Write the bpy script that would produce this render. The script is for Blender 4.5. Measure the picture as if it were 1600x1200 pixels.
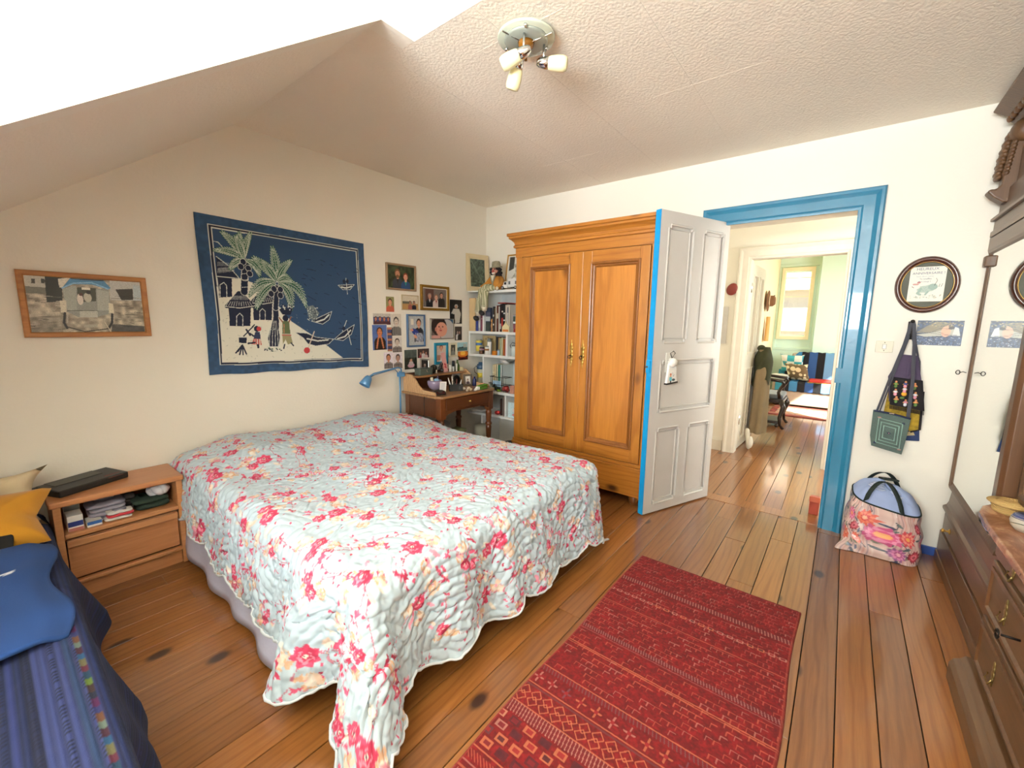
import bpy, bmesh, math, random
import numpy as np
from mathutils import Vector, Matrix

random.seed(7)
RNG = np.random.default_rng(7)
for o in list(bpy.data.objects):
    bpy.data.objects.remove(o, do_unlink=True)
SC = bpy.context.scene
COL = SC.collection
R = math.radians
PI = math.pi

# ------------------------------------------------------------------ camera
cam_d = bpy.data.cameras.new('camera')
cam_d.sensor_fit = 'HORIZONTAL'
cam_d.sensor_width = 36
cam_d.lens = 14.799
cam_d.clip_start = .02
cam = bpy.data.objects.new('camera', cam_d)
COL.objects.link(cam)
cam.matrix_world = Matrix(((0.61873, 0.10527, -0.77852, 0.0), (-0.78546, 0.10209, -0.61044, 0.0),
                           (0.01522, 0.98919, 0.14585, 1.4), (0, 0, 0, 1)))
SC.camera = cam

# ------------------------------------------------------------------ light
SC.view_settings.view_transform = 'Standard'
SC.view_settings.look = 'None'
SC.view_settings.gamma = 1
SC.view_settings.use_curve_mapping = False
SC.view_settings.exposure = -.36

SC.cycles.max_bounces = 14; SC.cycles.diffuse_bounces = 10

W = bpy.data.worlds.new('sky'); SC.world = W; W.use_nodes = True
wn = W.node_tree.nodes; wl = W.node_tree.links
sky = wn.new('ShaderNodeTexSky'); sky.sky_type = 'NISHITA'; sky.sun_disc = False
sky.sun_elevation = R(48); sky.sun_rotation = R(200); sky.dust_density = 1.5
bgn = wn['Background']; wl.new(sky.outputs[0], bgn.inputs[0]); bgn.inputs[1].default_value = .34


def lamp(name, kind, loc, rot, energy, color, size=None, size_y=None):
    d = bpy.data.lights.new(name, kind); d.energy = energy; d.color = color
    if kind == 'AREA':
        d.shape = 'RECTANGLE'; d.size = size; d.size_y = size_y
    o = bpy.data.objects.new(name, d); COL.objects.link(o)
    o.location = loc; o.rotation_euler = rot
    return o


sun = lamp('sun', 'SUN', (12, 2, 8), (0, 0, 0), 42, (1, .95, .87))
sun.data.angle = R(1)
sun.rotation_euler = Vector((.45, .66, -.60)).to_track_quat('-Z', 'Y').to_euler()
# daylight through the dormer window (behind and beside the camera)
lamp('daylight_dormer', 'AREA', (-2.55, .5, 1.7), (0, R(-154), 0), 930, (.95, .975, 1), 1.5, 1.8)
# daylight through the window of the far room
dfr = lamp('daylight_far_room', 'AREA', (10.7, .79, 3.7), (0, 0, 0), 90, (1, .96, .88), 1.6, 1.2)
dfr.rotation_euler = Vector((-2.2, 0, -3.0)).to_track_quat('-Z', 'Y').to_euler()


# added fill to brighten the far room, behind a made-up unseen window
lamp('added_fill_far_side', 'AREA', (7.4, -1.85, 1.6), (R(90), 0, 0), 150, (1, .98, .92), 1.6, 1.2)
# added light to brighten the hall, behind an unseen window put in for it
lamp('added_fill_hall', 'AREA', (4.4, -1.75, 1.6), (R(90), 0, 0), 120, (1, .98, .94), .8, 1.2)


# ------------------------------------------------------------------ colours
def lin(c):
    if isinstance(c, str):
        c = [int(c[i:i + 2], 16) / 255 for i in (0, 2, 4)]
    elif max(c) > 1.0:
        c = [x / 255 for x in c]
    return tuple(x / 12.92 if x <= .04045 else ((x + .055) / 1.055) ** 2.4 for x in c[:3])


def lin_np(a):
    a = np.clip(a, 0, 1)
    return np.where(a <= .04045, a / 12.92, ((a + .055) / 1.055) ** 2.4)


# ------------------------------------------------------------------ materials
MATS = {}


def new_mat(name):
    m = bpy.data.materials.new(name); m.use_nodes = True
    return m, m.node_tree.nodes, m.node_tree.links, m.node_tree.nodes['Principled BSDF']


def mix_rgb(n, l, fac, a, b, mode='MIX'):
    x = n.new('ShaderNodeMix'); x.data_type = 'RGBA'; x.blend_type = mode
    for i, v in ((0, fac), (6, a), (7, b)):
        if hasattr(v, 'is_output'):
            l.new(v, x.inputs[i])
        elif i == 0:
            x.inputs[0].default_value = v
        else:
            x.inputs[i].default_value = (*lin(v), 1)
    return x.outputs[2]


def noise(n, l, scale, detail=3, vec=None, stretch=None, rough=.5, dist=0):
    t = n.new('ShaderNodeTexNoise'); t.inputs['Scale'].default_value = scale
    t.inputs['Detail'].default_value = detail; t.inputs['Roughness'].default_value = rough
    t.inputs['Distortion'].default_value = dist
    if vec is None:
        vec = n.new('ShaderNodeTexCoord').outputs['Object']
    if stretch:
        mp = n.new('ShaderNodeMapping'); mp.inputs['Scale'].default_value = stretch
        l.new(vec, mp.inputs[0]); vec = mp.outputs[0]
    l.new(vec, t.inputs['Vector'])
    return t.outputs['Fac']


def bump(n, l, b, h, strength=.3, dist=.002):
    x = n.new('ShaderNodeBump'); x.inputs['Strength'].default_value = strength
    x.inputs['Distance'].default_value = dist
    l.new(h, x.inputs['Height']); l.new(x.outputs[0], b.inputs['Normal'])


def mat(name, c, rough=.6, metal=0, var=.12, scale=14, bmp=0, bscale=60, coat=0, trans=0, emit=0, sheen=0, bdist=.002):
    if name in MATS:
        return MATS[name]
    m, n, l, b = new_mat(name)
    dark = [x * (1 - var) for x in (lin_s(c))]
    ramp = noise(n, l, scale)
    l.new(mix_rgb(n, l, ramp, dark, lin_s(c)), b.inputs['Base Color'])
    b.inputs['Roughness'].default_value = rough; b.inputs['Metallic'].default_value = metal
    b.inputs['Coat Weight'].default_value = coat
    b.inputs['Transmission Weight'].default_value = trans
    b.inputs['Sheen Weight'].default_value = sheen
    if emit:
        b.inputs['Emission Color'].default_value = (*lin(c), 1); b.inputs['Emission Strength'].default_value = emit
    if bmp:
        bump(n, l, b, noise(n, l, bscale, 4), bmp, bdist)
    MATS[name] = m
    return m


def lin_s(c):
    if isinstance(c, str):
        return [int(c[i:i + 2], 16) / 255 for i in (0, 2, 4)]
    return [x / 255 for x in c] if max(c) > 1 else list(c)


def wood(name, c1, c2, axis='x', scale=1.0, rough=.45, coat=.15, knots=0, rand=False, bmp=.15, ring=True):
    if name in MATS:
        return MATS[name]
    m, n, l, b = new_mat(name)
    tc = n.new('ShaderNodeTexCoord').outputs['Object']
    if rand:
        oi = n.new('ShaderNodeObjectInfo')
        ad = n.new('ShaderNodeVectorMath'); ad.operation = 'MULTIPLY_ADD'
        cb = n.new('ShaderNodeCombineXYZ')
        for k in range(3):
            l.new(oi.outputs['Random'], cb.inputs[k])
        l.new(cb.outputs[0], ad.inputs[0]); ad.inputs[1].default_value = (37, 53, 11); l.new(tc, ad.inputs[2])
        tc = ad.outputs[0]
    lo, hi = .7 * scale, 14 * scale
    st = {'x': (lo, hi, hi), 'y': (hi, lo, hi), 'z': (hi, hi, lo)}[axis]
    f1 = noise(n, l, 1.6, 5, tc, st, .6, .6)
    fine = noise(n, l, 9, 4, tc, tuple(s * .9 for s in st), .7)
    base = mix_rgb(n, l, f1, c1, c2)
    r1 = n.new('ShaderNodeValToRGB'); r1.color_ramp.elements[0].position = .32; r1.color_ramp.elements[1].position = .68
    r1.color_ramp.elements[0].color = (.72, .66, .6, 1); r1.color_ramp.elements[1].color = (1.08, 1.06, 1.04, 1)
    l.new(fine, r1.inputs[0])
    out = mix_rgb(n, l, .55, base, r1.outputs[0], 'MULTIPLY')
    if ring:
        wv = n.new('ShaderNodeTexWave'); wv.wave_type = 'BANDS'; wv.bands_direction = {'x': 'Y', 'y': 'Z', 'z': 'X'}[axis]
        wv.inputs['Scale'].default_value = 9 * scale; wv.inputs['Distortion'].default_value = 9
        wv.inputs['Detail'].default_value = 2; wv.inputs['Detail Scale'].default_value = .7
        mp = n.new('ShaderNodeMapping'); mp.inputs['Scale'].default_value = {'x': (.22, 1, 1), 'y': (1, .22, 1), 'z': (1, 1, .22)}[axis]
        l.new(tc, mp.inputs[0]); l.new(mp.outputs[0], wv.inputs['Vector'])
        r2 = n.new('ShaderNodeValToRGB'); r2.color_ramp.elements[0].color = (.62, .5, .4, 1); r2.color_ramp.elements[1].color = (1, 1, 1, 1)
        r2.color_ramp.elements[0].position = .0; r2.color_ramp.elements[1].position = .35
        l.new(wv.outputs['Fac'], r2.inputs[0])
        out = mix_rgb(n, l, .45, out, r2.outputs[0], 'MULTIPLY')
    if rand:
        hs = n.new('ShaderNodeHueSaturation')
        mr = n.new('ShaderNodeMapRange'); mr.inputs[3].default_value = .78; mr.inputs[4].default_value = 1.15
        l.new(oi.outputs['Random'], mr.inputs[0]); l.new(mr.outputs[0], hs.inputs['Value']); l.new(out, hs.inputs['Color'])
        out = hs.outputs[0]
    if knots:
        vo = n.new('ShaderNodeTexVoronoi'); vo.inputs['Scale'].default_value = knots; vo.voronoi_dimensions = '2D' if rand else '3D'
        mp = n.new('ShaderNodeMapping')
        mp.inputs['Scale'].default_value = {'x': (.55, 1, 1), 'y': (1, .55, 1), 'z': (1, 1, .55)}[axis]
        l.new(tc, mp.inputs[0]); l.new(mp.outputs[0], vo.inputs['Vector'])
        r3 = n.new('ShaderNodeValToRGB'); r3.color_ramp.elements[0].position = .04; r3.color_ramp.elements[1].position = .075 if rand else .13
        r3.color_ramp.elements[0].color = (1, 1, 1, 1); r3.color_ramp.elements[1].color = (0, 0, 0, 1)
        l.new(vo.outputs['Distance'], r3.inputs[0])
        out = mix_rgb(n, l, r3.outputs[0], out, [x * f_ for x, f_ in zip(lin_s(c1), (.42, .32, .25))])
    l.new(out, b.inputs['Base Color'])
    b.inputs['Roughness'].default_value = rough; b.inputs['Coat Weight'].default_value = coat
    b.inputs['Coat Roughness'].default_value = .1 if rand else .2
    if bmp:
        bump(n, l, b, fine, bmp, .0015)
    MATS[name] = m
    return m


def painted(name, rough=.8, coat=0, bmp=0, bscale=300, sheen=0):
    """colour comes from the point colours of the mesh"""
    if name in MATS:
        return MATS[name]
    m, n, l, b = new_mat(name)
    a = n.new('ShaderNodeVertexColor'); a.layer_name = 'paint'
    l.new(a.outputs[0], b.inputs['Base Color'])
    b.inputs['Roughness'].default_value = rough; b.inputs['Coat Weight'].default_value = coat
    b.inputs['Sheen Weight'].default_value = sheen
    if bmp:
        bump(n, l, b, noise(n, l, bscale, 3), bmp, .002)
    MATS[name] = m
    return m


def glass_mat(name, tint='ffffff', rough=0):
    """thin window pane: lets light straight through, mirrors a little"""
    if name in MATS:
        return MATS[name]
    m, n, l, b = new_mat(name)
    tr = n.new('ShaderNodeBsdfTransparent'); gl = n.new('ShaderNodeBsdfGlossy'); mx = n.new('ShaderNodeMixShader')
    gl.inputs['Roughness'].default_value = .02
    tr.inputs[0].default_value = (.97, .98, .97, 1); mx.inputs[0].default_value = .06
    l.new(tr.outputs[0], mx.inputs[1]); l.new(gl.outputs[0], mx.inputs[2])
    l.new(mx.outputs[0], n['Material Output'].inputs['Surface'])
    MATS[name] = m
    return m


# ------------------------------------------------------------------ meshes
ROOTS = {}


def inv_of(o):
    p = o
    while p.parent:
        p = p.parent
    return ROOTS.get(p.name)


def link_mesh(name, me, parent=None):
    o = bpy.data.objects.new(name, me); COL.objects.link(o)
    if parent:
        o.parent = parent
    return o


class MB:
    """collects simple shapes; build() links them as one mesh object. Coordinates are world coordinates
    unless the thing was made with local=True."""

    def __init__(s):
        s.v = []; s.f = []

    def add(s, vs, fs):
        k = len(s.v); s.v += [tuple(v) for v in vs]; s.f += [tuple(i + k for i in f) for f in fs]; return s

    def box(s, x0, x1, y0, y1, z0, z1):
        v = [(x, y, z) for z in (z0, z1) for y in (y0, y1) for x in (x0, x1)]
        return s.add(v, [(0, 2, 3, 1), (4, 5, 7, 6), (0, 1, 5, 4), (2, 6, 7, 3), (0, 4, 6, 2), (1, 3, 7, 5)])

    def obox(s, M, sx, sy, sz):
        v = [M @ Vector((x * sx / 2, y * sy / 2, z * sz / 2)) for z in (-1, 1) for y in (-1, 1) for x in (-1, 1)]
        return s.add(v, [(0, 2, 3, 1), (4, 5, 7, 6), (0, 1, 5, 4), (2, 6, 7, 3), (0, 4, 6, 2), (1, 3, 7, 5)])

    def prism(s, poly, axis, a, b):
        n = len(poly)
        def P(p, t):
            return {'x': (t, p[0], p[1]), 'y': (p[0], t, p[1]), 'z': (p[0], p[1], t)}[axis]
        v = [P(p, a) for p in poly] + [P(p, b) for p in poly]
        f = [tuple(range(n))[::-1], tuple(range(n, 2 * n))] + [(i, (i + 1) % n, n + (i + 1) % n, n + i) for i in range(n)]
        return s.add(v, f)

    def lathe(s, prof, c=(0, 0, 0), n=16, M=None, sx=1, sy=1):
        vs = []; fs = []; m = len(prof)
        for r, z in prof:
            for k in range(n):
                a = 2 * PI * k / n
                p = Vector((r * math.cos(a) * sx, r * math.sin(a) * sy, z))
                if M is not None:
                    p = M @ p
                vs.append(p + Vector(c))
        for j in range(m - 1):
            for k in range(n):
                fs.append((j * n + k, j * n + (k + 1) % n, (j + 1) * n + (k + 1) % n, (j + 1) * n + k))
        if prof[0][0] > 1e-5:
            fs.append(tuple(range(n))[::-1])
        if prof[-1][0] > 1e-5:
            fs.append(tuple(range((m - 1) * n, m * n)))
        return s.add(vs, fs)

    def tube(s, path, r, n=8, closed=False):
        path = [Vector(p) for p in path]; m = len(path)
        rr = r if isinstance(r, (list, tuple)) else [r] * m
        vs = []; fs = []
        for i, p in enumerate(path):
            if closed:
                t = path[(i + 1) % m] - path[i - 1]
            else:
                t = path[min(i + 1, m - 1)] - path[max(i - 1, 0)]
            t.normalize()
            a = Vector((0, 0, 1)) if abs(t.z) < .9 else Vector((1, 0, 0))
            u = t.cross(a).normalized(); w = t.cross(u)
            for k in range(n):
                q = 2 * PI * k / n
                vs.append(p + (u * math.cos(q) + w * math.sin(q)) * rr[i])
        for i in range(m if closed else m - 1):
            j = (i + 1) % m
            for k in range(n):
                fs.append((i * n + k, i * n + (k + 1) % n, j * n + (k + 1) % n, j * n + k))
        if not closed:
            fs += [tuple(range(n))[::-1], tuple(range((m - 1) * n, m * n))]
        return s.add(vs, fs)

    def ell(s, c, r, nu=14, nv=9, M=None, jit=0):
        rx, ry, rz = r if isinstance(r, (tuple, list)) else (r, r, r)
        vs = []; fs = []
        for j in range(1, nv):
            t = PI * j / nv
            for k in range(nu):
                a = 2 * PI * k / nu
                q = 1 + (random.uniform(-jit, jit) if jit else 0)
                p = Vector((rx * math.sin(t) * math.cos(a), ry * math.sin(t) * math.sin(a), rz * math.cos(t))) * q
                vs.append((M @ p if M is not None else p) + Vector(c))
        for e in (1, -1):
            p = Vector((0, 0, rz * e)); vs.append((M @ p if M is not None else p) + Vector(c))
        m = nv - 1
        for j in range(m - 1):
            for k in range(nu):
                fs.append((j * nu + k, (j + 1) * nu + k, (j + 1) * nu + (k + 1) % nu, j * nu + (k + 1) % nu))
        for k in range(nu):
            fs.append((m * nu, k, (k + 1) % nu))
            fs.append((m * nu + 1, (m - 1) * nu + (k + 1) % nu, (m - 1) * nu + k))
        return s.add(vs, fs)

    def rings(s, O, u, v, n, W, H, prof):
        """rectangular loops: prof = (inset, height) pairs; makes frames and mouldings"""
        O, u, v, n = map(Vector, (O, u, v, n)); k = len(prof); vs = []; fs = []
        for ins, h in prof:
            for a, b in ((ins, ins), (W - ins, ins), (W - ins, H - ins), (ins, H - ins)):
                vs.append(O + u * a + v * b + n * h)
        for j in range(k - 1):
            for q in range(4):
                fs.append((j * 4 + q, j * 4 + (q + 1) % 4, (j + 1) * 4 + (q + 1) % 4, (j + 1) * 4 + q))
        return s.add(vs, fs)

    def grid(s, fn, nu, nv, closed_u=False):
        vs = [fn(i / (nu - (0 if closed_u else 1)), j / (nv - 1)) for j in range(nv) for i in range(nu)]
        fs = []
        for j in range(nv - 1):
            for i in range(nu if closed_u else nu - 1):
                k = (i + 1) % nu
                fs.append((j * nu + i, j * nu + k, (j + 1) * nu + k, (j + 1) * nu + i))
        return s.add(vs, fs)

    def build(s, name, m, parent=None, smooth=False, bev=0, seg=2, sub=0, solid=0):
        me = bpy.data.meshes.new(name)
        vs = s.v
        if parent is not None:
            M = inv_of(parent)
            if M is not None:
                vs = [M @ Vector(v) for v in vs]
        me.from_pydata(vs, [], s.f)
        bm = bmesh.new(); bm.from_mesh(me)
        bmesh.ops.recalc_face_normals(bm, faces=bm.faces); bm.to_mesh(me); bm.free()
        me.materials.append(m)
        if smooth:
            me.polygons.foreach_set('use_smooth', [True] * len(me.polygons))
        o = link_mesh(name, me, parent)
        if solid:
            md = o.modifiers.new('thick', 'SOLIDIFY'); md.thickness = solid; md.offset = -1
        if bev:
            md = o.modifiers.new('edge', 'BEVEL'); md.width = bev; md.segments = seg; md.limit_method = 'ANGLE'; md.angle_limit = R(40)
        if sub:
            md = o.modifiers.new('sub', 'SUBSURF'); md.levels = sub; md.render_levels = sub
        return o


def tag(o, label=None, cat=None, group=None, kind=None):
    if label:
        o['label'] = label
    if cat:
        o['category'] = cat
    if group:
        o['group'] = group
    if kind:
        o['kind'] = kind
    return o


def thing(name, label, cat, loc=(0, 0, 0), rotz=0, group=None, local=False, M=None):
    o = bpy.data.objects.new(name, None); COL.objects.link(o)
    o.empty_display_size = .1
    if M is None:
        M = Matrix.Translation(loc) @ Matrix.Rotation(rotz, 4, 'Z')
    o.matrix_world = M
    if not local:
        ROOTS[o.name] = M.inverted()
    return tag(o, label, cat, group)


def struct(o):
    o['kind'] = 'structure'; return o


def rotm(axis, deg):
    return Matrix.Rotation(R(deg), 4, axis)


# ------------------------------------------------------------------ painter (flat print on real surfaces)
class Canvas:
    """rows from the bottom up; coordinates 0..1; colours are print colours (sRGB)"""

    def __init__(s, w, h, bg):
        s.w, s.h = w, h
        s.a = np.empty((h, w, 3)); s.a[:] = lin_s(bg)
        X, Y = np.meshgrid((np.arange(w) + .5) / w, (np.arange(h) + .5) / h)
        s.X, s.Y = X, Y; s.asp = w / h

    def put(s, mask, c, op=1):
        s.a[mask] = s.a[mask] * (1 - op) + np.array(lin_s(c)) * op; return s

    def _win(s, x0, x1, y0, y1):
        return (slice(max(0, int(y0 * s.h) - 1), max(0, min(s.h, int(y1 * s.h) + 2))),
                slice(max(0, int(x0 * s.w) - 1), max(0, min(s.w, int(x1 * s.w) + 2))))

    def _putw(s, w, m, c, op):
        sub = s.a[w]; sub[m] = sub[m] * (1 - op) + np.array(lin_s(c)) * op

    def poly(s, pts, c, op=1):
        xs = [p[0] for p in pts]; ys = [p[1] for p in pts]
        w = s._win(min(xs), max(xs), min(ys), max(ys)); X, Y = s.X[w], s.Y[w]
        if X.size == 0:
            return s
        ins = np.zeros(X.shape, bool); n = len(pts)
        for i in range(n):
            (x0, y0), (x1, y1) = pts[i], pts[(i + 1) % n]
            if y0 == y1:
                continue
            ins ^= ((y0 > Y) != (y1 > Y)) & (X < (x1 - x0) * (Y - y0) / (y1 - y0) + x0)
        s._putw(w, ins, c, op); return s

    def rect(s, x0, x1, y0, y1, c, op=1):
        return s.poly([(x0, y0), (x1, y0), (x1, y1), (x0, y1)], c, op)

    def ell(s, cx, cy, rx, ry, c, op=1, rot=0, jag=0, ph=0, nl=7):
        m = max(rx, ry * 1.0 / 1) * 1.5 + .001
        w = s._win(cx - m, cx + m, cy - m * s.asp, cy + m * s.asp); X, Y = s.X[w] - cx, (s.Y[w] - cy) / s.asp
        if X.size == 0:
            return s
        ry = ry / 1
        ca, sa = math.cos(rot), math.sin(rot)
        u = (X * ca + Y * sa) / rx; v = (-X * sa + Y * ca) / ry
        rr = np.sqrt(u * u + v * v)
        if jag:
            rr = rr / (1 + jag * np.sin(np.arctan2(v, u) * nl + ph))
        s._putw(w, rr < 1, c, op); return s

    def line(s, pts, wd, c, op=1):
        for (x0, y0), (x1, y1) in zip(pts[:-1], pts[1:]):
            w = s._win(min(x0, x1) - wd, max(x0, x1) + wd, min(y0, y1) - wd * s.asp, max(y0, y1) + wd * s.asp)
            X, Y = s.X[w], s.Y[w] / s.asp
            if X.size == 0:
                continue
            ya, yb = y0 / s.asp, y1 / s.asp
            dx, dy = x1 - x0, yb - ya; L = dx * dx + dy * dy + 1e-12
            t = np.clip(((X - x0) * dx + (Y - ya) * dy) / L, 0, 1)
            d = np.hypot(X - x0 - t * dx, Y - ya - t * dy)
            s._putw(w, d < wd / 2, c, op)
        return s

    def grain(s, amp, rng=RNG):
        s.a *= 1 + rng.normal(0, amp, s.a.shape[:2])[..., None]; s.a = np.clip(s.a, 0, 1); return s


def vnoise(w, h, cells, rng=RNG, asp=None):
    """smooth value noise 0..1 of shape (h, w)"""
    ny = max(2, int(cells * h / w)); g = rng.random((ny + 2, cells + 2))
    x = np.linspace(0, cells, w); y = np.linspace(0, ny, h)
    xi = x.astype(int); yi = y.astype(int); fx = x - xi; fy = y - yi
    fx = fx * fx * (3 - 2 * fx); fy = (fy * fy * (3 - 2 * fy))[:, None]
    a = g[np.ix_(yi, xi)]; b = g[np.ix_(yi, xi + 1)]; c = g[np.ix_(yi + 1, xi)]; d = g[np.ix_(yi + 1, xi + 1)]
    return (a * (1 - fx) + b * fx) * (1 - fy) + (c * (1 - fx) + d * fx) * fy


def grid_mesh(name, P, colors=None, m=None, parent=None, smooth=True, close_u=False):
    """P: (h, w, 3) world points"""
    h, w = P.shape[:2]
    if parent is not None:
        M = inv_of(parent)
        if M is not None:
            A = np.array(M); P = P @ A[:3, :3].T + A[:3, 3]
    me = bpy.data.meshes.new(name)
    nf = (h - 1) * (w - 1)
    me.vertices.add(h * w); me.vertices.foreach_set('co', P.astype(np.float32).ravel())
    i = (np.arange(h - 1)[:, None] * w + np.arange(w - 1)[None]).ravel()
    q = np.stack([i, i + 1, i + 1 + w, i + w], 1)
    me.loops.add(nf * 4); me.loops.foreach_set('vertex_index', q.ravel().astype(np.int32))
    me.polygons.add(nf); me.polygons.foreach_set('loop_start', (np.arange(nf) * 4).astype(np.int32))
    if smooth:
        me.polygons.foreach_set('use_smooth', np.ones(nf, bool))
    me.update(calc_edges=True)
    if colors is not None:
        at = me.color_attributes.new('paint', 'FLOAT_COLOR', 'POINT')
        c = np.ones((h * w, 4), np.float32); c[:, :3] = lin_np(colors).reshape(-1, 3); at.data.foreach_set('color', c.ravel())
    me.materials.append(m)
    return link_mesh(name, me, parent)


def print_on(name, cv, O, u, v, W, H, parent, m=None):
    """a flat printed sheet: O corner (bottom left), u and v unit directions"""
    O, u, v = (np.array(q, float) for q in (O, u, v))
    X = np.linspace(0, W, cv.w)[None, :, None]; Y = np.linspace(0, H, cv.h)[:, None, None]
    return grid_mesh(name, O + X * u + Y * v, cv.a, m or painted('photo_print', .35), parent)


def text_mesh(name, s, size, m, M, parent, extrude=.0004, align='CENTER'):
    cu = bpy.data.curves.new(name, 'FONT'); cu.body = s; cu.size = size; cu.align_x = align; cu.extrude = extrude
    tmp = bpy.data.objects.new(name + '_tmp', cu); COL.objects.link(tmp)
    dg = bpy.context.evaluated_depsgraph_get(); dg.update()
    me = bpy.data.meshes.new_from_object(tmp.evaluated_get(dg))
    bpy.data.objects.remove(tmp, do_unlink=True)
    inv = inv_of(parent) if parent else None
    me.transform((inv @ M) if inv is not None else M)
    me.materials.clear(); me.materials.append(m); me.name = name
    return link_mesh(name, me, parent)


def basis(O, u, v):
    O, u, v = Vector(O), Vector(u), Vector(v); n = u.cross(v)
    return Matrix(((u.x, v.x, n.x, O.x), (u.y, v.y, n.y, O.y), (u.z, v.z, n.z, O.z), (0, 0, 0, 1)))

# ================================================================== SETTING
YA, XB, YC, ZC = 3.175, 3.555, -1.05, 2.61


def wall_mat(name, c, bs=.18, sc=70):
    m, n, l, b = new_mat(name)
    f = noise(n, l, 1.3, 3); g = noise(n, l, sc, 4)
    l.new(mix_rgb(n, l, f, [x * .965 for x in lin_s(c)], c), b.inputs['Base Color'])
    b.inputs['Roughness'].default_value = .85
    bump(n, l, b, g, bs, .004)
    return m


m_wall = wall_mat('white_wall_paint', 'e6e2d6')
m_ceil = wall_mat('ceiling_paper', 'efe8da', .8, 75)
m_cheek = wall_mat('dormer_paint', 'efebdf', .35, 30)
m_mint = wall_mat('mint_wall_paint', 'd4ece2', .1)
m_trimw = mat('cream_gloss_paint', 'd9d2c4', .4, var=.06, bmp=.12, bscale=40)
m_blue = mat('blue_gloss_paint', '1c769a', .3, var=.14, scale=6, bmp=.3, bscale=45, coat=.3)
m_leafblue = mat('bright_blue_edge_paint', '1295d6', .35, var=.08)
m_leaf = mat('grey_white_door_paint', 'c6c2bc', .42, var=.06, scale=5, bmp=.15, bscale=50)
m_dark = mat('dark_gap', '120d09', .9, var=.0)

# floor: a slab with single planks on it
floor = struct(MB().box(-2.45, 9.6, -1.6, 3.25, -.06, -.012).build('floor', m_dark))
m_plank = wood('pine_planks', '7e4a24', 'a06c38', 'x', 1.0, .3, .75, knots=2.5, rand=True, bmp=.12)
PY = [.011 + .1215 * k for k in range(-13, 27)]
rj = random.Random(11)
for y in PY:
    if y > YA - .01:
        continue
    y0, y1 = y + .0018, min(y + .1197, YA)
    xe = 9.45 if y < 1.0 else (5.1 if y < 1.6 else 3.6)
    x = -2.3 + rj.uniform(-1.2, 0)
    while x < xe:
        x1 = x + rj.uniform(2.2, 4.2)
        if xe - x1 < .7:
            x1 = xe
        a, b = max(x, -2.3) + .0008, min(x1, xe) - .0008
        if b > a:
            z = rj.uniform(-.0012, .0006)
            MB().box(a, b, y0, y1, -.012, z).build('plank', m_plank, floor, bev=.0009, seg=1)
        x = x1

# bedroom walls
struct(MB().box(-1.5, 3.70, YA, YA + .14, -.05, 3.0).build('wall_left', m_wall))
wf = MB()
wf.box(XB, XB + .145, .82, YA, -.05, 2.75)
wf.box(XB, XB + .145, .015, .82, 2.136, 2.75)
wf.box(XB, XB + .145, -1.6, .015, -.05, 2.75)
struct(wf.build('wall_front', m_wall))
struct(MB().box(-1.5, XB, YC - .12, YC, -.05, 2.75).build('wall_right', m_wall))
# knee wall and dormer front with its window opening
kb = MB()
kb.box(-1.5, -1.4, 1.62, YA, -.05, .85); kb.box(-1.5, -1.4, YC, -.6, -.05, .85)
kb.box(-2.4, -2.3, -.6, -.4, -.05, 3.0); kb.box(-2.4, -2.3, 1.4, 1.62, -.05, 3.0)
kb.box(-2.4, -2.3, -.4, 1.4, -.05, .95); kb.box(-2.4, -2.3, -.4, 1.4, 2.5, 3.0)
struct(kb.build('wall_back', m_wall))
# ceiling: flat part, slopes on both sides of the dormer, dormer head
ce = MB()
ce.box(1.33, XB + .01, YC, YA + .05, ZC, ZC + .08)
ce.box(1.16, 1.33, 1.62, YA + .05, ZC, ZC + .08); ce.box(1.16, 1.33, YC, -.6, ZC, ZC + .08)
struct(ce.build('ceiling', m_ceil))
sl = [(1.16, ZC), (1.16, ZC + .09), (-1.5, .785), (-1.5, .695)]
struct(MB().prism(sl, 'y', 1.62, YA + .05).build('ceiling_slope', m_ceil))
struct(MB().prism(sl, 'y', YC, -.6).build('ceiling_slope', m_ceil))
ck = [(1.33, ZC - .001), (1.16, ZC - .001), (-1.5, .694), (-1.5, -.05), (-2.4, -.05), (-2.4, 3.0), (.98, 3.0), (.98, 2.96)]
struct(MB().prism(ck, 'y', 1.615, 1.70).build('wall_dormer_cheek', m_cheek))
struct(MB().prism(ck, 'y', -.68, -.6).build('wall_dormer_cheek', m_cheek))
dh = MB().prism([(1.33, ZC), (1.36, ZC + .06), (1.0, 3.02), (-2.4, 3.02), (-2.4, 2.95), (.98, 2.95)], 'y', -.6, 1.62)
struct(dh.build('ceiling_dormer', m_cheek))
# dormer window
wd = struct(MB().rings((-2.32, 1.4, .95), (0, -1, 0), (0, 0, 1), (1, 0, 0), 1.8, 1.55, [(0, 0), (0, .05), (.06, .05), (.06, 0), (0, 0)]).build('window_1', m_trimw))
MB().box(-2.31, -2.28, .48, .52, 1.0, 2.45).build('mullion', m_trimw, wd)
MB().box(-2.302, -2.298, -.35, .49, 1.0, 2.45).build('pane', glass_mat('window_glass'), wd)
MB().box(-2.302, -2.298, .51, 1.35, 1.0, 2.45).build('pane', glass_mat('window_glass'), wd)

# wallpaper joints on the ceiling: thin raised seams
sm = MB()
for k in range(5):
    y = -.6 + .53 * k + .28
    sm.box(1.34, XB, y, y + .004, ZC - .0007, ZC + .001)
for (x, y0, y1) in ((1.55, .99, 1.5), (2.4, .4, .95), (2.9, 1.5, 2.0)):
    sm.box(x, x + .004, y0, y1, ZC - .0007, ZC + .001)
struct(sm.build('trim_1', m_ceil))

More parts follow.
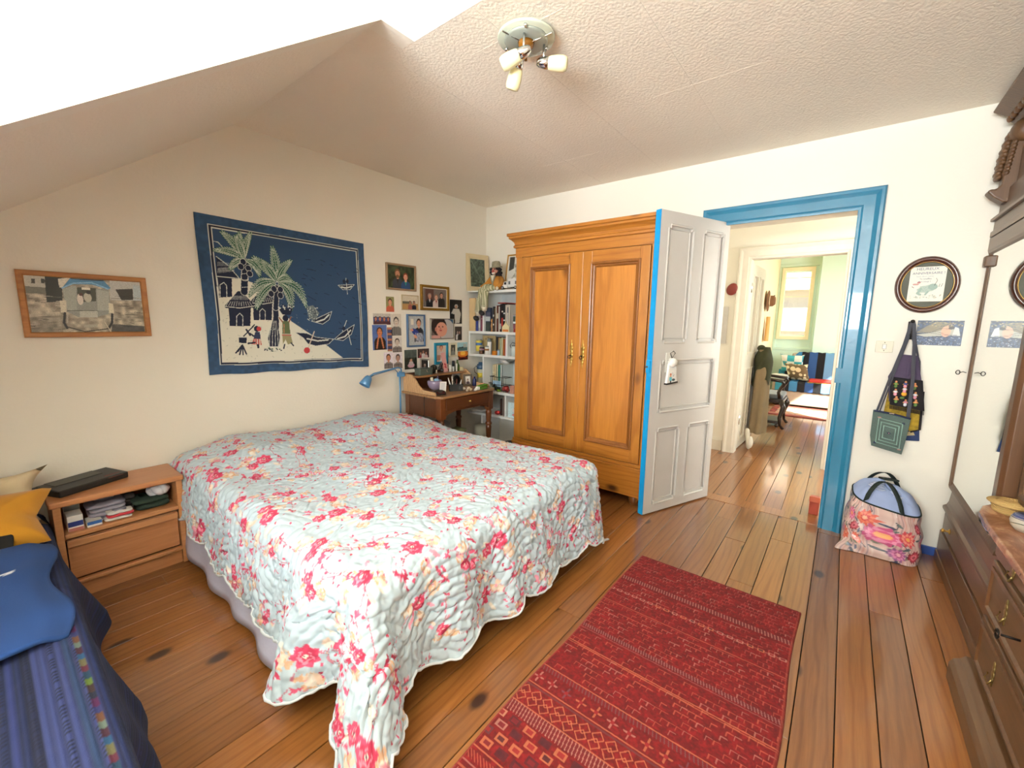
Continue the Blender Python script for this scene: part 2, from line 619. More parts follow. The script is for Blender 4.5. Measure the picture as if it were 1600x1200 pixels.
# blue baseboard on the door wall, cream one beside the bed
m_bb = mat('dark_blue_skirting', '2a4c96', .4)
b1 = struct(MB().box(XB - .012, XB, YC, -.114, 0, .055).build('baseboard_right', m_bb, bev=.003))
struct(MB().box(XB - .012, XB, .89, 2.4, 0, .08).build('baseboard_front', m_trimw, bev=.003))
struct(MB().box(-1.4, XB, YA - .012, YA, 0, .07).build('baseboard_left', m_trimw, bev=.003))

# blue door casing, profiled: sides and head
def casing(name, mm, xf, sgn, y0, y1, zt, w, dep, tz=0):
    """casing around an opening y0..y1 on a wall face xf (sgn: towards the viewer -1)"""
    prof = [(0, 0), (0, .45), (.06, .5), (.12, .5), (.2, .62), (.2, .74), (.62, .74), (.7, .85), (.8, 1), (.92, 1), (.97, .8), (1, .3), (1, 0)]
    c = MB()
    path = [(y0, tz), (y0, zt), (y1, zt), (y1, tz)]
    out = [(-1, 0), (-1, 1), (1, 1), (1, 0)]
    vs = []; fs = []; k = len(prof)
    for (py, pz), (oy, oz) in zip(path, out):
        for a, h in prof:
            vs.append((xf + sgn * h * dep, py + oy * a * w, pz + oz * a * w))
    for j in range(3):
        for i in range(k - 1):
            fs.append((j * k + i, j * k + i + 1, (j + 1) * k + i + 1, (j + 1) * k + i))
    fs += [tuple(range(k)), tuple(range(3 * k, 4 * k))]
    c.add(vs, fs)
    return struct(c.build(name, mm))


dc = casing('door_1', m_blue, XB, -1, .018, .817, 2.133, .13, .034)
jb = MB()
jb.box(XB - .002, XB + .15, .0, .018, 0, 2.133); jb.box(XB - .002, XB + .15, .817, .838, 0, 2.133); jb.box(XB - .002, XB + .15, .0, .838, 2.133, 2.154)
jb.build('jamb', m_trimw, dc)
pl = MB().box(XB - .0235, XB - .014, -.028, .028, 1.03, 1.13).build('strike_plate', m_blue, dc, bev=.002)
MB().box(XB + .01, XB + .14, .018, .817, -.012, .003).build('threshold', m_plank, dc)

# ---- hall and far room
X2 = 5.08
hw = MB()
hw.box(X2, X2 + .12, .845, 1.6, -.05, 2.7); hw.box(X2, X2 + .12, .06, .845, 2.085, 2.7); hw.box(X2, X2 + .12, -1.6, .06, -.05, 2.7)
struct(hw.build('wall_hall', m_wall))
struct(MB().box(XB + .145, X2 + .1, 1.5, 1.6, -.05, 2.7).build('wall_hall_end', m_wall))
hs = MB(); hs.box(XB + .145, 4.0, -1.6, -1.5, -.05, 2.7); hs.box(4.8, X2 + .1, -1.6, -1.5, -.05, 2.7); hs.box(4.0, 4.8, -1.6, -1.5, -.05, .95); hs.box(4.0, 4.8, -1.6, -1.5, 2.25, 2.7)
struct(hs.build('wall_hall_side', m_wall))
w3 = struct(MB().rings((4.0, -1.55, .95), (1, 0, 0), (0, 0, 1), (0, 1, 0), .8, 1.3, [(0, 0), (0, .05), (.05, .05), (.05, 0), (0, 0)]).build('added_window_3', m_trimw))  # unseen window, added for the extra hall light
MB().box(4.04, 4.76, -1.552, -1.548, 1.0, 2.2).build('pane', glass_mat('window_glass'), w3)
struct(MB().box(XB + .1, X2 + .12, -1.6, 1.6, ZC, ZC + .08).build('ceiling_hall', m_wall))
hc = casing('door_2', m_trimw, X2, -1, .06, .845, 2.085, .12, .03)
jb = MB(); jb.box(X2 - .002, X2 + .125, .842, .86, 0, 2.1); jb.box(X2 - .002, X2 + .125, .045, .063, 0, 2.1); jb.box(X2 - .002, X2 + .125, .06, .845, 2.081, 2.1)
jb.build('jamb', m_trimw, hc)
struct(MB().box(X2 - .014, X2, .968, 1.5, 0, .12).build('baseboard_hall', m_trimw, bev=.004))
XF = 9.43
m_yel = wall_mat('pale_yellow_wall_paint', 'f2e6c4', .1)
struct(MB().box(X2 + .12, XF + .2, 1.08, 1.18, -.05, 2.7).build('wall_far_left', m_yel))
fw = MB()
fw.box(XF, XF + .14, -1.6, .585, -.05, 2.75); fw.box(XF, XF + .14, 1.0, 1.1, -.05, 2.75)
fw.box(XF, XF + .14, .585, 1.0, -.05, 1.24); fw.box(XF, XF + .14, .585, 1.0, 2.38, 2.75)
struct(fw.build('wall_far', m_mint))
struct(MB().box(XF - .2, XF, -1.6, .44, -.05, 2.75).build('wall_far_panel', m_mint))
rs2 = MB(); rs2.box(X2 + .1, 6.6, -1.7, -1.6, -.05, 2.75); rs2.box(8.2, XF + .14, -1.7, -1.6, -.05, 2.75); rs2.box(6.6, 8.2, -1.7, -1.6, -.05, .95); rs2.box(6.6, 8.2, -1.7, -1.6, 2.2, 2.75)
struct(rs2.build('wall_far_right', m_mint))
w4 = struct(MB().rings((6.6, -1.65, .95), (1, 0, 0), (0, 0, 1), (0, 1, 0), 1.6, 1.25, [(0, 0), (0, .05), (.05, .05), (.05, 0), (0, 0)]).build('added_window_4', m_trimw))  # invented window out of view, opening for the far-room fill lamp
MB().box(6.64, 8.16, -1.652, -1.648, 1.0, 2.15).build('pane', glass_mat('window_glass'), w4)
struct(MB().box(X2 + .12, XF + .14, -1.7, 1.18, 2.66, 2.74).build('ceiling_far', m_yel))
w2 = struct(MB().rings((XF - .0, 1.078, .96), (0, -1, 0), (0, 0, 1), (-1, 0, 0), .636, 1.56, [(0, 0), (0, .02), (.035, .025), (.045, .012), (.05, 0)]).build('window_2', m_mint))
s2 = MB().rings((XF - .0, 1.03, 1.16), (0, -1, 0), (0, 0, 1), (-1, 0, 0), .50, 1.30, [(0, 0), (0, .05), (.05, .055), (.062, .04), (.062, -.03)]).build('sash', m_yel, w2)
MB().box(XF + .01, XF + .014, .58, 1.0, 1.22, 2.4).build('pane', glass_mat('window_glass'), w2)
bl = MB()
for z in (2.27, 1.93):
    bl.box(XF + .0, XF + .02, .58, 1.0, z, z + .016)
bl.build('glazing_bar', m_yel, w2)
MB().box(XF - .03, XF - .005, .53, .56, 1.5, 1.66).build('handle', mat('white_plastic', 'e8e6e0', .4), w2, bev=.004)

# a pale house across the street, seen through the far window
m_ext = mat('pale_render', 'f2ead8', .9, var=.05); m_extd = mat('roof_tile', 'd8c8b0', .9)
hb = thing('neighbour_house', 'pale rendered house with a cornice seen through the far window', 'building', (16, 1.2, -3))
MB().box(16, 22, -5, 7, -3, 2.5).build('facade', m_ext, hb)
MB().box(15.85, 16.05, -5, 7, 1.25, 1.42).build('cornice', m_extd, hb)
MB().box(15.9, 16.05, -5, 7, .55, .62).build('string_course', m_extd, hb)
MB().prism([(15.6, 2.5), (22, 2.5), (19, 5)], 'y', -5.2, 7.2).build('roof', m_extd, hb)
struct(MB().box(10, 40, -20, 20, -3.3, -3).build('ground', mat('pale_asphalt', 'b8b0a4', .9)))

# ================================================================== DOOR LEAF
m_brass = mat('brass', 'c8a050', .3, .8, var=.2)
m_chrome = mat('chrome', 'd8d8d8', .12, 1, var=.0)
m_iron = mat('dark_iron', '2a2521', .5, .7)
m_porc = mat('white_porcelain', 'eceae4', .2, coat=.4, var=.03)

ang = math.atan2(-.377, .926)
LM = Matrix.Translation((2.897, 1.039, 0)) @ Matrix.Rotation(ang, 4, 'Z')   # local x along the leaf, y into the thickness
lf = thing('door_leaf', 'grey white five panelled door standing open with bright blue edge', 'door', M=LM, local=True)
LW, LZ0, LZ1, LT = .745, .012, 2.155, .042
PAN = [(.085, .345, 1.27, 2.07), (.45, .685, 1.27, 2.07), (.09, .69, .77, 1.145), (.09, .345, .075, .65), (.43, .695, .075, .65)]
st = MB()
st.box(.004, PAN[0][0], 0, LT, LZ0, LZ1); st.box(.692, LW, 0, LT, LZ0, LZ1)
st.box(.085, .692, 0, LT, 2.07, LZ1); st.box(.085, .692, 0, LT, 1.145, 1.27); st.box(.085, .692, 0, LT, .65, .77); st.box(.085, .692, 0, LT, LZ0, .075)
st.box(.345, .45, 0, LT, 1.27, 2.07); st.box(.345, .43, 0, LT, .075, .65)
st.build('stiles_and_rails', m_leaf, lf)
for x0, x1, z0, z1 in PAN:
    x0 = max(x0, .085); x1 = min(x1, .692)
    p = MB().box(x0, x1, .014, .03, z0, z1).build('panel', m_leaf, lf)
    k = .022
    path = [(x0, z0 + k), (x0 + k, z0 + k), (x0 + k, z0), (x1 - k, z0), (x1 - k, z0 + k), (x1, z0 + k), (x1, z1 - k), (x1 - k, z1 - k),
            (x1 - k, z1), (x0 + k, z1), (x0 + k, z1 - k), (x0, z1 - k)]
    md = MB().tube([(a, .004, b) for a, b in path], .009, 6, True)
    for cx, sx in ((x0, 1), (x1, -1)):
        for cz, sz in ((z0, 1), (z1, -1)):
            md.box(min(cx, cx + sx * k), max(cx, cx + sx * k), .001, .02, min(cz, cz + sz * k), max(cz, cz + sz * k))
    q = .03
    md.tube([(a, .012, b) for a, b in ((x0 + q, z0 + q), (x1 - q, z0 + q), (x1 - q, z1 - q), (x0 + q, z1 - q))], .005, 6, True)
    md.build('moulding', m_leaf, p)
ed = MB().box(-.002, .004, 0, LT, LZ0, LZ1).build('edge_strip', m_leafblue, lf)
tag(ed, 'bright blue painted edge')
lk = MB().box(-.016, -.002, .004, LT - .004, 1.06, 1.15).build('lock_case', m_leafblue, lf, bev=.003)
MB().box(-.034, -.016, .013, .028, 1.098, 1.112).build('latch', m_chrome, lk)
kn = MB().lathe([(.012, 0), (.012, .03), (.03, .038), (.034, .05), (.028, .064), (0, .07)], (.155, -.002, 1.135), 14, rotm('X', 90)).build('door_knob', m_porc, lf, True)
MB().box(.135, .175, -.006, 0, 1.06, 1.2).build('back_plate', mat('aged_white_plate', 'd8d5cc', .4), kn, bev=.002)

# porcelain pendant hanging from the knob
hg = thing('porcelain_pendant', 'small white porcelain figure plaque hanging from the door knob', 'ornament', M=LM, local=True)
MB().prism([(.105, .985), (.215, .995), (.205, 1.03), (.195, 1.13), (.175, 1.165), (.14, 1.165), (.12, 1.12), (.115, 1.05)], 'y', -.05, -.03).build('plaque', m_porc, hg, bev=.004)
MB().tube([(.155, -.04, 1.165), (.13, -.045, 1.2), (.155, -.05, 1.215), (.18, -.045, 1.2), (.155, -.04, 1.165)], .003, 6).build('loop', m_iron, hg)
cv = Canvas(34, 52, 'e4e0d8')
cv.ell(.3, .62, .12, .1, 'b8653e'); cv.ell(.3, .5, .1, .12, 'd99a72'); cv.rect(.16, .46, .18, .42, '6fb9c4'); cv.rect(.26, .4, .02, .18, '2a2a2a')
cv.ell(.68, .22, .2, .13, '4d5856'); cv.line([(.5, .75), (.62, .45), (.75, .6)], .04, '8b8a84')
print_on('painted_figure', cv, (.118, -.0508, .99), (1, 0, 0), (0, 0, 1), .08, .1, hg, painted('glazed_print', .25, .4))
MB().prism([(.103, .978), (.217, .988), (.215, .999), (.105, .989)], 'y', -.054, -.028).build('foot_strip', m_iron, hg)

# ================================================================== WARDROBE
m_pine = wood('honey_pine', '9c6220', 'bb7e34', 'z', 1.0, .35, .35, knots=3.5, bmp=.1)
m_pineh = wood('honey_pine_rail', '9c6220', 'b87a32', 'y', 1.0, .35, .35, knots=3.5, bmp=.1)
m_pinep = wood('honey_pine_panel', 'a86a26', 'c48438', 'z', .8, .35, .35, knots=2.2, bmp=.1)
m_pined = wood('dark_pine_moulding', '7a4a1c', '925c26', 'z', 1, .4, .3)
wr = thing('wardrobe', 'tall honey pine wardrobe with two panelled doors beside the white shelf', 'wardrobe', (3.26, 1.71, 0))
WX, WY0, WY1 = 3.0, 1.10, 2.325
c = MB(); c.box(WX + .02, 3.53, WY1 - .03, WY1, .06, 1.97); c.box(WX + .02, 3.53, WY0, WY0 + .03, .06, 1.97)
c.box(WX + .02, 3.53, WY0, WY1, .33, .36); c.box(WX + .02, 3.53, WY0, WY1, 1.94, 1.97); c.box(3.515, 3.53, WY0, WY1, .06, 1.97)
c.build('carcass', m_pine, wr)
s_ = MB().box(WX, WX + .03, 2.262, WY1, .34, 1.96).build('stile', m_pine, wr, bev=.004)
MB().box(WX, WX + .03, WY0, 1.125, .34, 1.96).build('stile', m_pine, wr, bev=.004)
pb = MB(); pb.box(WX - .012, WX + .03, WY0 - .0, WY1 + .01, .085, .3); pb.box(WX - .02, WX + .03, WY0, WY1 + .015, .3, .318); pb.box(WX - .008, WX + .03, WY0, WY1 + .008, .318, .345)
pb.build('plinth', m_pineh, wr, bev=.004)
ft = MB()
for y in (WY0 + .07, WY1 - .07):
    for x in (WX + .06, 3.47):
        ft.lathe([(.03, 0), (.04, .04), (.035, .09)], (x, y, 0), 12)
for i, (y, x) in enumerate(((WY0 + .07, WX + .06), (WY1 - .07, WX + .06), (WY0 + .07, 3.47), (WY1 - .07, 3.47))):
    MB().lathe([(.03, 0), (.042, .03), (.045, .06), (.035, .09)], (x, y, 0), 12).build('foot', m_pined, wr, True)
cp = [(3.02, 1.955), (WX - .004, 1.955), (WX - .004, 2.03), (WX - .018, 2.035), (WX - .02, 2.05), (WX - .01, 2.06), (WX - .016, 2.08), (WX - .035, 2.1),
      (WX - .05, 2.11), (WX - .05, 2.125), (WX - .062, 2.13), (WX - .062, 2.152), (3.02, 2.156)]
# cornice swept round the left side: front run plus mitred return
vs = []; fs = []; k = len(cp)
for (x, z) in cp:
    h = WX - x if x < WX else -.02
    vs.append((x, 1.075, z))
for (x, z) in cp:
    h = max(0, WX - x); vs.append((x, WY1 + h, z))
for (x, z) in cp:
    h = max(0, WX - x); vs.append((3.54, WY1 + h, z))
for j in range(2):
    for i in range(k):
        fs.append((j * k + i, j * k + (i + 1) % k, (j + 1) * k + (i + 1) % k, (j + 1) * k + i))
fs.append(tuple(range(k)))
MB().add(vs, fs).build('cornice', m_pineh, wr)
MB().box(WX, 3.53, 1.09, WY1, 2.10, 2.15).build('top_board', m_pineh, wr)
for (y0, y1, py0, py1, hinge) in ((1.672, 2.258, 1.78, 2.15, 1), (1.128, 1.666, 1.205, 1.58, -1)):
    d = MB()
    z0, z1, pz0, pz1 = .352, 1.948, .462, 1.852
    d.box(WX - .012, WX + .012, y0, py0, z0, z1); d.box(WX - .012, WX + .012, py1, y1, z0, z1)
    dd = d.build('door', m_pine, wr, bev=.003)
    MB().box(WX - .0115, WX + .012, py0, py1, z0, pz0).build('rail', m_pineh, dd); MB().box(WX - .0115, WX + .012, py0, py1, pz1, z1).build('rail', m_pineh, dd)
    MB().rings((WX - .012, py1, pz0), (0, -1, 0), (0, 0, 1), (-1, 0, 0), py1 - py0, pz1 - pz0,
               [(-.012, 0), (-.01, .008), (-.003, .012), (.004, .01), (.012, -.002), (.02, -.004), (.03, -.014)]).build('moulding', m_pined, dd)
    MB().box(WX + .002, WX + .01, py0 + .01, py1 - .01, pz0 + .01, pz1 - .01).build('panel', m_pinep, dd)
    ky = 1.735 if hinge == 1 else 1.632
    es = MB()
    for z, w in ((1.06, .008), (1.085, .014), (1.11, .02), (1.14, .022), (1.17, .018), (1.2, .024), (1.225, .012), (1.25, .006)):
        es.ell((WX - .0135, ky, z), (.004, w * .8, .019), 8, 6)
    e = es.build('key_plate', m_brass, dd, True)
    MB().tube([(WX - .02, ky, 1.14), (WX - .045, ky, 1.14)], .004, 6).tube([(WX - .045, ky + .012 * math.cos(t), 1.128 + .012 * math.sin(t)) for t in np.linspace(0, 2 * PI, 9)[:-1]], .003, 5, True).build('key', m_iron, e)
bt = MB().box(WX - .018, WX - .008, 1.655, 1.684, .352, 1.948).build('meeting_strip', m_pine, wr, bev=.004)

# ================================================================== BED
m_sheet = mat('lavender_white_cotton', 'd3d6f0', .85, var=.05, bmp=.25, bscale=14, bdist=.01)
m_bedwood = wood('dark_bed_wood', '3a2616', '4a321e', 'x', 1, .5)
bd = thing('bed', 'wide double bed with mattress and lavender sheet under the quilt', 'bed', (1.5, 2.1, 0))
MB().box(.74, 2.26, 1.22, 3.1, .30, .535).build('mattress', m_sheet, bd, bev=.05, seg=4)
MB().box(.76, 2.24, 1.25, 3.1, .2, .3).build('base', m_bedwood, bd, bev=.01)
for x in (.85, 2.15):
    for y in (1.6, 3.0):
        MB().lathe([(.025, 0), (.03, .2)], (x, y, 0), 12).build('leg', m_bedwood, bd)
MB().box(.8, 2.2, 3.1, 3.15, .1, .55).build('headboard', m_bedwood, bd, bev=.01)
# the sheet hanging down the side and foot corner
def sheet_pt(u, v):
    b = 2.95 - 1.5 * u
    x = .70 - .085 * v ** .7 - .012 * math.sin(b * 19) * v - .035 * max(0, 1 - abs(b - 1.6) / .4) * v
    z = .5 - .47 * v + .06 * v * max(0, (b - 2.3)) / .6
    return (x, b, z)
MB().grid(sheet_pt, 90, 14).build('hanging_sheet', m_sheet, bd, True, solid=.004)

# quilt ------------------------------------------------------------
QX0, QX1, QY0, QY1, QR = .75, 2.24, 1.20, 3.135, .09
NA, NB = 640, 620
rq = np.random.default_rng(5)
ua = np.linspace(0, 1, NA)[None, :]; vb = np.linspace(0, 1, NB)[:, None]


def scal(t, per, amp):
    return amp * np.sqrt(np.abs(np.sin(PI * t / per)))


# cloth coordinates with a scalloped outline
bl = QY0 - .50 + (QY1 - (QY0 - .50)) * vb                       # nominal b
al = QX0 - .45 + (QX1 + .45 - QX0 + .45) * ua                    # nominal a
left = QX0 - .40 - scal(bl + .02, .31, .055) + .07 * np.clip((bl - 2.0) / .6, 0, 1) - .05 * np.exp(-((bl - 1.42) / .12) ** 2)
right = QX1 + .42 + scal(bl + .1, .31, .05)
foot = QY0 - .45 - scal(al + .06, .30, .06)
A = left + (right - left) * ua
B = foot + (QY1 - foot) * vb
dxl = np.clip(QX0 - A, 0, None); dxr = np.clip(A - QX1, 0, None); dyf = np.clip(QY0 - B, 0, None)
D = np.hypot(dxl + dxr, dyf)
Dn = np.where(D < 1e-9, 1, D)
nx = (dxr - dxl) / Dn; ny = -dyf / Dn
CX = np.clip(A, QX0, QX1); CY = np.maximum(B, QY0)
flare = .15 + .10 * (np.minimum(dxl, dyf) > 0) * np.minimum(1, np.minimum(dxl, dyf) / .2)
arc = QR * PI / 2
th = np.minimum(D, arc) / QR
ext = np.clip(D - arc, 0, None)
out = QR * np.sin(th) + flare * ext
drop = QR * (1 - np.cos(th)) + ext * np.sqrt(1 - flare ** 2)
# top surface: pillows raise the head end, soft undulation everywhere
def sstep(x, a, b):
    t = np.clip((x - a) / (b - a), 0, 1); return t * t * (3 - 2 * t)
sidef = sstep(CX, QX0 - .02, QX0 + .28) * (1 - sstep(CX, QX1 - .3, QX1 + .02))
H = .552 + sstep(CY, 2.35, 2.72) * (.075 + .02 * np.cos((CX - .75) * 4.3)) * (.35 + .65 * sidef) + .012 * sidef
H = H - .03 * sstep(CY, 2.98, 3.14)
H = H + .010 * (vnoise(NA, NB, 7, rq) - .5) * 2 + .006 * (vnoise(NA, NB, 16, rq) - .5) * 2
Z = H - drop
hang = np.clip((D - .05) / .45, 0, 1.3)
# folds of the hanging parts, pushed along the outward normal
fo = np.zeros_like(A)
onl = (dxl > 0); onf = (dyf > 0); corner = onl & onf
phi = np.arctan2(dyf, dxl)                                        # 0 on the side, pi/2 on the foot
fo += np.where(onl & ~corner, .10 * np.exp(-((CY - 1.43) / .10) ** 2) - .035 * np.exp(-((CY - 1.27) / .06) ** 2)
               + .015 * np.sin(CY * 15), 0)
fo += np.where(onf & ~corner, .055 * np.exp(-((CX - 1.37) / .06) ** 2) - .05 * np.exp(-((CX - 1.24) / .10) ** 2)
               - .06 * np.exp(-((CX - .93) / .09) ** 2) + .018 * np.sin(CX * 12 + 1.2), 0)
cw = np.sin(np.clip(phi, 0, PI / 2) * 2)
fo += np.where(corner, (.13 * np.exp(-((phi - .95) / .42) ** 2) - .07 * np.exp(-((phi - .12) / .2) ** 2)), 0) * 1.0
fo += np.where((dxr > 0), .02 * np.sin(CY * 14), 0)
fo = fo * hang
kk = np.ones(9) / 9
for _ in range(3):
    fo = np.apply_along_axis(lambda r: np.convolve(np.pad(r, 4, 'edge'), kk, 'valid'), 1, fo)
    fo = np.apply_along_axis(lambda r: np.convolve(np.pad(r, 4, 'edge'), kk, 'valid'), 0, fo)
PX = CX + nx * (out + fo); PY_ = CY + ny * (out + fo)
# cloth that reaches the floor lies on it
under = np.clip(.014 - Z, 0, None)
PX += nx * under * .45; PY_ += ny * under * .45
Z = np.where(Z < .03, .014 + .016 * np.exp((Z - .03) / .03), Z)
P = np.stack([PX, PY_, Z], -1)
# quilting relief: stitched clam-shell arcs and a fine pucker
def cellnoise(w, h, k, rng):
    return vnoise(w, h, k, rng)
S = .46
fa = np.mod(A + .1 + .23 * np.mod(np.floor((B + 2) / S), 2), S) - S / 2; fb = np.mod(B + 2, S)
rad = np.hypot(fa, fb) + .012 * (vnoise(NA, NB, 30, rq) - .5)
groove = np.abs(np.sin(PI * rad / .036)) ** .6
pk = vnoise(NA, NB, 150, rq) * .55 + vnoise(NA, NB, 85, rq) * .75
Hq = (groove * .007 + pk * .013) * (.55 + .9 * np.clip(D / .2, 0, 1) * .6)
dPu = np.gradient(P, axis=1); dPv = np.gradient(P, axis=0)
Nn = np.cross(dPu, dPv); Nn /= np.linalg.norm(Nn, axis=-1, keepdims=True) + 1e-12
P = P + Nn * Hq[..., None]

# print: rose sprays, peach blossoms, buds and vines
AX0, AX1, BY0, BY1 = QX0 - .52, QX1 + .52, QY0 - .56, QY1
cvq = Canvas(1000, int(1000 * (BY1 - BY0) / (AX1 - AX0)), 'b4c6d0')
K = 1 / (AX1 - AX0)
def nq(a, b):
    return ((a - AX0) * K, (b - BY0) / (BY1 - BY0))
rr = random.Random(3)
CR, PK, LP, PE, CRM, OR = 'b02c4c', 'c44a6a', 'd48a9e', 'dcc4b0', 'dcd4c8', 'cba080'
def rose(a, b, r, rot=0):
    x, y = nq(a, b); r *= K
    cvq.ell(x, y, r, r * .9, PK, 1, rot, .13, rot * 3, 7)
    cvq.ell(x + r * .1, y - r * .1 * cvq.asp, r * .8, r * .7, CR, .85, rot, .15, rot, 5)
    cvq.ell(x - r * .1, y, r * .56, r * .46, LP, .95, rot, .2, 1, 5)
    cvq.ell(x, y, r * .4, r * .33, CR, .9, rot, .15, 2, 5)
    cvq.ell(x, y, r * .19, r * .16, CRM)
    cvq.ell(x, y, r * .08, r * .08, '5a4a55')
def blossom(a, b, r):
    for k in range(6):
        q = k * PI / 3 + rr.random()
        x, y = nq(a + r * .6 * math.cos(q), b + r * .6 * math.sin(q))
        cvq.ell(x, y, r * .45 * K, r * .28 * K, rr.choice((PE, CRM, PE, OR)), .9, q, .1)
    x, y = nq(a, b); cvq.ell(x, y, r * .22 * K, r * .2 * K, rr.choice((OR, LP)))
    for k in range(5):
        q = rr.random() * 6.3; x, y = nq(a + r * math.cos(q), b + r * math.sin(q)); cvq.ell(x, y, .004 * K, .009 * K, OR, .9, q)
def leaf(a, b, r, q, c):
    x, y = nq(a + r * .5 * math.cos(q), b + r * .5 * math.sin(q)); cvq.ell(x, y, r * .55 * K, r * .2 * K, c, .95, q, .1, 0, 4)
def vine(a, b, q, n):
    pts = [(a, b)]
    for k in range(n):
        q += rr.uniform(-.55, .55); a += .034 * math.cos(q); b += .034 * math.sin(q); pts.append((a, b))
        if rr.random() < .75:
            leaf(a, b, rr.uniform(.008, .02), q + rr.choice((-1, 1)) * rr.uniform(.5, 1.2), rr.choice((PK, CR, LP, LP, PE)))
        if rr.random() < .3:
            x, y = nq(a + rr.uniform(-.02, .02), b + rr.uniform(-.02, .02)); cvq.ell(x, y, .0055 * K, .0055 * K, PK)
    cvq.line([nq(*p) for p in pts], .003 * K, 'b5566c', .8)
    return a, b
def spray(a, b, q, s=1):
    for t in (-1, 1):
        e = vine(a, b, q + t * 1.3 + rr.uniform(-.4, .4), rr.randint(4, 8))
        for k in range(3):
            leaf(e[0], e[1], .024 * s, rr.random() * 6.3, rr.choice((PK, CR)))
    for k in range(3):
        d = rr.uniform(.04, .085) * s; w = rr.random() * 6.3; blossom(a + d * math.cos(w), b + d * math.sin(w), .022 * s)
    for k in range(6):
        w = rr.random() * 6.3; leaf(a + .05 * s * math.cos(w), b + .05 * s * math.sin(w), .036 * s, w, rr.choice((PE, CRM, CRM, LP)))
    rose(a, b, .032 * s, q)
    if rr.random() < .65:
        rose(a + .056 * s * math.cos(q), b + .056 * s * math.sin(q), .024 * s, q + 1)
    for k in range(4):
        w = q + rr.uniform(-.8, .8); d = rr.uniform(.08, .13) * s; leaf(a + d * math.cos(w), b + d * math.sin(w), .024 * s, w, PK)
    for k in range(7):
        w = rr.random() * 6.3; d = rr.uniform(.07, .16); x, y = nq(a + d * math.cos(w), b + d * math.sin(w)); cvq.ell(x, y, .006 * K, .0045 * K, rr.choice((PK, LP, CR)), 1, w)
j = 0
bq = BY0 + .04
while bq < BY1 + .1:
    aq = AX0 + (.0 if j % 2 else .15)
    while aq < AX1 + .1:
        spray(aq + rr.uniform(-.04, .04), bq + rr.uniform(-.035, .035), rr.random() * 6.3, rr.choice((1.25, 1.0, .8, .65)))
        aq += .245
    bq += .17; j += 1
# sample the print at the cloth coordinates
iu = np.clip(((A - AX0) * K * cvq.w).astype(int), 0, cvq.w - 1); iv = np.clip(((B - BY0) / (BY1 - BY0) * cvq.h).astype(int), 0, cvq.h - 1)
quilt = grid_mesh('quilt', P, cvq.a[iv, iu], painted('quilt_print', .9, bmp=.12, bscale=420))
md = quilt.modifiers.new('thick', 'SOLIDIFY'); md.thickness = .004; md.offset = -1
tag(quilt, 'pale blue quilted bedspread printed with red roses on the double bed', 'bedspread')
edge = np.concatenate([P[::-1, 0][40:], P[0, :], P[:, -1]])[::4]
MB().tube([tuple(p) for p in edge], .0055, 6).build('hem', mat('quilt_binding', 'dde4ea', .9), quilt, True)

# ================================================================== NIGHTSTAND
m_beech = wood('beech_veneer', 'a66c42', 'bc8458', 'x', .9, .4, .2, bmp=.06, ring=False)
m_beechd = wood('beech_edge', 'ae764a', 'c28c5e', 'x', 1, .4, .2, bmp=.06, ring=False)
ns = thing('nightstand', 'low beech nightstand with open shelf and one drawer beside the bed', 'nightstand', (.39, 3.0, 0))
MB().box(.128, .648, 2.85, 3.16, .49, .52).build('top', m_beech, ns, bev=.008, seg=3)
for x0, x1 in ((.14, .168), (.612, .64)):
    MB().box(x0, x1, 2.862, 3.155, 0, .49).build('side_panel', m_beechd, ns, bev=.003)
MB().box(.168, .612, 3.14, 3.155, .06, .49).build('back_panel', m_beech, ns)
MB().box(.168, .612, 2.856, 3.14, .325, .348).build('shelf', m_beechd, ns, bev=.004)
dr = MB().box(.173, .607, 2.876, 2.892, .108, .312).build('drawer', m_beech, ns, bev=.003)
MB().box(.173, .607, 2.858, 2.876, .276, .31).build('drawer_grip', m_beechd, dr, bev=.004)
MB().box(.168, .612, 2.878, 2.895, .0, .08).build('plinth', m_beech, ns, bev=.002)
MB().box(.168, .612, 2.856, 2.885, .082, .1).build('bottom_rail', m_beechd, ns, bev=.003)

m_blk = mat('black_plastic', '1d1d1c', .45, var=.2)
tb = thing('black_device', 'flat black electronic box lying on the nightstand', 'device', (.27, 3.06, .52), R(24), local=True)
ROOTS.pop(tb.name, None)
MB().prism([(-.10, 0), (.10, 0), (.10, .028), (.06, .042), (-.1, .034)], 'x', -.15, .15).build('case', m_blk, tb, bev=.006)
MB().obox(Matrix.Translation((.09, -.085, .032)) @ rotm('X', 14), .07, .035, .002).build('sticker', mat('dull_red_sticker', '6e2e2c', .5), tb)
MB().obox(Matrix.Translation((-.02, .02, .042)) @ rotm('X', 3), .2, .08, .002).build('lid', mat('dark_grey_plastic', '35352f', .4), tb, bev=.004)

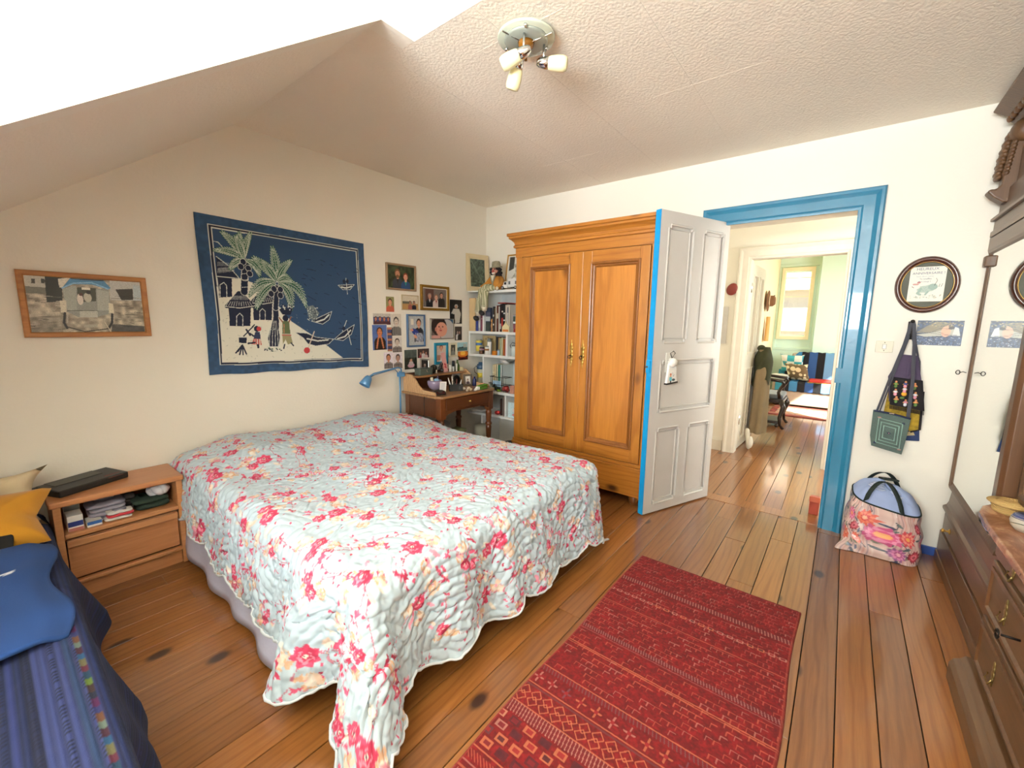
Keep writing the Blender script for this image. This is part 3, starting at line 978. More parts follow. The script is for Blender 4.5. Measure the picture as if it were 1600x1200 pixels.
def carton(name, label, x0, x1, y0, y1, z0, z1, bands, cat='box'):
    """bands: (z fraction from, to, colour) stripes printed on the front"""
    t = thing(name, label, cat, ((x0 + x1) / 2, (y0 + y1) / 2, z0))
    MB().box(x0, x1, y0, y1, z0, z1).build('carton', mat('white_card', 'e4e2dc', .6), t, bev=.001)
    for a, b, c in bands:
        MB().box(x0 + .001, x1 - .001, y0 - .0012, y0, z0 + (z1 - z0) * a, z0 + (z1 - z0) * b).build('printed_band', mat('print_' + c, c, .5), t)
    return t
carton('medicine_box', 'white medicine box with navy stripe standing in the nightstand shelf', .185, .24, 2.885, 2.98, .348, .425, [(.3, .62, '26367e'), (0, .2, 'b8756a')])
carton('medicine_box', 'grey medicine box behind the navy striped one on the shelf', .185, .243, 3.0, 3.05, .348, .46, [(0, 1, '8f918c')])
carton('medicine_box', 'small flat blue and white box on the nightstand shelf', .25, .305, 2.88, 2.96, .348, .375, [(.4, 1, '2d5fa4')])

def cloth_pile(name, label, c, cx, cy, z, sx, sy, n, th, cat='cloth', seed=0, stripe=None):
    r = random.Random(seed); t = thing(name, label, cat, (cx, cy, z))
    zz = z
    for k in range(n):
        w = sx * r.uniform(.86, 1); d = sy * r.uniform(.86, 1); ox = r.uniform(-.008, .008)
        col = stripe if (stripe and k == n // 2) else c
        def fn(u, v, w=w, d=d, ox=ox, zz=zz, ph=r.random() * 6):
            a = u * 2 * PI
            ca, sa = math.cos(a), math.sin(a)
            e = .35
            x = math.copysign(abs(ca) ** e, ca); y = math.copysign(abs(sa) ** e, sa)
            q = math.sin(v * PI) ** .5
            q = max(q, .02)
            return (cx + ox + x * w / 2 * (.9 + .1 * q) * (1 if 0 < v < 1 else .6), cy + y * d / 2 * (.9 + .1 * q) * (1 if 0 < v < 1 else .6),
                    zz + th * v + .004 * math.sin(x * 5 + ph) * (1 if v > .3 else 0))
        MB().grid(fn, 28, 6, True).build('fold', mat('cloth_' + col, col, .95, var=.15, bmp=.3, bscale=150), t, True, sub=1)
        zz += th * .82
    return t
cloth_pile('folded_cloth', 'grey folded garment in the nightstand shelf', '9a96a4', .335, 2.99, .348, .16, .16, 4, .026, seed=1)
cloth_pile('folded_cloth', 'white and red folded cloth at the front of the nightstand shelf', 'ddd8d4', .375, 2.91, .348, .11, .07, 3, .018, seed=2, stripe='b83a44')
cloth_pile('folded_cloth', 'dark brown knitted bundle between folded garments in the nightstand', '4a4442', .425, 3.04, .348, .07, .12, 3, .033, seed=4)
cloth_pile('folded_cloth', 'dark green folded towel in the nightstand shelf', '24352a', .52, 2.98, .348, .165, .17, 2, .036, seed=3)
wc = MB()
for k in range(5):
    wc.ell((.548 + .016 * math.cos(k * 2.3), 2.94 + .014 * math.sin(k * 1.9), .444 + .006 * math.sin(k * 3)), (.038, .04, .026), 12, 8, rotm('Z', k * 40) @ rotm('X', k * 25), .06)
tag(wc.build('crumpled_cloth', mat('white_linen', 'e6e6ee', .9, bmp=.4, bscale=40), None, True, sub=1), 'crumpled white cloth on the dark green towel', 'cloth')

# ================================================================== DAYBED
m_dbase = mat('dark_blue_mattress', '1f2a44', .9)
db = thing('daybed', 'low daybed under a blue woven spread beside the nightstand', 'bed', (-.3, 2.0, 0))
MB().box(-.75, .08, .7, 3.12, .16, .40).build('mattress', m_dbase, db, bev=.03)
MB().box(-.74, .07, .72, 3.1, .08, .16).build('base', m_bedwood, db)
for x in (-.68, .0):
    for y in (.8, 3.0):
        MB().box(x - .025, x + .025, y - .025, y + .025, 0, .08).build('leg', m_bedwood, db)
na, nb = 260, 340
s1 = np.linspace(0, 1, na)[None]; t1 = np.linspace(0, 1, nb)[:, None]
yy = .72 + 2.42 * t1 + 0 * s1
arcx = 1.22 * s1 + 0 * t1                    # cloth coordinate from the wall side to the hem
topw = .84
rd = .05
dd_ = np.clip(arcx - topw, 0, None)
th = np.minimum(dd_, rd * PI / 2) / rd; ex = np.clip(dd_ - rd * PI / 2, 0, None)
fold = .045 * np.sin(yy * 8.5 + .6) * np.clip(ex / .25, 0, 1) + .02 * np.sin(yy * 19) * np.clip(ex / .25, 0, 1)
xx = -.76 + np.minimum(arcx, topw) + rd * np.sin(th) + ex * .16 + fold
zz = .435 - rd * (1 - np.cos(th)) - ex * .985 + .018 * (vnoise(na, nb, 6, rq) - .4) * (1 - np.clip(ex / .1, 0, 1)) - .03 * sstep(yy, 2.75, 3.1)
zz = np.maximum(zz, .012)
acc = arcx / 1.22
stripes = np.array([lin_s(c) for c in ('3a4f96', '2a3360', '52589c', '27325a', '4a6aa0', '25455a', '62609c', '2c4488', '48628c', '1f2c50', '6a6aa8', '2b3a70')])
sid = (arcx / .0155).astype(int)
rs = np.random.default_rng(9); lut = rs.integers(0, len(stripes), 200)
colr = stripes[lut[np.clip(sid, 0, 199)]]
rib = np.mod(arcx, .0155) / .0155
colr = colr * (.72 + .38 * np.sin(PI * rib)[..., None])
dotm = (np.mod(yy, .013) < .005) & (np.mod(sid, 3) == 0) & (np.abs(rib - .5) < .3)
colr[dotm] = np.array(lin_s('1b2448'))
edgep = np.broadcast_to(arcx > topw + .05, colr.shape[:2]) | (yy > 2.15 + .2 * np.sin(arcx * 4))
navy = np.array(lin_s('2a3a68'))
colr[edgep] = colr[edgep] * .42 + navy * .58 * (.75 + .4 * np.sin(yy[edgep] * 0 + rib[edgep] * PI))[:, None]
colr[(np.abs(arcx - .52) < .0022) & (yy < 9)] = lin_s('b87a86')
# bright stitched join
jn = np.abs(arcx - (topw + .012) - .0 * yy) < .0085
jn = jn & (yy < 1.95)
cyc = np.array([lin_s(c) for c in ('c8304a', 'e0b060', '3a90b8', '8a2a40', 'd8d0a0', 'e0703a', '5a5aa0', 'b02a70', '2a3a50', '7a3a30', 'c4cc3a', '2a6a80')])
ci = (np.mod((yy / .032).astype(int), 12))
colr[jn] = cyc[ci[jn]]
hz = .0035 * np.abs(np.sin(PI * rib)) + .002 * vnoise(na, nb, 60, rq)
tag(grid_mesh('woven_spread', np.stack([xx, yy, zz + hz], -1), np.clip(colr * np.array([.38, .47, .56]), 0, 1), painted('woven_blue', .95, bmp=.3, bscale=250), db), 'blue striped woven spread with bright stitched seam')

def pillow(name, label, M, w, h, t, m, cat='pillow', ear=.0, seed=0):
    r = random.Random(seed)
    def side(sg):
        def fn(u, v):
            a, b = u * 2 - 1, v * 2 - 1
            k = (1 - a ** 4) * (1 - b ** 4)
            pinch = 1 - .10 * (1 - abs(a) ** 2) * b * b - 0
            pz = 1 - .10 * (1 - abs(b) ** 2) * a * a
            ex = 1 + ear * (abs(a * b) ** 6)
            return M @ Vector((a * w / 2 * pz * ex, b * h / 2 * pinch * ex, sg * t / 2 * max(k, 0) ** .55 + .004 * math.sin(a * 9 + seed) * math.cos(b * 7)))
        return fn
    mb = MB().grid(side(1), 18, 18).grid(side(-1), 18, 18)
    o = mb.build(name, m, None, True)
    bm = bmesh.new(); bm.from_mesh(o.data); bmesh.ops.remove_doubles(bm, verts=bm.verts, dist=.0008); bmesh.ops.recalc_face_normals(bm, faces=bm.faces); bm.to_mesh(o.data); bm.free()
    o.data.polygons.foreach_set('use_smooth', [True] * len(o.data.polygons))
    return tag(o, label, cat)
m_linen = mat('cream_linen', 'cdbd9c', .95, var=.08, bmp=.3, bscale=120)
pillow('cushion', 'cream linen cushion leaning against the wall at the head of the daybed', Matrix.Translation((-.06, 3.0, .545)) @ rotm('Z', -14) @ rotm('X', 62), .34, .24, .12, m_linen, 'cushion', .22, 1)
# mustard felt star cushion with a black patch
m_must = mat('mustard_felt', 'b47c16', .95, var=.12, bmp=.3, bscale=140, sheen=.2)
stc = thing('felt_cushion', 'mustard yellow felt cushion with pointed tips and black patch on the daybed', 'cushion', (-.1, 2.62, .44), local=True)
SM = Matrix.Translation((-.055, 2.70, .535)) @ rotm('Z', -8) @ rotm('X', 38)
pts = []
for k in range(10):
    a = PI / 2 + k * PI / 5 + .3; rads = (.23, .14)[k % 2]
    pts.append((rads * math.cos(a), rads * math.sin(a)))
def starfn(sg):
    def fn(u, v):
        t = u * 10; k = int(t) % 10; f = t - int(t)
        x = pts[k][0] * (1 - f) + pts[(k + 1) % 10][0] * f; y = pts[k][1] * (1 - f) + pts[(k + 1) % 10][1] * f
        q = 1 - v
        return (x * q, y * q, sg * .07 * (1 - q ** 3) ** .6)
    return fn
ROOTS[stc.name] = Matrix.Identity(4)
stc.matrix_world = SM
MB().grid(starfn(1), 61, 9).grid(starfn(-1), 61, 9).build('body', m_must, stc, True)
MB().box(.0, .085, -.16, -.075, .035, .052).build('patch', mat('black_felt', '1c1a18', .95), stc, bev=.006)

# blue folded T-shirt lying on the spread
nt, nu2 = 60, 80
S1 = np.linspace(0, 1, nt)[None]; T1 = np.linspace(0, 1, nu2)[:, None]
X_ = -.55 + .645 * S1 - .05 * np.clip(.3 - T1, 0, 1) * S1 + .02 * np.sin(T1 * 9) * S1 ** 5
Y_ = 1.62 + .86 * T1 + .12 * S1 * (1 - T1) + 0 * S1
Z_ = .482 + .012 * np.sin(S1 * 5 + T1 * 4) + .005 * np.exp(-((T1 - .55 - .1 * S1) / .08) ** 2) - .025 * sstep(S1 + 0 * T1, .9, 1.0)
cb = np.empty((nu2, nt, 3)); cb[:] = lin_s('1a3f78'); cb *= (.9 + .15 * vnoise(nt, nu2, 5, rq))[..., None]
wl_ = np.abs(T1 - .62 + .05 * np.sin(S1 * 6)) < .011
cb[wl_ & (S1 < .86)] = lin_s('d8dce4')
ts = grid_mesh('folded_garment', np.stack([X_, Y_ + 0 * X_, Z_ + 0 * X_], -1), cb, painted('jersey_print', .9, bmp=.2))
md = ts.modifiers.new('thick', 'SOLIDIFY'); md.thickness = .014; md.offset = 0
tag(ts, 'folded royal blue garment with a white stripe lying on the woven spread', 'clothes')

# ================================================================== RUG
RX0, RX1, RY0, RY1 = .55, 2.375, .035, .842
cvr = Canvas(330, 740, '8e2426')                       # u across the rug, v along it (0 = far end)
def rnoise(n):
    return vnoise(330, 740, n, rq)
base = np.array(lin_s('741013'))
tone = .78 + .3 * rnoise(40) + .12 * (rq.random((740, 330)) - .5)
cvr.a = base * (tone + .35 * (vnoise(330, 740, 110, rq) - .5))[..., None]
L = RX1 - RX0
def vv(x):
    return (RX1 - x) / L
def band(x, wd, c, op=.8):
    v = vv(x); cvr.rect(0, 1, v - wd / L / 2, v + wd / L / 2, c, op)
GO, DK, TN, MR = 'c88a5a', '3a1c24', 'b89a86', '6e1a22'
def teeth(x, w, n, c, bg):
    band(x, w, bg, .8)
    v = vv(x)
    for k in range(n):
        u = (k + .5) / n; cvr.line([(u - .25 / n, v - w / L / 2), (u + .25 / n, v + w / L / 2)], .004, c, .9)
def boxes(x, w, n, cs, ph=0):
    v = vv(x)
    for k in range(n):
        u = (k + ph) / n; h = w / L / 2 * .8; q = .33 / n
        cvr.rect(u - q, u + q, v - h, v + h, rr.choice(cs), .85)
        cvr.rect(u - q * .6, u + q * .6, v - h * .55, v + h * .55, rr.choice((MR, DK, '8e2426')), .9)
def diamonds(x, w, n, c):
    v = vv(x); h = w / L / 2
    for k in range(n):
        u = (k + .5) / n; q = .42 / n
        cvr.line([(u - q, v), (u, v + h), (u + q, v), (u, v - h), (u - q, v)], .0045, c, .85)
def stars(x, w, n, cs):
    v = vv(x); h = w / L / 2
    for k in range(n):
        u = (k + .5) / n; c = rr.choice(cs)
        cvr.line([(u - .3 / n, v), (u + .3 / n, v)], .008, c, .8); cvr.line([(u, v - h * .8), (u, v + h * .8)], .008, c, .8)
        cvr.ell(u, v, .12 / n, .12 / n, '8e2426')
def brick(x0, x1, c, n, rows):
    for j in range(rows):
        x = x0 + (x1 - x0) * (j + .5) / rows
        v = vv(x); h = (x1 - x0) / rows / L / 2
        for k in range(n):
            if rr.random() < .62:
                u = (k + (j % 2) * .5) / n
                cvr.line([(u, v - h * .7), (u, v + h * .5), (u + .8 / n, v + h * .5)], .0042, c if rr.random() < .75 else TN, .7)
brick(2.36, 2.12, 'b0584a', 44, 9); teeth(2.09, .03, 62, TN, '5c2a2c')
brick(2.06, 1.86, 'a85044', 40, 6); band(1.96, .006, TN, .6); boxes(1.96, .022, 20, (TN, GO), .3)
band(1.855, .005, GO, .6); brick(1.85, 1.63, 'bc6a4e', 34, 8); teeth(1.62, .02, 74, '9a8078', '5a2a2c'); band(1.60, .006, 'a07a70', .6)
brick(1.59, 1.32, 'c0704e', 32, 9); band(1.5, .004, GO, .8); band(1.49, .004, GO, .6); band(1.31, .005, GO, .8)
teeth(1.295, .02, 60, '6a5a58', MR); stars(1.245, .06, 13, (TN, GO, '6a5560')); band(1.205, .005, GO, .8); band(1.195, .008, '5a4648', .7)
for x in (1.165, 1.135):
    diamonds(x, .045, 16, GO)
band(1.105, .004, GO, .8); teeth(1.08, .045, 64, TN, '6a2426')
for k, x in enumerate((1.035, .995, .955, .915)):
    boxes(x, .036, 13, (GO, TN, DK, 'd8b088', '4a3a40'), .2 + .5 * (k % 2))
band(.885, .005, GO, .8)
for k in range(60):
    u = k / 60; cvr.line([(u, vv(.87)), (u + .03, vv(.845))], .004, GO, .6)
band(.83, .005, TN, .7); band(.81, .006, GO, .7); teeth(.78, .04, 50, TN, MR)
brick(.75, .56, 'c0704e', 30, 8)
for side in (0, 1):
    cvr.rect(0 if side == 0 else .985, .015 if side == 0 else 1, 0, 1, '9c4a3a', .7)
gnd = base * (.8 + .3 * vnoise(330, 740, 60, rq))[..., None]
cvr.a = cvr.a * .72 + gnd * .28
Xr = (RX1 - L * np.linspace(0, 1, 740))[:, None] + 0 * np.linspace(0, 1, 330)[None]
Yr = (RY1 - (RY1 - RY0) * np.linspace(0, 1, 330))[None] + .006 * np.sin(Xr * 7)
Zr = .012 + .0016 * (rnoise(90) - .5) + 0 * Xr
eu = np.linspace(0, 1, 330)[None] + 0 * Xr; ev = np.linspace(0, 1, 740)[:, None] + 0 * Yr
ed_ = np.minimum(np.minimum(eu, 1 - eu) * .8, np.minimum(ev, 1 - ev) * L)
Zr = np.where(ed_ < .008, .002 + (Zr - .002) * np.sqrt(np.clip(ed_ / .008, 0, 1)), Zr)
rug = grid_mesh('rug', np.stack([Xr, Yr, Zr], -1), cvr.a, painted('rug_pile', .95, bmp=.35, bscale=500))
tag(rug, 'long red patterned wool rug lying on the plank floor at the foot of the bed', 'rug')

# ================================================================== PICTURES ON THE BED WALL
def homog(src):
    """map from four digitised corner points (tl, tr, br, bl) to the unit square"""
    dst = [(0, 1), (1, 1), (1, 0), (0, 0)]
    A_ = []; b_ = []
    for (x, y), (u, v) in zip(src, dst):
        A_ += [[x, y, 1, 0, 0, 0, -u * x, -u * y], [0, 0, 0, x, y, 1, -v * x, -v * y]]; b_ += [u, v]
    h = np.linalg.solve(np.array(A_, float), np.array(b_, float))
    def f(x, y):
        w = h[6] * x + h[7] * y + 1
        return ((h[0] * x + h[1] * y + h[2]) / w, (h[3] * x + h[4] * y + h[5]) / w)
    return f


WU, WV, WN = (1, 0, 0), (0, 0, 1), (0, -1, 0)


def framed(name, label, x0, x1, z0, z1, cv, fw, dep, m, mount=0, y=YA, cat='picture', group=None):
    t = thing(name, label, cat, ((x0 + x1) / 2, y, z0), group=group)
    w, h = x1 - x0, z1 - z0
    MB().rings((x0, y, z0), WU, WV, WN, w, h, [(0, 0), (0, dep * .9), (fw * .2, dep), (fw * .8, dep * .92), (fw, dep * .55), (fw, 0)]).build('frame', m, t)
    if mount:
        MB().box(x0 + fw, x1 - fw, y - dep * .42, y, z0 + fw, z1 - fw).build('mount', mat('cream_mount', 'e6dfce', .8), t)
    q = fw + mount
    print_on('photograph', cv, (x0 + q, y - dep * .45, z0 + q), WU, WV, w - 2 * q, h - 2 * q, t)
    MB().box(x0 + fw, x1 - fw, y - dep * .36, y, z0 + fw, z1 - fw).build('backing', mat('backing_card', '6b5a44', .9), t)
    return t


def snapshot(name, label, x0, x1, z0, z1, cv, tilt=0, off=.002, border=0, group=None):
    cx, cz = (x0 + x1) / 2, (z0 + z1) / 2; w, h = x1 - x0, z1 - z0
    t = thing(name, label, 'photo', M=Matrix.Translation((cx, YA - off, cz)) @ rotm('Y', tilt), local=True)
    if group:
        t['group'] = group
    MB().box(-w / 2, w / 2, 0, .0012, -h / 2, h / 2).build('paper', mat('photo_paper', 'ece8e0', .5), t)
    print_on('image', cv, (-w / 2 + border, -.0004, -h / 2 + border), WU, WV, w - 2 * border, h - 2 * border, t)
    return t


def figure(cv, x, y, s, skin, hair, top, top2=None):
    """simple head and shoulders: x, y = chin, s = head width"""
    a = cv.asp
    cv.ell(x, y - 1.25 * s * a, 1.15 * s, 1.0 * s, top); cv.rect(x - 1.15 * s, x + 1.15 * s, max(0, y - 3 * s * a), y - 1.25 * s * a, top)
    if top2:
        cv.poly([(x - .3 * s, y - .3 * s * a), (x + .3 * s, y - .3 * s * a), (x, y - 1.4 * s * a)], top2)
    cv.rect(x - .22 * s, x + .22 * s, y - .45 * s * a, y + .2 * s * a, skin)
    cv.ell(x, y + .62 * s * a, .6 * s, .75 * s, hair); cv.ell(x, y + .42 * s * a, .46 * s, .6 * s, skin)
    cv.ell(x - .17 * s, y + .52 * s * a, .07 * s, .05 * s, '3a2a22'); cv.ell(x + .17 * s, y + .52 * s * a, .07 * s, .05 * s, '3a2a22')
    cv.ell(x, y + .12 * s * a, .16 * s, .05 * s, '9a4a42')


def C(w, h, bg, n=.05):
    return Canvas(w, h, bg).grain(n)


m_fr1 = wood('frame_light_oak', 'a06a34', 'b67c42', 'x', 2, .5)
m_fr2 = mat('frame_taupe', '9a7e60', .5); m_fr3 = mat('frame_gold', 'a67c2c', .35, .5, var=.25, scale=40)
m_fr4 = mat('frame_beige', 'b8a888', .5); m_fr5 = mat('frame_slate_blue', '4f6f94', .5); m_fr6 = mat('frame_pewter', '8c8678', .4, .4); m_fr7 = mat('frame_teal', '1e8aa8', .5); m_fr8 = mat('frame_ivory', 'd9cfb4', .5)

# --- cycle rickshaw photograph
rk = homog([(222, 180), (1475, 270), (1508, 800), (298, 800)])
cv = Canvas(300, 200, 'a39b8c')
nz = vnoise(300, 200, 26, rq); cv.a = cv.a * (.7 + .6 * nz[..., None])
P_ = lambda *p: [rk(*q) for q in p]
cv.poly(P_((222, 180), (470, 200), (470, 380), (240, 370)), 'b9b8ae')
for a in (310, 415):
    cv.poly(P_((a, 220), (a + 40, 224), (a + 40, 275), (a, 270)), '3a3c38')
cv.poly(P_((225, 300), (470, 320), (470, 385), (235, 380)), '55564e', .7)
cv.poly(P_((455, 195), (640, 210), (640, 470), (470, 480)), '1f2220')
cv.poly(P_((1150, 250), (1475, 270), (1485, 470), (1150, 460)), 'b7b8b4'); cv.poly(P_((1210, 345), (1395, 340), (1395, 460), (1270, 460)), '3a3834')
cv.poly(P_((1400, 300), (1480, 310), (1485, 470), (1400, 465)), 'b0bcc0')
for k in range(46):
    y = 400 + 390 * rr.random(); x = rr.choice((rr.uniform(250, 600), rr.uniform(1160, 1480))); ln = rr.uniform(40, 160)
    cv.line(P_((x, y), (x + ln, y + rr.uniform(-14, 20))), .006, rr.choice(('4a4640', '2e2c2a', 'cfc6b4', 'd8d0c0', '6a645a')), .8)
cv.poly(P_((270, 640), (640, 620), (640, 800), (290, 800)), '57524a', .35); cv.poly(P_((1160, 720), (1500, 740), (1500, 800), (1150, 800)), '24262a', .7)
cv.poly(P_((640, 330), (1140, 340), (1160, 600), (1000, 640), (800, 640), (680, 580)), '8f948e')
cv.poly(P_((640, 330), (790, 300), (790, 560), (690, 570)), 'a2a7a0'); cv.poly(P_((1010, 340), (1140, 370), (1130, 570), (1010, 570)), 'a9ada6')
cv.poly(P_((800, 320), (1000, 330), (1000, 470), (800, 480)), '3e4238'); cv.poly(P_((850, 320), (940, 326), (940, 350), (850, 345)), 'e0ddd0')
cv.ell(*rk(830, 450), .026, .07, 'd8d0c8'); cv.ell(*rk(910, 430), .034, .06, 'bab8aa'); cv.ell(*rk(920, 375), .022, .022, '26221e'); cv.ell(*rk(838, 395), .018, .02, '4a2c26')
cv.poly(P_((600, 225), (730, 215), (640, 320), (610, 320)), 'd5d2c6')
cv.poly(P_((640, 325), (730, 220), (1080, 240), (1160, 330), (1130, 345), (960, 290), (760, 285)), '4c84ae'); cv.line(P_((640, 325), (760, 275), (960, 270), (1130, 340)), .016, '86b4d4'); cv.line(P_((740, 225), (1080, 250)), .012, '1e2a3a')
cv.poly(P_((610, 460), (680, 460), (680, 590), (620, 590)), 'cfcab8'); cv.poly(P_((1130, 490), (1180, 500), (1185, 605), (1130, 600)), 'd5d0bc')
cv.poly(P_((820, 570), (1010, 570), (1010, 645), (820, 640)), 'b7bab2')
cv.line(P_((660, 595), (650, 700), (680, 755)), .022, '24262a'); cv.line(P_((1165, 610), (1160, 700), (1120, 765)), .022, '24262a')
cv.line(P_((690, 610), (685, 700)), .01, 'b0aca0'); cv.line(P_((690, 745), (870, 795), (1120, 765)), .012, '33322e')
cv.poly(P_((860, 720), (1005, 720), (1005, 750), (860, 750)), 'a8a496'); cv.line(P_((1080, 690), (1145, 800)), .008, 'c8beaa'); cv.line(P_((690, 570), (1010, 572)), .008, '4e524c')
cv.grain(.08)
framed('framed_photo', 'wide grey photograph of a cycle rickshaw in light wood frame above the daybed', .152, .637, 1.287, 1.615, cv, .026, .02, m_fr1)

# --- batik wall hanging
bt = homog([(82, 80), (1153, 283), (1182, 1047), (195, 1112)])
cv = Canvas(430, 376, '2e4a6a')
cv.a = cv.a * (.86 + .22 * vnoise(430, 376, 60, rq) + .08 * vnoise(430, 376, 9, rq))[..., None]
Q = lambda *p: [bt(*q) for q in p]
INK, WAX, GRN, SEA = '1a2138', 'c9ccc2', '24583f', '2a4566'
IN = [(200, 180), (1112, 330), (1140, 1000), (268, 1035)]
cv.poly(Q((172, 157), (1118, 318), (1145, 1012), (258, 1050)), WAX); cv.poly(Q((178, 163), (1115, 322), (1142, 1009), (263, 1046)), INK)
cv.poly(Q((196, 178), (1108, 330), (1137, 1000), (272, 1034)), WAX)
cv.poly(Q((203, 186), (1104, 335), (1132, 996), (277, 1028)), SEA)
nzs = (.9 + .18 * vnoise(430, 376, 50, rq))[..., None]
beach = Q((232, 500), (330, 505), (385, 505), (480, 540), (560, 640), (700, 775), (790, 835), (900, 905), (960, 950), (1020, 996), (275, 1030), (240, 620))
cv.poly(beach, 'd3d2c4')
for k in range(150):
    x, y = rr.uniform(260, 1000), rr.uniform(640, 1020)
    if y > 640 + max(0, x - 640) * .9:
        cv.line(Q((x, y), (x + rr.uniform(-14, 14), y + rr.uniform(-8, 8))), .0028, '8f948c', .6)
for k in range(70):
    x, y = rr.uniform(720, 1110), rr.uniform(380, 980)
    if y < 640 + (x - 640) * .7:
        cv.line(Q((x, y), (x + rr.uniform(12, 34), y + rr.uniform(0, 16))), .004, INK, .8)
def hut(x0, x1, yt, ye, yb, lean=0):
    cx = (x0 + x1) / 2; w = x1 - x0
    cv.poly(Q((x0 + .14 * w, ye), (x1 - .14 * w, ye), (x1 - .16 * w, yb), (x0 + .18 * w, yb)), INK)
    cv.poly(Q((cx - 12, yt), (cx + 12, yt), (x1, ye - 4), (x1 - 10, ye + 8), (x0 + 10, ye + 12), (x0, ye)), INK)
    cv.line(Q((x0, ye), (cx, ye + 10), (x1, ye - 4)), .004, WAX)
    for k in range(11):
        a = x0 + (k + .7) * w / 12
        cv.line(Q((a, ye - 4), (a + (cx - a) * .2, ye - 30)), .003, WAX, .8); cv.line(Q((a + (cx - a) * .35, ye - 42), (a + (cx - a) * .55, ye - 66)), .003, WAX, .7)
    d = .1 * w
    cv.line(Q((cx - d, yb - 2), (cx - d, ye + (yb - ye) * .5), (cx, ye + (yb - ye) * .35), (cx + d, ye + (yb - ye) * .5), (cx + d, yb - 2)), .0036, WAX)
cv.poly(Q((235, 490), (325, 490), (325, 620), (245, 625)), INK); cv.poly(Q((228, 365), (300, 420), (370, 500), (232, 490)), INK)
cv.line(Q((228, 365), (300, 420), (372, 503), (232, 492)), .004, WAX); cv.line(Q((250, 620), (250, 545), (275, 530), (292, 550), (292, 620)), .0036, WAX); cv.line(Q((215, 270), (240, 275), (290, 330)), .004, WAX)
for k in range(12):
    a = 238 + k * 9; cv.line(Q((a, 470 - k), (a + 4, 440 - k)), .003, WAX, .8); cv.line(Q((a, 425), (a + 3, 400 + k)), .003, WAX, .6)
hut(430, 600, 585, 655, 765); hut(275, 470, 585, 680, 803)
def frond(x, y, x1, y1, bend, wd=20):
    n = 13; pts = []
    dx, dy = x1 - x, y1 - y; L_ = math.hypot(dx, dy); px, py = -dy / L_, dx / L_
    for k in range(n + 1):
        t = k / n; pts.append((x + dx * t + px * bend * math.sin(PI * t), y + dy * t + py * bend * math.sin(PI * t)))
    for s_ in (-1, 1):
        for k in range(1, n):
            (a, b), (c, d) = pts[k], pts[min(k + 1, n)]
            w = wd * math.sin(PI * min(.97, .12 + k / n * .9)) + 4
            ex, ey = c + (c - a) * .9 + px * s_ * w, d + (d - b) * .9 + py * s_ * w
            cv.line(Q((a, b), (ex, ey)), .009, GRN); cv.line(Q((a + px * s_ * w * .4, b + py * s_ * w * .4), (ex, ey)), .0034, WAX, .9)
    cv.line(Q(*pts), .0034, WAX, .8)
def trunk(pts, w0, w1):
    n = len(pts)
    for k in range(n - 1):
        w = w0 + (w1 - w0) * k / (n - 1)
        cv.line(Q(pts[k], pts[k + 1]), (w + 6) / 1000, WAX); cv.line(Q(pts[k], pts[k + 1]), w / 1000, INK)
trunk([(402, 590), (405, 500), (415, 400)], 34, 30)
for y in (475, 515, 560):
    cv.line(Q((388, y), (422, y - 2)), .003, WAX)
for t in ((270, 215, 14), (375, 222, -8), (440, 225, -12), (228, 325, 18), (315, 440, 12), (500, 480, -24), (352, 240, 4)):
    frond(405, 385, t[0], t[1], t[2], 20)
for x, y in ((397, 400), (383, 430), (430, 440), (438, 475)):
    cv.ell(*bt(x, y), .017, .019, WAX); cv.ell(*bt(x, y), .0145, .0165, INK)
trunk([(600, 770), (597, 690), (606, 560)], 30, 24)
cv.poly(Q((560, 820), (620, 815), (632, 870), (622, 935), (558, 935), (545, 880)), WAX); cv.poly(Q((565, 825), (615, 820), (625, 870), (616, 928), (563, 930), (551, 880)), INK); cv.poly(Q((582, 760), (618, 760), (618, 822), (565, 822)), INK)
for a in (562, 580, 598, 614):
    cv.line(Q((a, 930), (a - 2, 870), (a * .5 + 295, 770)), .003, WAX, .9)
for t in ((468, 375, 10), (582, 315, 6), (690, 395, -14), (440, 600, 34), (480, 680, 24), (785, 665, -46), (695, 690, -30), (520, 400, 4), (700, 520, -22)):
    frond(608, 525, t[0], t[1], t[2], 24)
for x, y in ((588, 570), (570, 600), (628, 573), (628, 610)):
    cv.ell(*bt(x, y), .018, .021, WAX); cv.ell(*bt(x, y), .0155, .0185, INK)
# cook with pot and fire, carrier with basket
cv.poly(Q((368, 872), (420, 872), (418, 908), (372, 908)), INK); cv.line(Q((370, 872), (420, 872)), .004, WAX)
for a, b in ((355, 970), (378, 980), (400, 980), (420, 975), (368, 960)):
    cv.line(Q((393, 920), (a, b)), .008, INK)
cv.line(Q((400, 865), (465, 795)), .007, INK); cv.line(Q((440, 860), (415, 825)), .01, INK); cv.line(Q((470, 870), (440, 850)), .01, INK)
cv.ell(*bt(480, 820), .016, .018, INK); cv.ell(*bt(494, 820), .013, .014, 'b23a3c'); cv.poly(Q((470, 840), (500, 840), (505, 885), (462, 880)), '2a3350'); cv.poly(Q((462, 880), (505, 885), (515, 922), (450, 915)), 'b8615c')
for a in (470, 485, 500):
    cv.line(Q((a, 885), (a + 3, 920)), .004, 'd8d0c0')
cv.line(Q((470, 905), (430, 910)), .01, INK); cv.line(Q((490, 920), (492, 935)), .012, INK)
cv.poly(Q((612, 690), (705, 690), (690, 730), (640, 730)), INK)
for k in range(40):
    x, y = rr.uniform(610, 710), rr.uniform(668, 700); cv.ell(*bt(x, y), .004, .004, rr.choice((WAX, INK)))
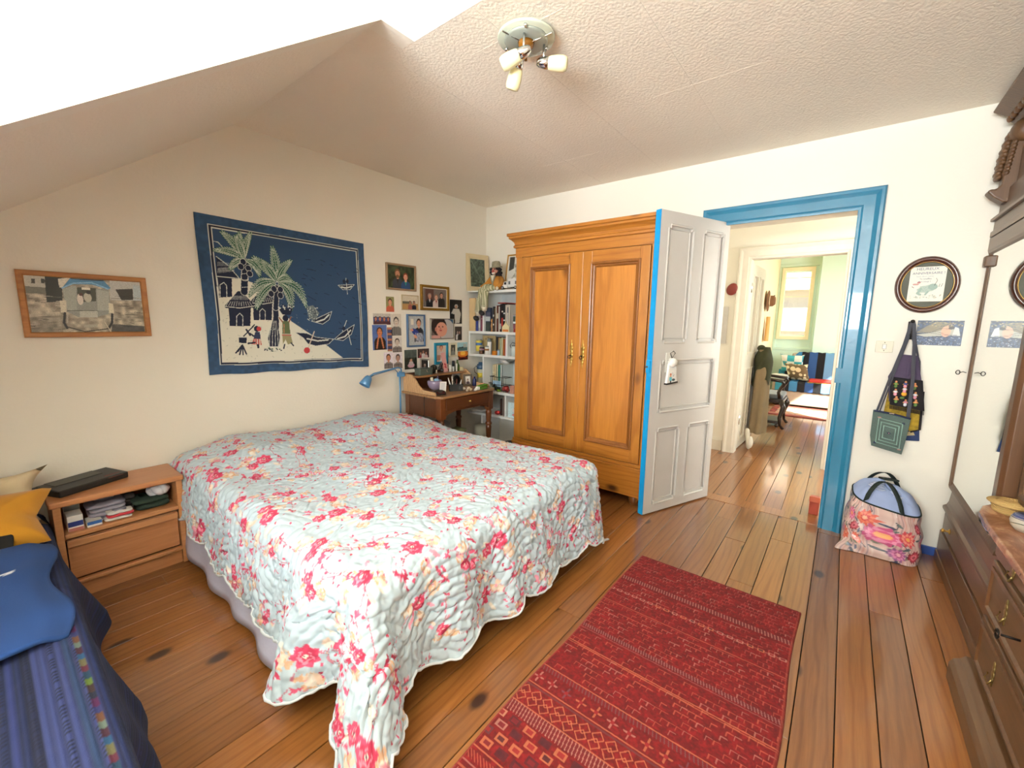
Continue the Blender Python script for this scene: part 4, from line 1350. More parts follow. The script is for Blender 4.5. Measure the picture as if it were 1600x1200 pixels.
cv.ell(*bt(658, 752), .017, .02, INK); cv.poly(Q((640, 770), (680, 770), (690, 850), (640, 850)), '5d6a48'); cv.line(Q((640, 775), (620, 750)), .008, '8a5a44'); cv.line(Q((680, 775), (692, 745)), .008, '8a5a44')
cv.poly(Q((640, 852), (690, 852), (705, 905), (675, 915), (660, 885), (645, 912)), '8f8a66'); cv.line(Q((650, 790), (650, 850)), .004, 'b87a5c'); cv.line(Q((640, 858), (692, 858)), .007, 'b2605a')
cv.line(Q((655, 915), (650, 940)), .008, INK); cv.line(Q((695, 905), (710, 922)), .008, INK)
for k in range(26):
    x = rr.uniform(530, 635); cv.ell(*bt(x, rr.uniform(935, 960)), .0045, .004, rr.choice((GRN, WAX, INK)))
def boat(pts, hi):
    cv.poly(Q(*pts), INK); cv.line(Q(*pts, pts[0]), .004, WAX, .9); cv.line(Q(*hi), .009, WAX)
boat([(718, 840), (790, 845), (850, 870), (960, 880), (930, 910), (850, 925), (800, 912), (770, 875)], [(795, 880), (860, 893), (925, 885)])
cv.line(Q((838, 835), (800, 945)), .007, 'c8b8a8'); cv.ell(*bt(795, 952), .02, .02, 'b0393c')
boat([(965, 880), (1010, 840), (1088, 790), (1070, 850), (1020, 890)], [(985, 878), (1030, 865), (1065, 825)]); cv.line(Q((1015, 830), (1040, 765)), .005, WAX); cv.line(Q((1045, 820), (1070, 915)), .005, WAX); cv.ell(*bt(1022, 815), .011, .016, INK)
boat([(820, 770), (870, 745), (948, 708), (930, 760), (890, 788)], [(850, 775), (900, 758), (930, 728)])
cv.poly(Q((790, 680), (830, 670), (870, 720), (840, 775), (800, 745)), '6b7476')
for k in range(60):
    x, y = rr.uniform(790, 860), rr.uniform(675, 765); cv.ell(*bt(x, y), .003, .003, rr.choice((WAX, INK)))
boat([(990, 545), (1092, 540), (1065, 572), (1020, 572)], [(1010, 556), (1040, 562), (1075, 552)]); cv.line(Q((1040, 500), (1048, 600)), .004, WAX); cv.ell(*bt(1028, 522), .01, .015, INK); cv.ell(*bt(1048, 520), .01, .015, INK)
nx_, nzz = 430, 376
xs = np.linspace(.903, 2.052, nx_)[None]; zs = np.linspace(0, 1, nzz)[:, None]
zt = 2.029 - .015 * (xs - .9) / 1.15; zbm = 1.034 - .026 * (xs - .9) / 1.15
ZZ = zbm + (zt - zbm) * zs + .003 * np.sin(xs * 21) * (1 - zs) ** 4
YY = YA - .006 - .004 * vnoise(nx_, nzz, 5, rq) - .006 * (1 - zs) * (vnoise(nx_, nzz, 8, rq)); XX = xs + 0 * zs + .006 * np.sin(zs * 5)
bk = grid_mesh('wall_hanging', np.stack([XX, YY, ZZ], -1), np.clip(cv.a, 0, 1), painted('batik_cotton', .9, bmp=.15, bscale=400))
md = bk.modifiers.new('thick', 'SOLIDIFY'); md.thickness = .002; md.offset = -1
tag(bk, 'blue batik cloth with palm trees, huts and boats hanging above the bed', 'wall hanging')

# --- photographs beside the batik
GP = 'photographs on the bed wall'
cv = C(70, 48, '33402a'); cv.a *= (.5 + .9 * vnoise(70, 48, 14, rq))[..., None]
figure(cv, .36, .52, .17, 'c98e70', '7a5236', '3a3e48', '2a2622'); cv.ell(.36, .53, .06, .05, '7a5236'); figure(cv, .66, .42, .15, 'd99a80', '8c3a24', '2c4a78', '2a9a88')
framed('framed_photo', 'taupe framed photo of bearded man and red-haired woman, topmost of the group', 2.254, 2.574, 1.664, 1.892, cv, .017, .02, m_fr2, group=GP)
cv = C(70, 48, '6f6660'); cv.rect(.08, .45, .3, .95, '5a3a30'); figure(cv, .27, .5, .13, 'c08a70', '8a7a70', '1c1c20', 'c8c8c8'); figure(cv, .55, .45, .13, 'd0a088', '8a6a50', 'c8b8b0', '8a2a30'); figure(cv, .78, .58, .13, 'c08a70', '2a2420', '2a2624')
framed('framed_photo', 'gold framed photo of three standing relatives on the bed wall', 2.628, 2.983, 1.498, 1.735, cv, .024, .024, m_fr3, mount=.008, group=GP)
cv = C(46, 34, 'c9c0ac'); cv.rect(0, 1, 0, .45, 'b08a58'); cv.rect(0, .6, .42, .6, '6a6a5a'); figure(cv, .5, .42, .12, 'b08068', '3a3028', '9a5a50'); figure(cv, .75, .4, .13, 'b08068', '2a2624', '2a2a34')
framed('framed_photo', 'small beige framed photo of two people sitting on a beach', 2.413, 2.604, 1.492, 1.629, cv, .008, .012, m_fr4, group=GP)
cv = C(24, 36, '8a8a5a'); figure(cv, .5, .5, .42, 'cf9478', '4a3426', 'b85a44'); snapshot('snapshot', 'small narrow portrait snapshot under the taupe framed couple', 2.250, 2.334, 1.472, 1.603, cv, group=GP)
cv = C(36, 50, '1d1d1c'); cv.ell(.52, .72, .14, .12, 'b8bcb8'); cv.ell(.52, .7, .1, .09, 'b0866c'); cv.poly([(.3, .62), (.75, .62), (.9, .42), (.78, .05), (.42, .02), (.38, .4), (.1, .42)], 'b9b8b0'); snapshot('snapshot', 'dark snapshot of a baby in a long white christening gown', 3.004, 3.183, 1.369, 1.620, cv, border=.004, group=GP)
cv = C(40, 22, 'b8b4ac'); cv.rect(.02, .98, .05, .7, '3a4a7a')
for k in range(4):
    figure(cv, .16 + .23 * k, .42, .12, 'b8785c', '3a2a22', '4a2a34')
snapshot('school_photo', 'wide class photo strip at the top of the school photo cluster', 2.116, 2.293, 1.359, 1.455, cv, 0, .002, 0, GP)
cv = C(30, 50, 'c9c4b8'); figure(cv, .5, .52, .42, 'c8bcae', '4a4642', '8a8880')
for k in range(6):
    cv.line([(.1, .06 + k * .06), (.5, .1 + k * .06), (.9, .04 + k * .06)], .05, '4a4848')
snapshot('school_photo', 'grey school photo of a boy in a striped jumper', 2.297, 2.405, 1.261, 1.455, cv, -1, .003, 0, GP)
cv = C(20, 44, '5a4a58')
for k in range(9):
    cv.rect(.1, .9, k / 9 + .02, k / 9 + .08, ('b8785c', '3a4a7a')[k % 2])
snapshot('school_photo', 'narrow strip of tiny class portraits behind the blue background photo', 2.25, 2.306, 1.123, 1.338, cv, 0, .003, .002, GP)
cv = C(36, 52, '4f6ca6'); figure(cv, .5, .58, .34, 'b8724e', '33241c', '2e2420'); cv.line([(.28, .1), (.38, .42), (.44, .58)], .1, 'b8724e'); cv.line([(.72, .1), (.62, .42), (.56, .58)], .1, 'b8724e'); cv.ell(.5, .72, .14, .18, 'b8724e'); cv.ell(.44, .75, .022, .02, '2a1a14'); cv.ell(.56, .75, .022, .02, '2a1a14'); cv.ell(.5, .64, .06, .02, '8a3a34')
snapshot('school_photo', 'school photo of a boy with hands on his cheeks, blue background', 2.099, 2.252, 1.138, 1.362, cv, -.8, .005, .004, GP)
def plaid_boy(bg, skin, hair):
    c_ = C(26, 36, bg); figure(c_, .5, .5, .4, skin, hair, '8d8680')
    for k in range(5):
        c_.line([(.14 + .18 * k, 0), (.14 + .18 * k, .3)], .05, '4a3a3a'); c_.line([(.05, .04 + .07 * k), (.95, .04 + .07 * k)], .04, '4a4444', .7)
    return c_
snapshot('school_photo', 'grey school photo of a boy in a checked shirt, beside the blue background photo', 2.304, 2.407, 1.113, 1.253, plaid_boy('d0ccc4', 'c0b4a8', '3e3a38'), 0, .004, 0, GP)
snapshot('school_photo', 'colour school photo of a boy in checked shirt at the foot of the cluster', 2.212, 2.308, .972, 1.117, plaid_boy('dcd4dc', 'b87a5c', '3e2c22'), 0, .002, 0, GP)
snapshot('school_photo', 'second checked shirt school photo, next to the desk lamp arm', 2.312, 2.411, .965, 1.11, plaid_boy('dad4d8', 'a88474', '3a2e28'), 0, .002, 0, GP)
cv = C(46, 66, 'a9aeb0'); cv.rect(.18, .34, .7, .9, 'd8d4c0'); figure(cv, .68, .66, .26, 'd09478', '3a2018', '26262e'); cv.ell(.45, .45, .26, .14, '2c3f88', 1, -.5); cv.ell(.22, .52, .1, .06, 'cf8f78'); cv.ell(.72, .28, .26, .2, '6a7488')
for k in range(5):
    cv.line([(.5 + k * .1, .1), (.46 + k * .1, .42)], .03, 'd0d0d8')
cv.ell(.45, .3, .12, .07, 'd09478', 1, -.6)
framed('framed_photo', 'slate blue framed photo of a dark-haired woman holding a newborn baby', 2.463, 2.673, 1.155, 1.456, cv, .015, .022, m_fr5, group=GP)
cv = C(62, 42, '7a6a62'); cv.rect(.55, 1, .55, 1, '3a5a78'); cv.ell(.72, .4, .34, .4, 'b8b4b0'); cv.ell(.36, .62, .34, .33, '2e201a', 1, -.5); cv.ell(.47, .47, .25, .25, 'cf927c', 1, -.6); cv.ell(.22, .48, .05, .07, 'b87868'); cv.ell(.36, .6, .03, .025, '2a1a14'); cv.ell(.52, .6, .03, .025, '2a1a14'); cv.ell(.43, .42, .06, .03, 'a84a48'); cv.ell(.42, .52, .04, .03, 'b87868'); cv.rect(0, .4, 0, .16, 'c8948a')
framed('framed_photo', "pewter framed close-up photo of a baby's tilted face", 2.744, 3.052, 1.220, 1.423, cv, .008, .018, m_fr6, group=GP)
cv = C(24, 32, '3a3028'); figure(cv, .4, .5, .2, 'c0a090', '2a2420', 'c8c4c0'); figure(cv, .66, .5, .2, 'b89080', '2a2420', '2a2422'); snapshot('snapshot', 'small dark wedding snapshot under the christening photo', 3.072, 3.18, 1.199, 1.347, cv, 0, .003, .003, GP)
cv = C(34, 44, 'c9b8a2'); figure(cv, .5, .72, .3, 'c89078', '6a3a24', 'c8b8b0'); figure(cv, .6, .26, .26, 'd0a890', '2a2220', 'dcd8d4'); cv.rect(.05, .4, .1, .4, 'a87a64')
framed('framed_photo', 'teal framed photo leaning above the desk', 2.793, 2.971, .968, 1.184, cv, .028, .016, m_fr7, group=GP)
cv = C(22, 30, '4a4a40'); figure(cv, .5, .5, .3, 'b0a898', '2a2a26', '8a8a80')
framed('framed_photo', 'small ivory framed dark portrait beside the teal frame', 2.996, 3.099, 1.033, 1.178, cv, .02, .012, m_fr8, group=GP)
cv = C(34, 22, '9cc4cc'); cv.rect(0, 1, 0, .4, '4a6a6a'); cv.poly([(.1, .3), (.6, .3), (.7, .5), (.2, .45)], '2a3a44'); cv.rect(.6, .9, .4, .8, 'b0b4ac'); snapshot('snapshot', 'pale blue harbour snapshot beside the white shelf', 3.11, 3.26, 1.09, 1.178, cv, 0, .002, 0, GP)
cv = C(34, 22, '3a1c14'); cv.ell(.5, .7, .5, .24, 'd87a24'); cv.ell(.5, .75, .25, .14, 'f0b840'); cv.rect(0, 1, 0, .35, '4a1c18'); cv.line([(.1, .2), (.5, .35), (.9, .2)], .05, 'b03020'); snapshot('snapshot', 'orange sunset snapshot under the harbour one', 3.117, 3.267, .993, 1.085, cv, 0, .003, 0, GP)
cv = C(36, 44, '2c3026'); cv.a *= (.5 + vnoise(36, 44, 9, rq))[..., None]; cv.rect(0, 1, .6, 1, '6a7a7a', .5); cv.ell(.52, .2, .26, .14, 'c89aa8'); cv.ell(.52, .3, .17, .15, 'b8a8a8'); cv.ell(.52, .46, .09, .08, 'b8866c'); snapshot('snapshot', 'woodland snapshot of a toddler in pink above the grey metal box', 2.431, 2.58, .945, 1.131, cv, 0, .002, .002, GP)
cv = C(34, 22, '3c2c28'); figure(cv, .28, .4, .14, 'b88068', '2a201c', '8a2a30'); figure(cv, .5, .55, .14, 'b88068', '2a201c', 'c8c4c0'); figure(cv, .73, .4, .14, 'b88068', '2a201c', 'c8a8a4'); snapshot('snapshot', 'small snapshot of three seated people above the desk', 2.583, 2.728, 1.044, 1.135, cv, 0, .003, .002, GP)

# --- blue articulated lamp clamped to the desk side
m_lampb = mat('blue_lamp_enamel', '4f86b4', .35, var=.06, coat=.2)
lp = thing('desk_lamp', 'blue articulated lamp with a long arm at the head of the bed', 'lamp', (2.31, 3.09, .66))
MB().tube([(2.315, 3.09, .5), (2.315, 3.09, .95)], .008, 8).build('post', m_lampb, lp, True)
MB().box(2.295, 2.36, 3.072, 3.108, .9, .94).build('clamp', m_lampb, lp, bev=.004)
am = MB().tube([(2.33, 3.085, .94), (2.325, 3.085, .975), (2.29, 3.085, .985), (2.03, 3.06, .955), (1.97, 3.05, .93)], .007, 8)
am.tube([(2.30, 3.1, .94), (2.27, 3.1, .972), (2.04, 3.075, .94), (1.97, 3.06, .915)], .0035, 6)
am.build('arm', m_lampb, lp, True)
MB().lathe([(.0, .05), (.02, .046), (.03, .03), (.038, 0), (.046, -.04), (.042, -.042), (.034, 0), (.0, .03)], (1.955, 3.05, .90), 18, rotm('Y', 35)).build('shade', m_lampb, lp, True)

# ================================================================== BOOKCASE
m_white = mat('white_shelf_lacquer', 'dcdedb', .4, var=.04)
SX = 3.25
bc = thing('bookcase', 'white stepped open bookcase in the corner beside the wardrobe', 'bookcase', (3.4, 2.75, 0))
def board(y0, y1, z, th=.026, name='shelf'):
    MB().box(SX, 3.535, y0, y1, z - th, z).build(name, m_white, bc, bev=.002)
def post(y, z0, z1, th=.02):
    MB().box(SX, 3.535, y - th / 2, y + th / 2, z0, z1).build('upright', m_white, bc, bev=.002)
board(2.37, 2.955, 1.712); board(2.37, 3.145, 1.30); board(2.37, 3.145, 1.062)
board(2.37, 2.78, .69); board(2.37, 2.86, .445); board(2.86, 3.17, .44)
board(2.78, 3.145, .70)
post(2.937, 1.30, 1.686); post(3.134, 1.062, 1.274); post(2.625, 1.062, 1.274); post(2.935, .70, 1.036); post(2.632, .445, .664); post(2.95, 0, .414); post(2.385, 0, 1.686)
MB().box(3.53, 3.54, 2.395, 3.15, .445, 1.70).build('back_panel', mat('pale_grey_back', 'c6cbcb', .6), bc)

def book(y, w, h, z, c, label, dep=.19, x=SX + .015, lean=0, group=None, marks=None):
    """spine towards the room; y is the edge nearer the wardrobe"""
    t = thing('book', label, 'book', (x, y + w / 2, z), group=group)
    M = Matrix.Translation((x, y + w / 2, z)) @ rotm('X', lean)
    mm = mat('cover_' + c, c, .5, var=.08)
    mb = MB(); mb.obox(M @ Matrix.Translation((.003, 0, h / 2)), .006, w, h)
    mb.obox(M @ Matrix.Translation((dep / 2, w / 2 - .0015, h / 2)), dep, .003, h); mb.obox(M @ Matrix.Translation((dep / 2, -w / 2 + .0015, h / 2)), dep, .003, h)
    mb.build('cover', mm, t)
    MB().obox(M @ Matrix.Translation((dep / 2, 0, h / 2)), dep - .012, w - .006, h - .01).build('pages', mat('book_pages', 'd9cfb8', .9), t)
    for a, b, cc in (marks or ()):
        MB().obox(M @ Matrix.Translation((-.0004, 0, h * (a + b) / 2)), .001, w * .9, h * (b - a)).build('spine_print', mat('cover_' + cc, cc, .5, var=.08), t)
    return t

ty = 2.395
NB_ = [(.030, .30, 'd8cfc0', 'pale cream tall book at the wardrobe end of the top row', [(.1, .2, 'a02a2a')]),
       (.028, .21, '8a2428', 'crimson book with red box beside it, top bookcase row', [(.6, .8, 'd8b0a0')]),
       (.022, .22, '5c1c1e', 'dark maroon book in the top bookcase row', [(.5, .56, 'c8a860')]),
       (.020, .24, '6e2a24', 'brick brown book in the top bookcase row', None)]
for w, h, c, lab, mk in NB_:
    book(ty, w, h, 1.30, c, lab, marks=mk); ty += w + .003
row = [(.018, .262, 'dad3c4', 'ivory slim book, first of the pale trio in the top row', None), (.016, .268, 'e2ddd2', 'white slim book, second of the pale trio in the top row', [(.7, .9, '8a8a88')]),
       (.020, .265, 'cfc6b8', 'beige book, last of the pale trio in the top row', [(.3, .36, '7a2a2a')]),
       (.022, .270, '2b2a2c', 'black book with white spine dots in the top row', [(.15, .2, 'd8d8d4'), (.4, .45, 'd8d8d4'), (.65, .7, 'd8d8d4')]),
       (.022, .276, '1e1c1f', 'black book with red patch in the top row', [(.2, .5, 'a03028'), (.7, .75, 'd0c8c0')]),
       (.018, .272, '3a2426', 'very dark brown book beneath a flat red book', [(.1, .3, 'c0b8b0')]),
       (.016, .25, 'd8d4cc', 'thin white book next to the very dark brown one', None),
       (.02, .262, '6b3326', 'rust coloured book with pale title in the top row', [(.5, .7, 'd8c8b0')]),
       (.014, .255, 'e0dccf', 'thin cream booklet near the landscape cover', None)]
ty = 2.598
row += [(.012, .235, '8a6a44', 'thin tan book beyond the cream booklet', None), (.018, .25, '30343a', 'slate book with pale marks nearest the landscape cover', [(.25, .32, 'c8c8c4'), (.6, .68, 'a8a8a4')])]
for w, h, c, lab, mk in row:
    book(ty, w, h, 1.30, c, lab, marks=mk); ty += w + .0025
tag(MB().box(SX + .02, SX + .2, 2.665, 2.76, 1.578, 1.59).build('book', mat('cover_flat_red', '9a3a30', .5), None, bev=.001), 'flat red book lying across the tops of the dark books', 'book')
# landscape covered book standing face out near the upright
lb = thing('book', 'book with a dark lake landscape on its cover beside the upright', 'book', (SX, 2.88, 1.3))
MB().box(SX + .02, SX + .05, 2.858, 2.92, 1.30, 1.54).build('block', mat('cover_navy', '2c3348', .5), lb)
cv = C(14, 50, '3a4256'); cv.rect(0, 1, .45, .62, 'b0b4b4'); cv.rect(0, 1, .62, .8, '5a5a6a'); cv.rect(0, 1, 0, .4, '2e3a36')
print_on('cover_print', cv, (SX + .0195, 2.92, 1.30), (0, -1, 0), (0, 0, 1), .062, .24, lb)
# small picture box and objects in front of the books
pbx = thing('picture_box', 'box showing a pale mountain landscape in front of the red books', 'box', (SX, 2.47, 1.4))
MB().box(SX + .004, SX + .014, 2.42, 2.55, 1.335, 1.465).build('box', mat('plum_card', '7a4a58', .5), pbx)
cv = C(34, 24, '9fb4b8'); cv.poly([(0, .3), (.3, .6), (.45, .9), (.6, .9), (.75, .55), (1, .4), (1, 0), (0, 0)], 'd5dcdc'); cv.rect(0, .25, .3, .9, '2e4034'); cv.rect(.78, 1, .3, .9, '2e4034'); cv.rect(0, 1, 0, .1, '4a5a5a')
print_on('landscape', cv, (SX + .0036, 2.55, 1.38), (0, -1, 0), (0, 0, 1), .13, .08, pbx)
MB().box(SX + .005, SX + .013, 2.425, 2.545, 1.30, 1.335).build('stand', mat('cover_8a2428', '8a2428'), pbx)
st_ = MB().lathe([(.010, 0), (.012, .01), (.007, .02), (.011, .04), (.013, .06), (.008, .08), (.005, .09), (.010, .1), (.009, .115), (.004, .128), (0, .132)], (SX + .03, 2.845, 1.30), 12)
tag(st_.build('wooden_statuette', mat('carved_wood', 'b3844e', .6), None, True), 'slim carved wooden statuette standing before the landscape book', 'figurine')
ca = thing('china_house', 'small cream and orange china house in front of the pale books', 'figurine', (SX + .03, 2.64, 1.30))
MB().box(SX + .005, SX + .05, 2.60, 2.69, 1.30, 1.35).build('walls', mat('cream_china', 'd9cda0', .35), ca, bev=.003)
MB().prism([(2.60, 1.35), (2.69, 1.35), (2.66, 1.38), (2.645, 1.41), (2.63, 1.38)], 'x', SX + .008, SX + .047).build('roof', mat('cream_china', 'd9cda0', .35), ca)
MB().box(SX + .003, SX + .006, 2.61, 2.68, 1.304, 1.325).build('door_print', mat('orange_china', 'c8763a', .4), ca)
# tall books left of the upright on the second board
book(2.955, .03, .36, 1.30, '7a3a4a', 'plum tall book standing beyond the upright', marks=[(.35, .36, 'd8c8c8')])
book(2.988, .03, .34, 1.30, 'a9a4ac', 'grey lilac tall book standing beside the plum one', marks=[(.1, .5, 'c8c4c8')])
book(3.02, .034, .23, 1.30, '2f3f8c', 'blue tall book standing below the doll')
cf = thing('leaning_panel', 'pale wooden panel standing on the shelf under the doll', 'panel', (3.3, 3.12, 1.3))
MB().box(SX + .01, SX + .03, 3.06, 3.145, 1.30, 1.64).build('board', mat('raw_pale_wood', 'cfb284', .6), cf, bev=.002)
MB().box(SX + .03, SX + .2, 3.135, 3.15, 1.30, 1.62).build('batten', mat('raw_pale_wood', 'cfb284', .6), cf, bev=.002)

# --- second row
cdb = thing('card_sheet', 'tan card with dark lettering standing in the second shelf row', 'card', (3.45, 3.0, 1.07))
MB().box(3.44, 3.446, 2.93, 3.115, 1.062, 1.25).build('sheet', mat('tan_card', 'c0a878', .8), cdb)
text_mesh('lettering', 'a Tous', .04, mat('brown_ink', '4a3a28', .8), basis((3.4395, 3.02, 1.205), (0, -1, 0), (0, 0, 1)), cdb)
def tin(name, label, y, x, r, h, z, c, c2=None, cat='tin', lid=True):
    t = thing(name, label, cat, (x, y, z))
    MB().lathe([(r, 0), (r, h * .55), (r, h * .56), (r * .98, h)], (x, y, z), 14).build('body', mat('tin_' + c, c, .4), t, True)
    if c2:
        MB().lathe([(r * 1.02, h * .55), (r * 1.02, h * .8)], (x, y, z), 14).build('label_band', mat('tin_' + c2, c2, .5), t, True)
    if lid:
        MB().lathe([(r * .8, h), (r * .85, h + .012), (0, h + .014)], (x, y, z), 14).build('lid', mat('lid_grey', '8a8c88', .35, .3), t, True)
    return t
tin('tin', 'round blue and yellow tin on the second shelf', 3.04, 3.30, .034, .11, 1.09, 'd8c858', '4a78b4')
tin('jar', 'brown glass jar at the front of the second shelf', 2.985, 3.275, .017, .035, 1.062, '6b4630')
tin('pot', 'black pot with pink flowers on the second shelf', 3.0, 3.30, .028, .07, 1.062, '2a2a30', 'c88aa0')
tin('bottle', 'white bottle with brown label in the second shelf row', 2.905, 3.275, .022, .075, 1.062, 'e4e2dc', 'a8703a', 'bottle')
tin('bottle', 'short white jar stacked behind the brown label bottle', 2.90, 3.31, .024, .13, 1.062, 'e8e8e4', None, 'jar')
tin('bottle', 'grey steel flask in the second shelf row', 2.95, 3.36, .022, .15, 1.062, '8c9490', None, 'bottle')
tin('bottle', 'small pale blue bottle beside the orange box', 2.74, 3.265, .012, .05, 1.062, 'a8c4dc', None, 'bottle')
tag(MB().box(SX + .006, SX + .06, 2.765, 2.82, 1.062, 1.105).build('box', mat('orange_box', 'cc7a1c', .5), None, bev=.003), 'small orange box at the front of the second shelf', 'box')
ty = 2.645
for w, h, c, lab in ((.014, .15, 'c8503a', 'vermilion paperback against the divider of the second shelf'), (.016, .17, 'd88a8a', 'pink paperback beside the vermilion one'), (.02, .165, 'c86a2a', 'orange paperback in the second shelf row'),
                     (.02, .18, 'd8d4b0', 'pale yellow book in the second shelf row'), (.018, .17, 'c0cca8', 'pale green book in the second shelf row'), (.018, .178, 'b89a6a', 'tan book in the second shelf row'), (.02, .185, '3a3434', 'charcoal book in the second shelf row')):
    book(ty, w, h, 1.062, c, lab, x=SX + .04); ty += w + .003
jr = tin('glass_jar', 'glass jar with wire handle in the narrow shelf cell', 2.56, 3.29, .03, .1, 1.062, 'c8d0cc', None, 'jar')
MB().tube([(3.29, 2.59, 1.13), (3.275, 2.6, 1.17), (3.28, 2.575, 1.2), (3.29, 2.545, 1.19)], .0025, 6).build('handle', m_iron, jr)

# --- third row: shoe shaped grey telephone, books, basket, jars
ty = 2.66
for w, h, c, lab in ((.02, .2, 'd8d2b8', 'ivory paperback against the third row end'), (.022, .21, 'e0a878', 'peach paperback in the third shelf row'), (.02, .205, 'a8c4b0', 'mint paperback in the third shelf row'), (.02, .2, 'e4dcc0', 'cream paperback in the third shelf row')):
    book(ty - .2, w, h, .69, c, lab, x=SX + .06); ty += w + .003
for w, h, c, lab in ((.022, .27, 'cfd8d4', 'grey white hardback below the grey handset'), (.025, .265, '3f8a78', 'sea green hardback below the grey handset'), (.022, .27, 'd8d0b0', 'sand hardback below the grey handset'), (.028, .27, 'd9c49a', 'straw hardback below the grey handset'), (.02, .262, 'e0d4b0', 'buff hardback beside the straw one')):
    book(ty, w, h, .69, c, lab, x=SX + .09); ty += w + .003
hs_ = thing('handset', 'pale grey handheld massager lying on the third row books', 'appliance', (3.35, 2.7, .97))
MB().ell((3.36, 2.735, .995), (.035, .06, .028), 14, 9, rotm('X', 14)).build('body', mat('pale_grey_plastic', 'c6c4be', .4), hs_, True)
MB().tube([(3.36, 2.70, 1.0), (3.36, 2.64, 1.018), (3.36, 2.57, 1.03)], [.018, .012, .008], 8).build('stem', mat('grey_plastic', '8e9088', .4), hs_, True)
wb = thing('wire_basket', 'dark wire basket at the front of the third shelf', 'basket', (3.28, 2.72, .69))
mb = MB()
for z in (.705, .76, .84):
    mb.tube([(SX + .012, 2.63, z), (SX + .012, 2.85, z), (SX + .1, 2.85, z), (SX + .1, 2.63, z)], .003, 5, True)
for y in np.linspace(2.64, 2.84, 8):
    mb.tube([(SX + .012, y, .69), (SX + .012, y, .84)], .0018, 4)
mb.build('wire', m_iron, wb)
bp = thing('photo_card', 'pale blue landscape postcard propped inside the wire basket', 'postcard', (3.27, 2.76, .69))
MB().box(SX + .022, SX + .025, 2.71, 2.82, .70, .80).build('card', mat('photo_paper', 'ece8e0', .5), bp)
cv = C(24, 22, '9fbfd8'); cv.rect(0, 1, 0, .4, '3a4a3a'); cv.poly([(0, .4), (.3, .7), (.6, .4)], '5a6a78')
print_on('image', cv, (SX + .0218, 2.82, .70), (0, -1, 0), (0, 0, 1), .11, .1, bp)
tin('jar', 'small clear glass jar at the desk end of the third shelf', 2.86, 3.275, .02, .075, .69, 'b8c4b8', None, 'jar')
tin('bottle', 'dark green small bottle in front of the wire basket', 2.80, 3.235 + .03, .012, .06, .69, '1e2a22', None, 'bottle')
pz = MB()
for k in range(5):
    pz.ell((3.285 + .012 * math.sin(k * 2), 2.655 + .016 * math.cos(k * 2.1), .725 + .012 * math.sin(k)), (.022, .024, .028), 8, 6, None, .15)
tag(pz.build('paper_lantern', mat('red_patterned_paper', 'b83a34', .6, var=.6, scale=60), None, True), 'crumpled red and orange patterned ornament on the lower white shelf', 'ornament')
tag(MB().ell((3.275, 2.735, .703), (.022, .028, .013), 12, 8, None, .05).build('lime_ornament', mat('lime_green', '9ac43a', .5), None, True), 'lime green ornament beside the crumpled red one', 'ornament')
tag(MB().box(3.262, 3.3, 2.53, 2.585, .69, .77).build('card_box', mat('coral_white_card', 'd99a84', .5, var=.4, scale=50), None, bev=.002), 'coral and white card box at the wardrobe end of the lower shelf', 'box')
jt = tin('storage_jar', 'tall storage jar with blue lid and yellow label above the desk', 3.02, 3.31, .038, .2, .70, 'c8ccb8', 'd8c43a', 'jar', False)
MB().lathe([(.043, .2), (.045, .22), (.04, .25), (.026, .255), (.026, .27), (0, .272)], (3.31, 3.02, .70), 16).build('lid', mat('slate_blue_plastic', '3c5a78', .4), jt, True)
MB().tube([(3.30, 3.06, .84), (3.30, 3.1, .86), (3.30, 3.11, .9), (3.30, 3.08, .93), (3.30, 3.06, .9)], .003, 6).build('wire_clip', m_iron, jt)

# --- lower cells
ty = 2.648
for w, h, c, lab in ((.012, .2, 'd8d0c4', 'pale brochure leaning against the lower divider'), (.01, .2, '8a5a4a', 'brown brochure in the lower cell'), (.012, .19, 'c8bcb0', 'beige brochure in the lower cell'), (.03, .17, '3a2a24', 'dark brown album in the lower cell')):
    book(ty, w, h, .445, c, lab, x=SX + .03); ty += w + .004
cb2 = thing('greeting_card', 'pale blue and pink greeting card standing in the lower cell', 'card', (3.28, 2.55, .445))
MB().box(SX + .02, SX + .023, 2.50, 2.61, .445, .60).build('card', mat('photo_paper', 'ece8e0', .5), cb2)
cv = C(22, 30, 'c4dce0'); cv.ell(.7, .5, .2, .2, 'e4e0dc'); cv.ell(.75, .2, .25, .12, 'd88a90'); cv.line([(.7, .65), (.8, .45)], .05, '5a6a6a')
print_on('image', cv, (SX + .0197, 2.61, .445), (0, -1, 0), (0, 0, 1), .11, .155, cb2)
tag(MB().ell((3.285, 2.76, .465), (.03, .035, .02), 12, 8, None, .06).build('red_pouch', mat('red_cloth', 'c83a3e', .8), None, True), 'small red cloth pouch on the lowest white board', 'pouch')
tag(MB().box(SX + .03, 3.5, 2.98, 3.13, .44, .46).build('paper_stack', mat('white_paper_stack', 'd8d8d4', .8), None), 'flat stack of white paper on the low board behind the desk', 'paper')
bgk = MB().ell((3.36, 2.62, .085), (.1, .17, .085), 16, 10, None, .03)
bko = bgk.build('black_bag', mat('black_nylon', '17181c', .6), None, True); tag(bko, 'black nylon bag on the floor beneath the bookcase', 'bag')
MB().tube([(3.30, 2.52, .1), (3.28, 2.49, .15), (3.28, 2.53, .17), (3.3, 2.57, .14)], .006, 6).build('strap', mat('black_nylon', '17181c'), bko)
cl = MB().lathe([(.075, 0), (.085, .3), (.08, .34), (.02, .345)], (3.16, 2.86, 0), 14)
tag(cl.build('canvas_bin', mat('pale_canvas', 'b8b8a8', .9, bmp=.3), None, True), 'pale canvas bin on the floor behind the desk leg', 'bin')

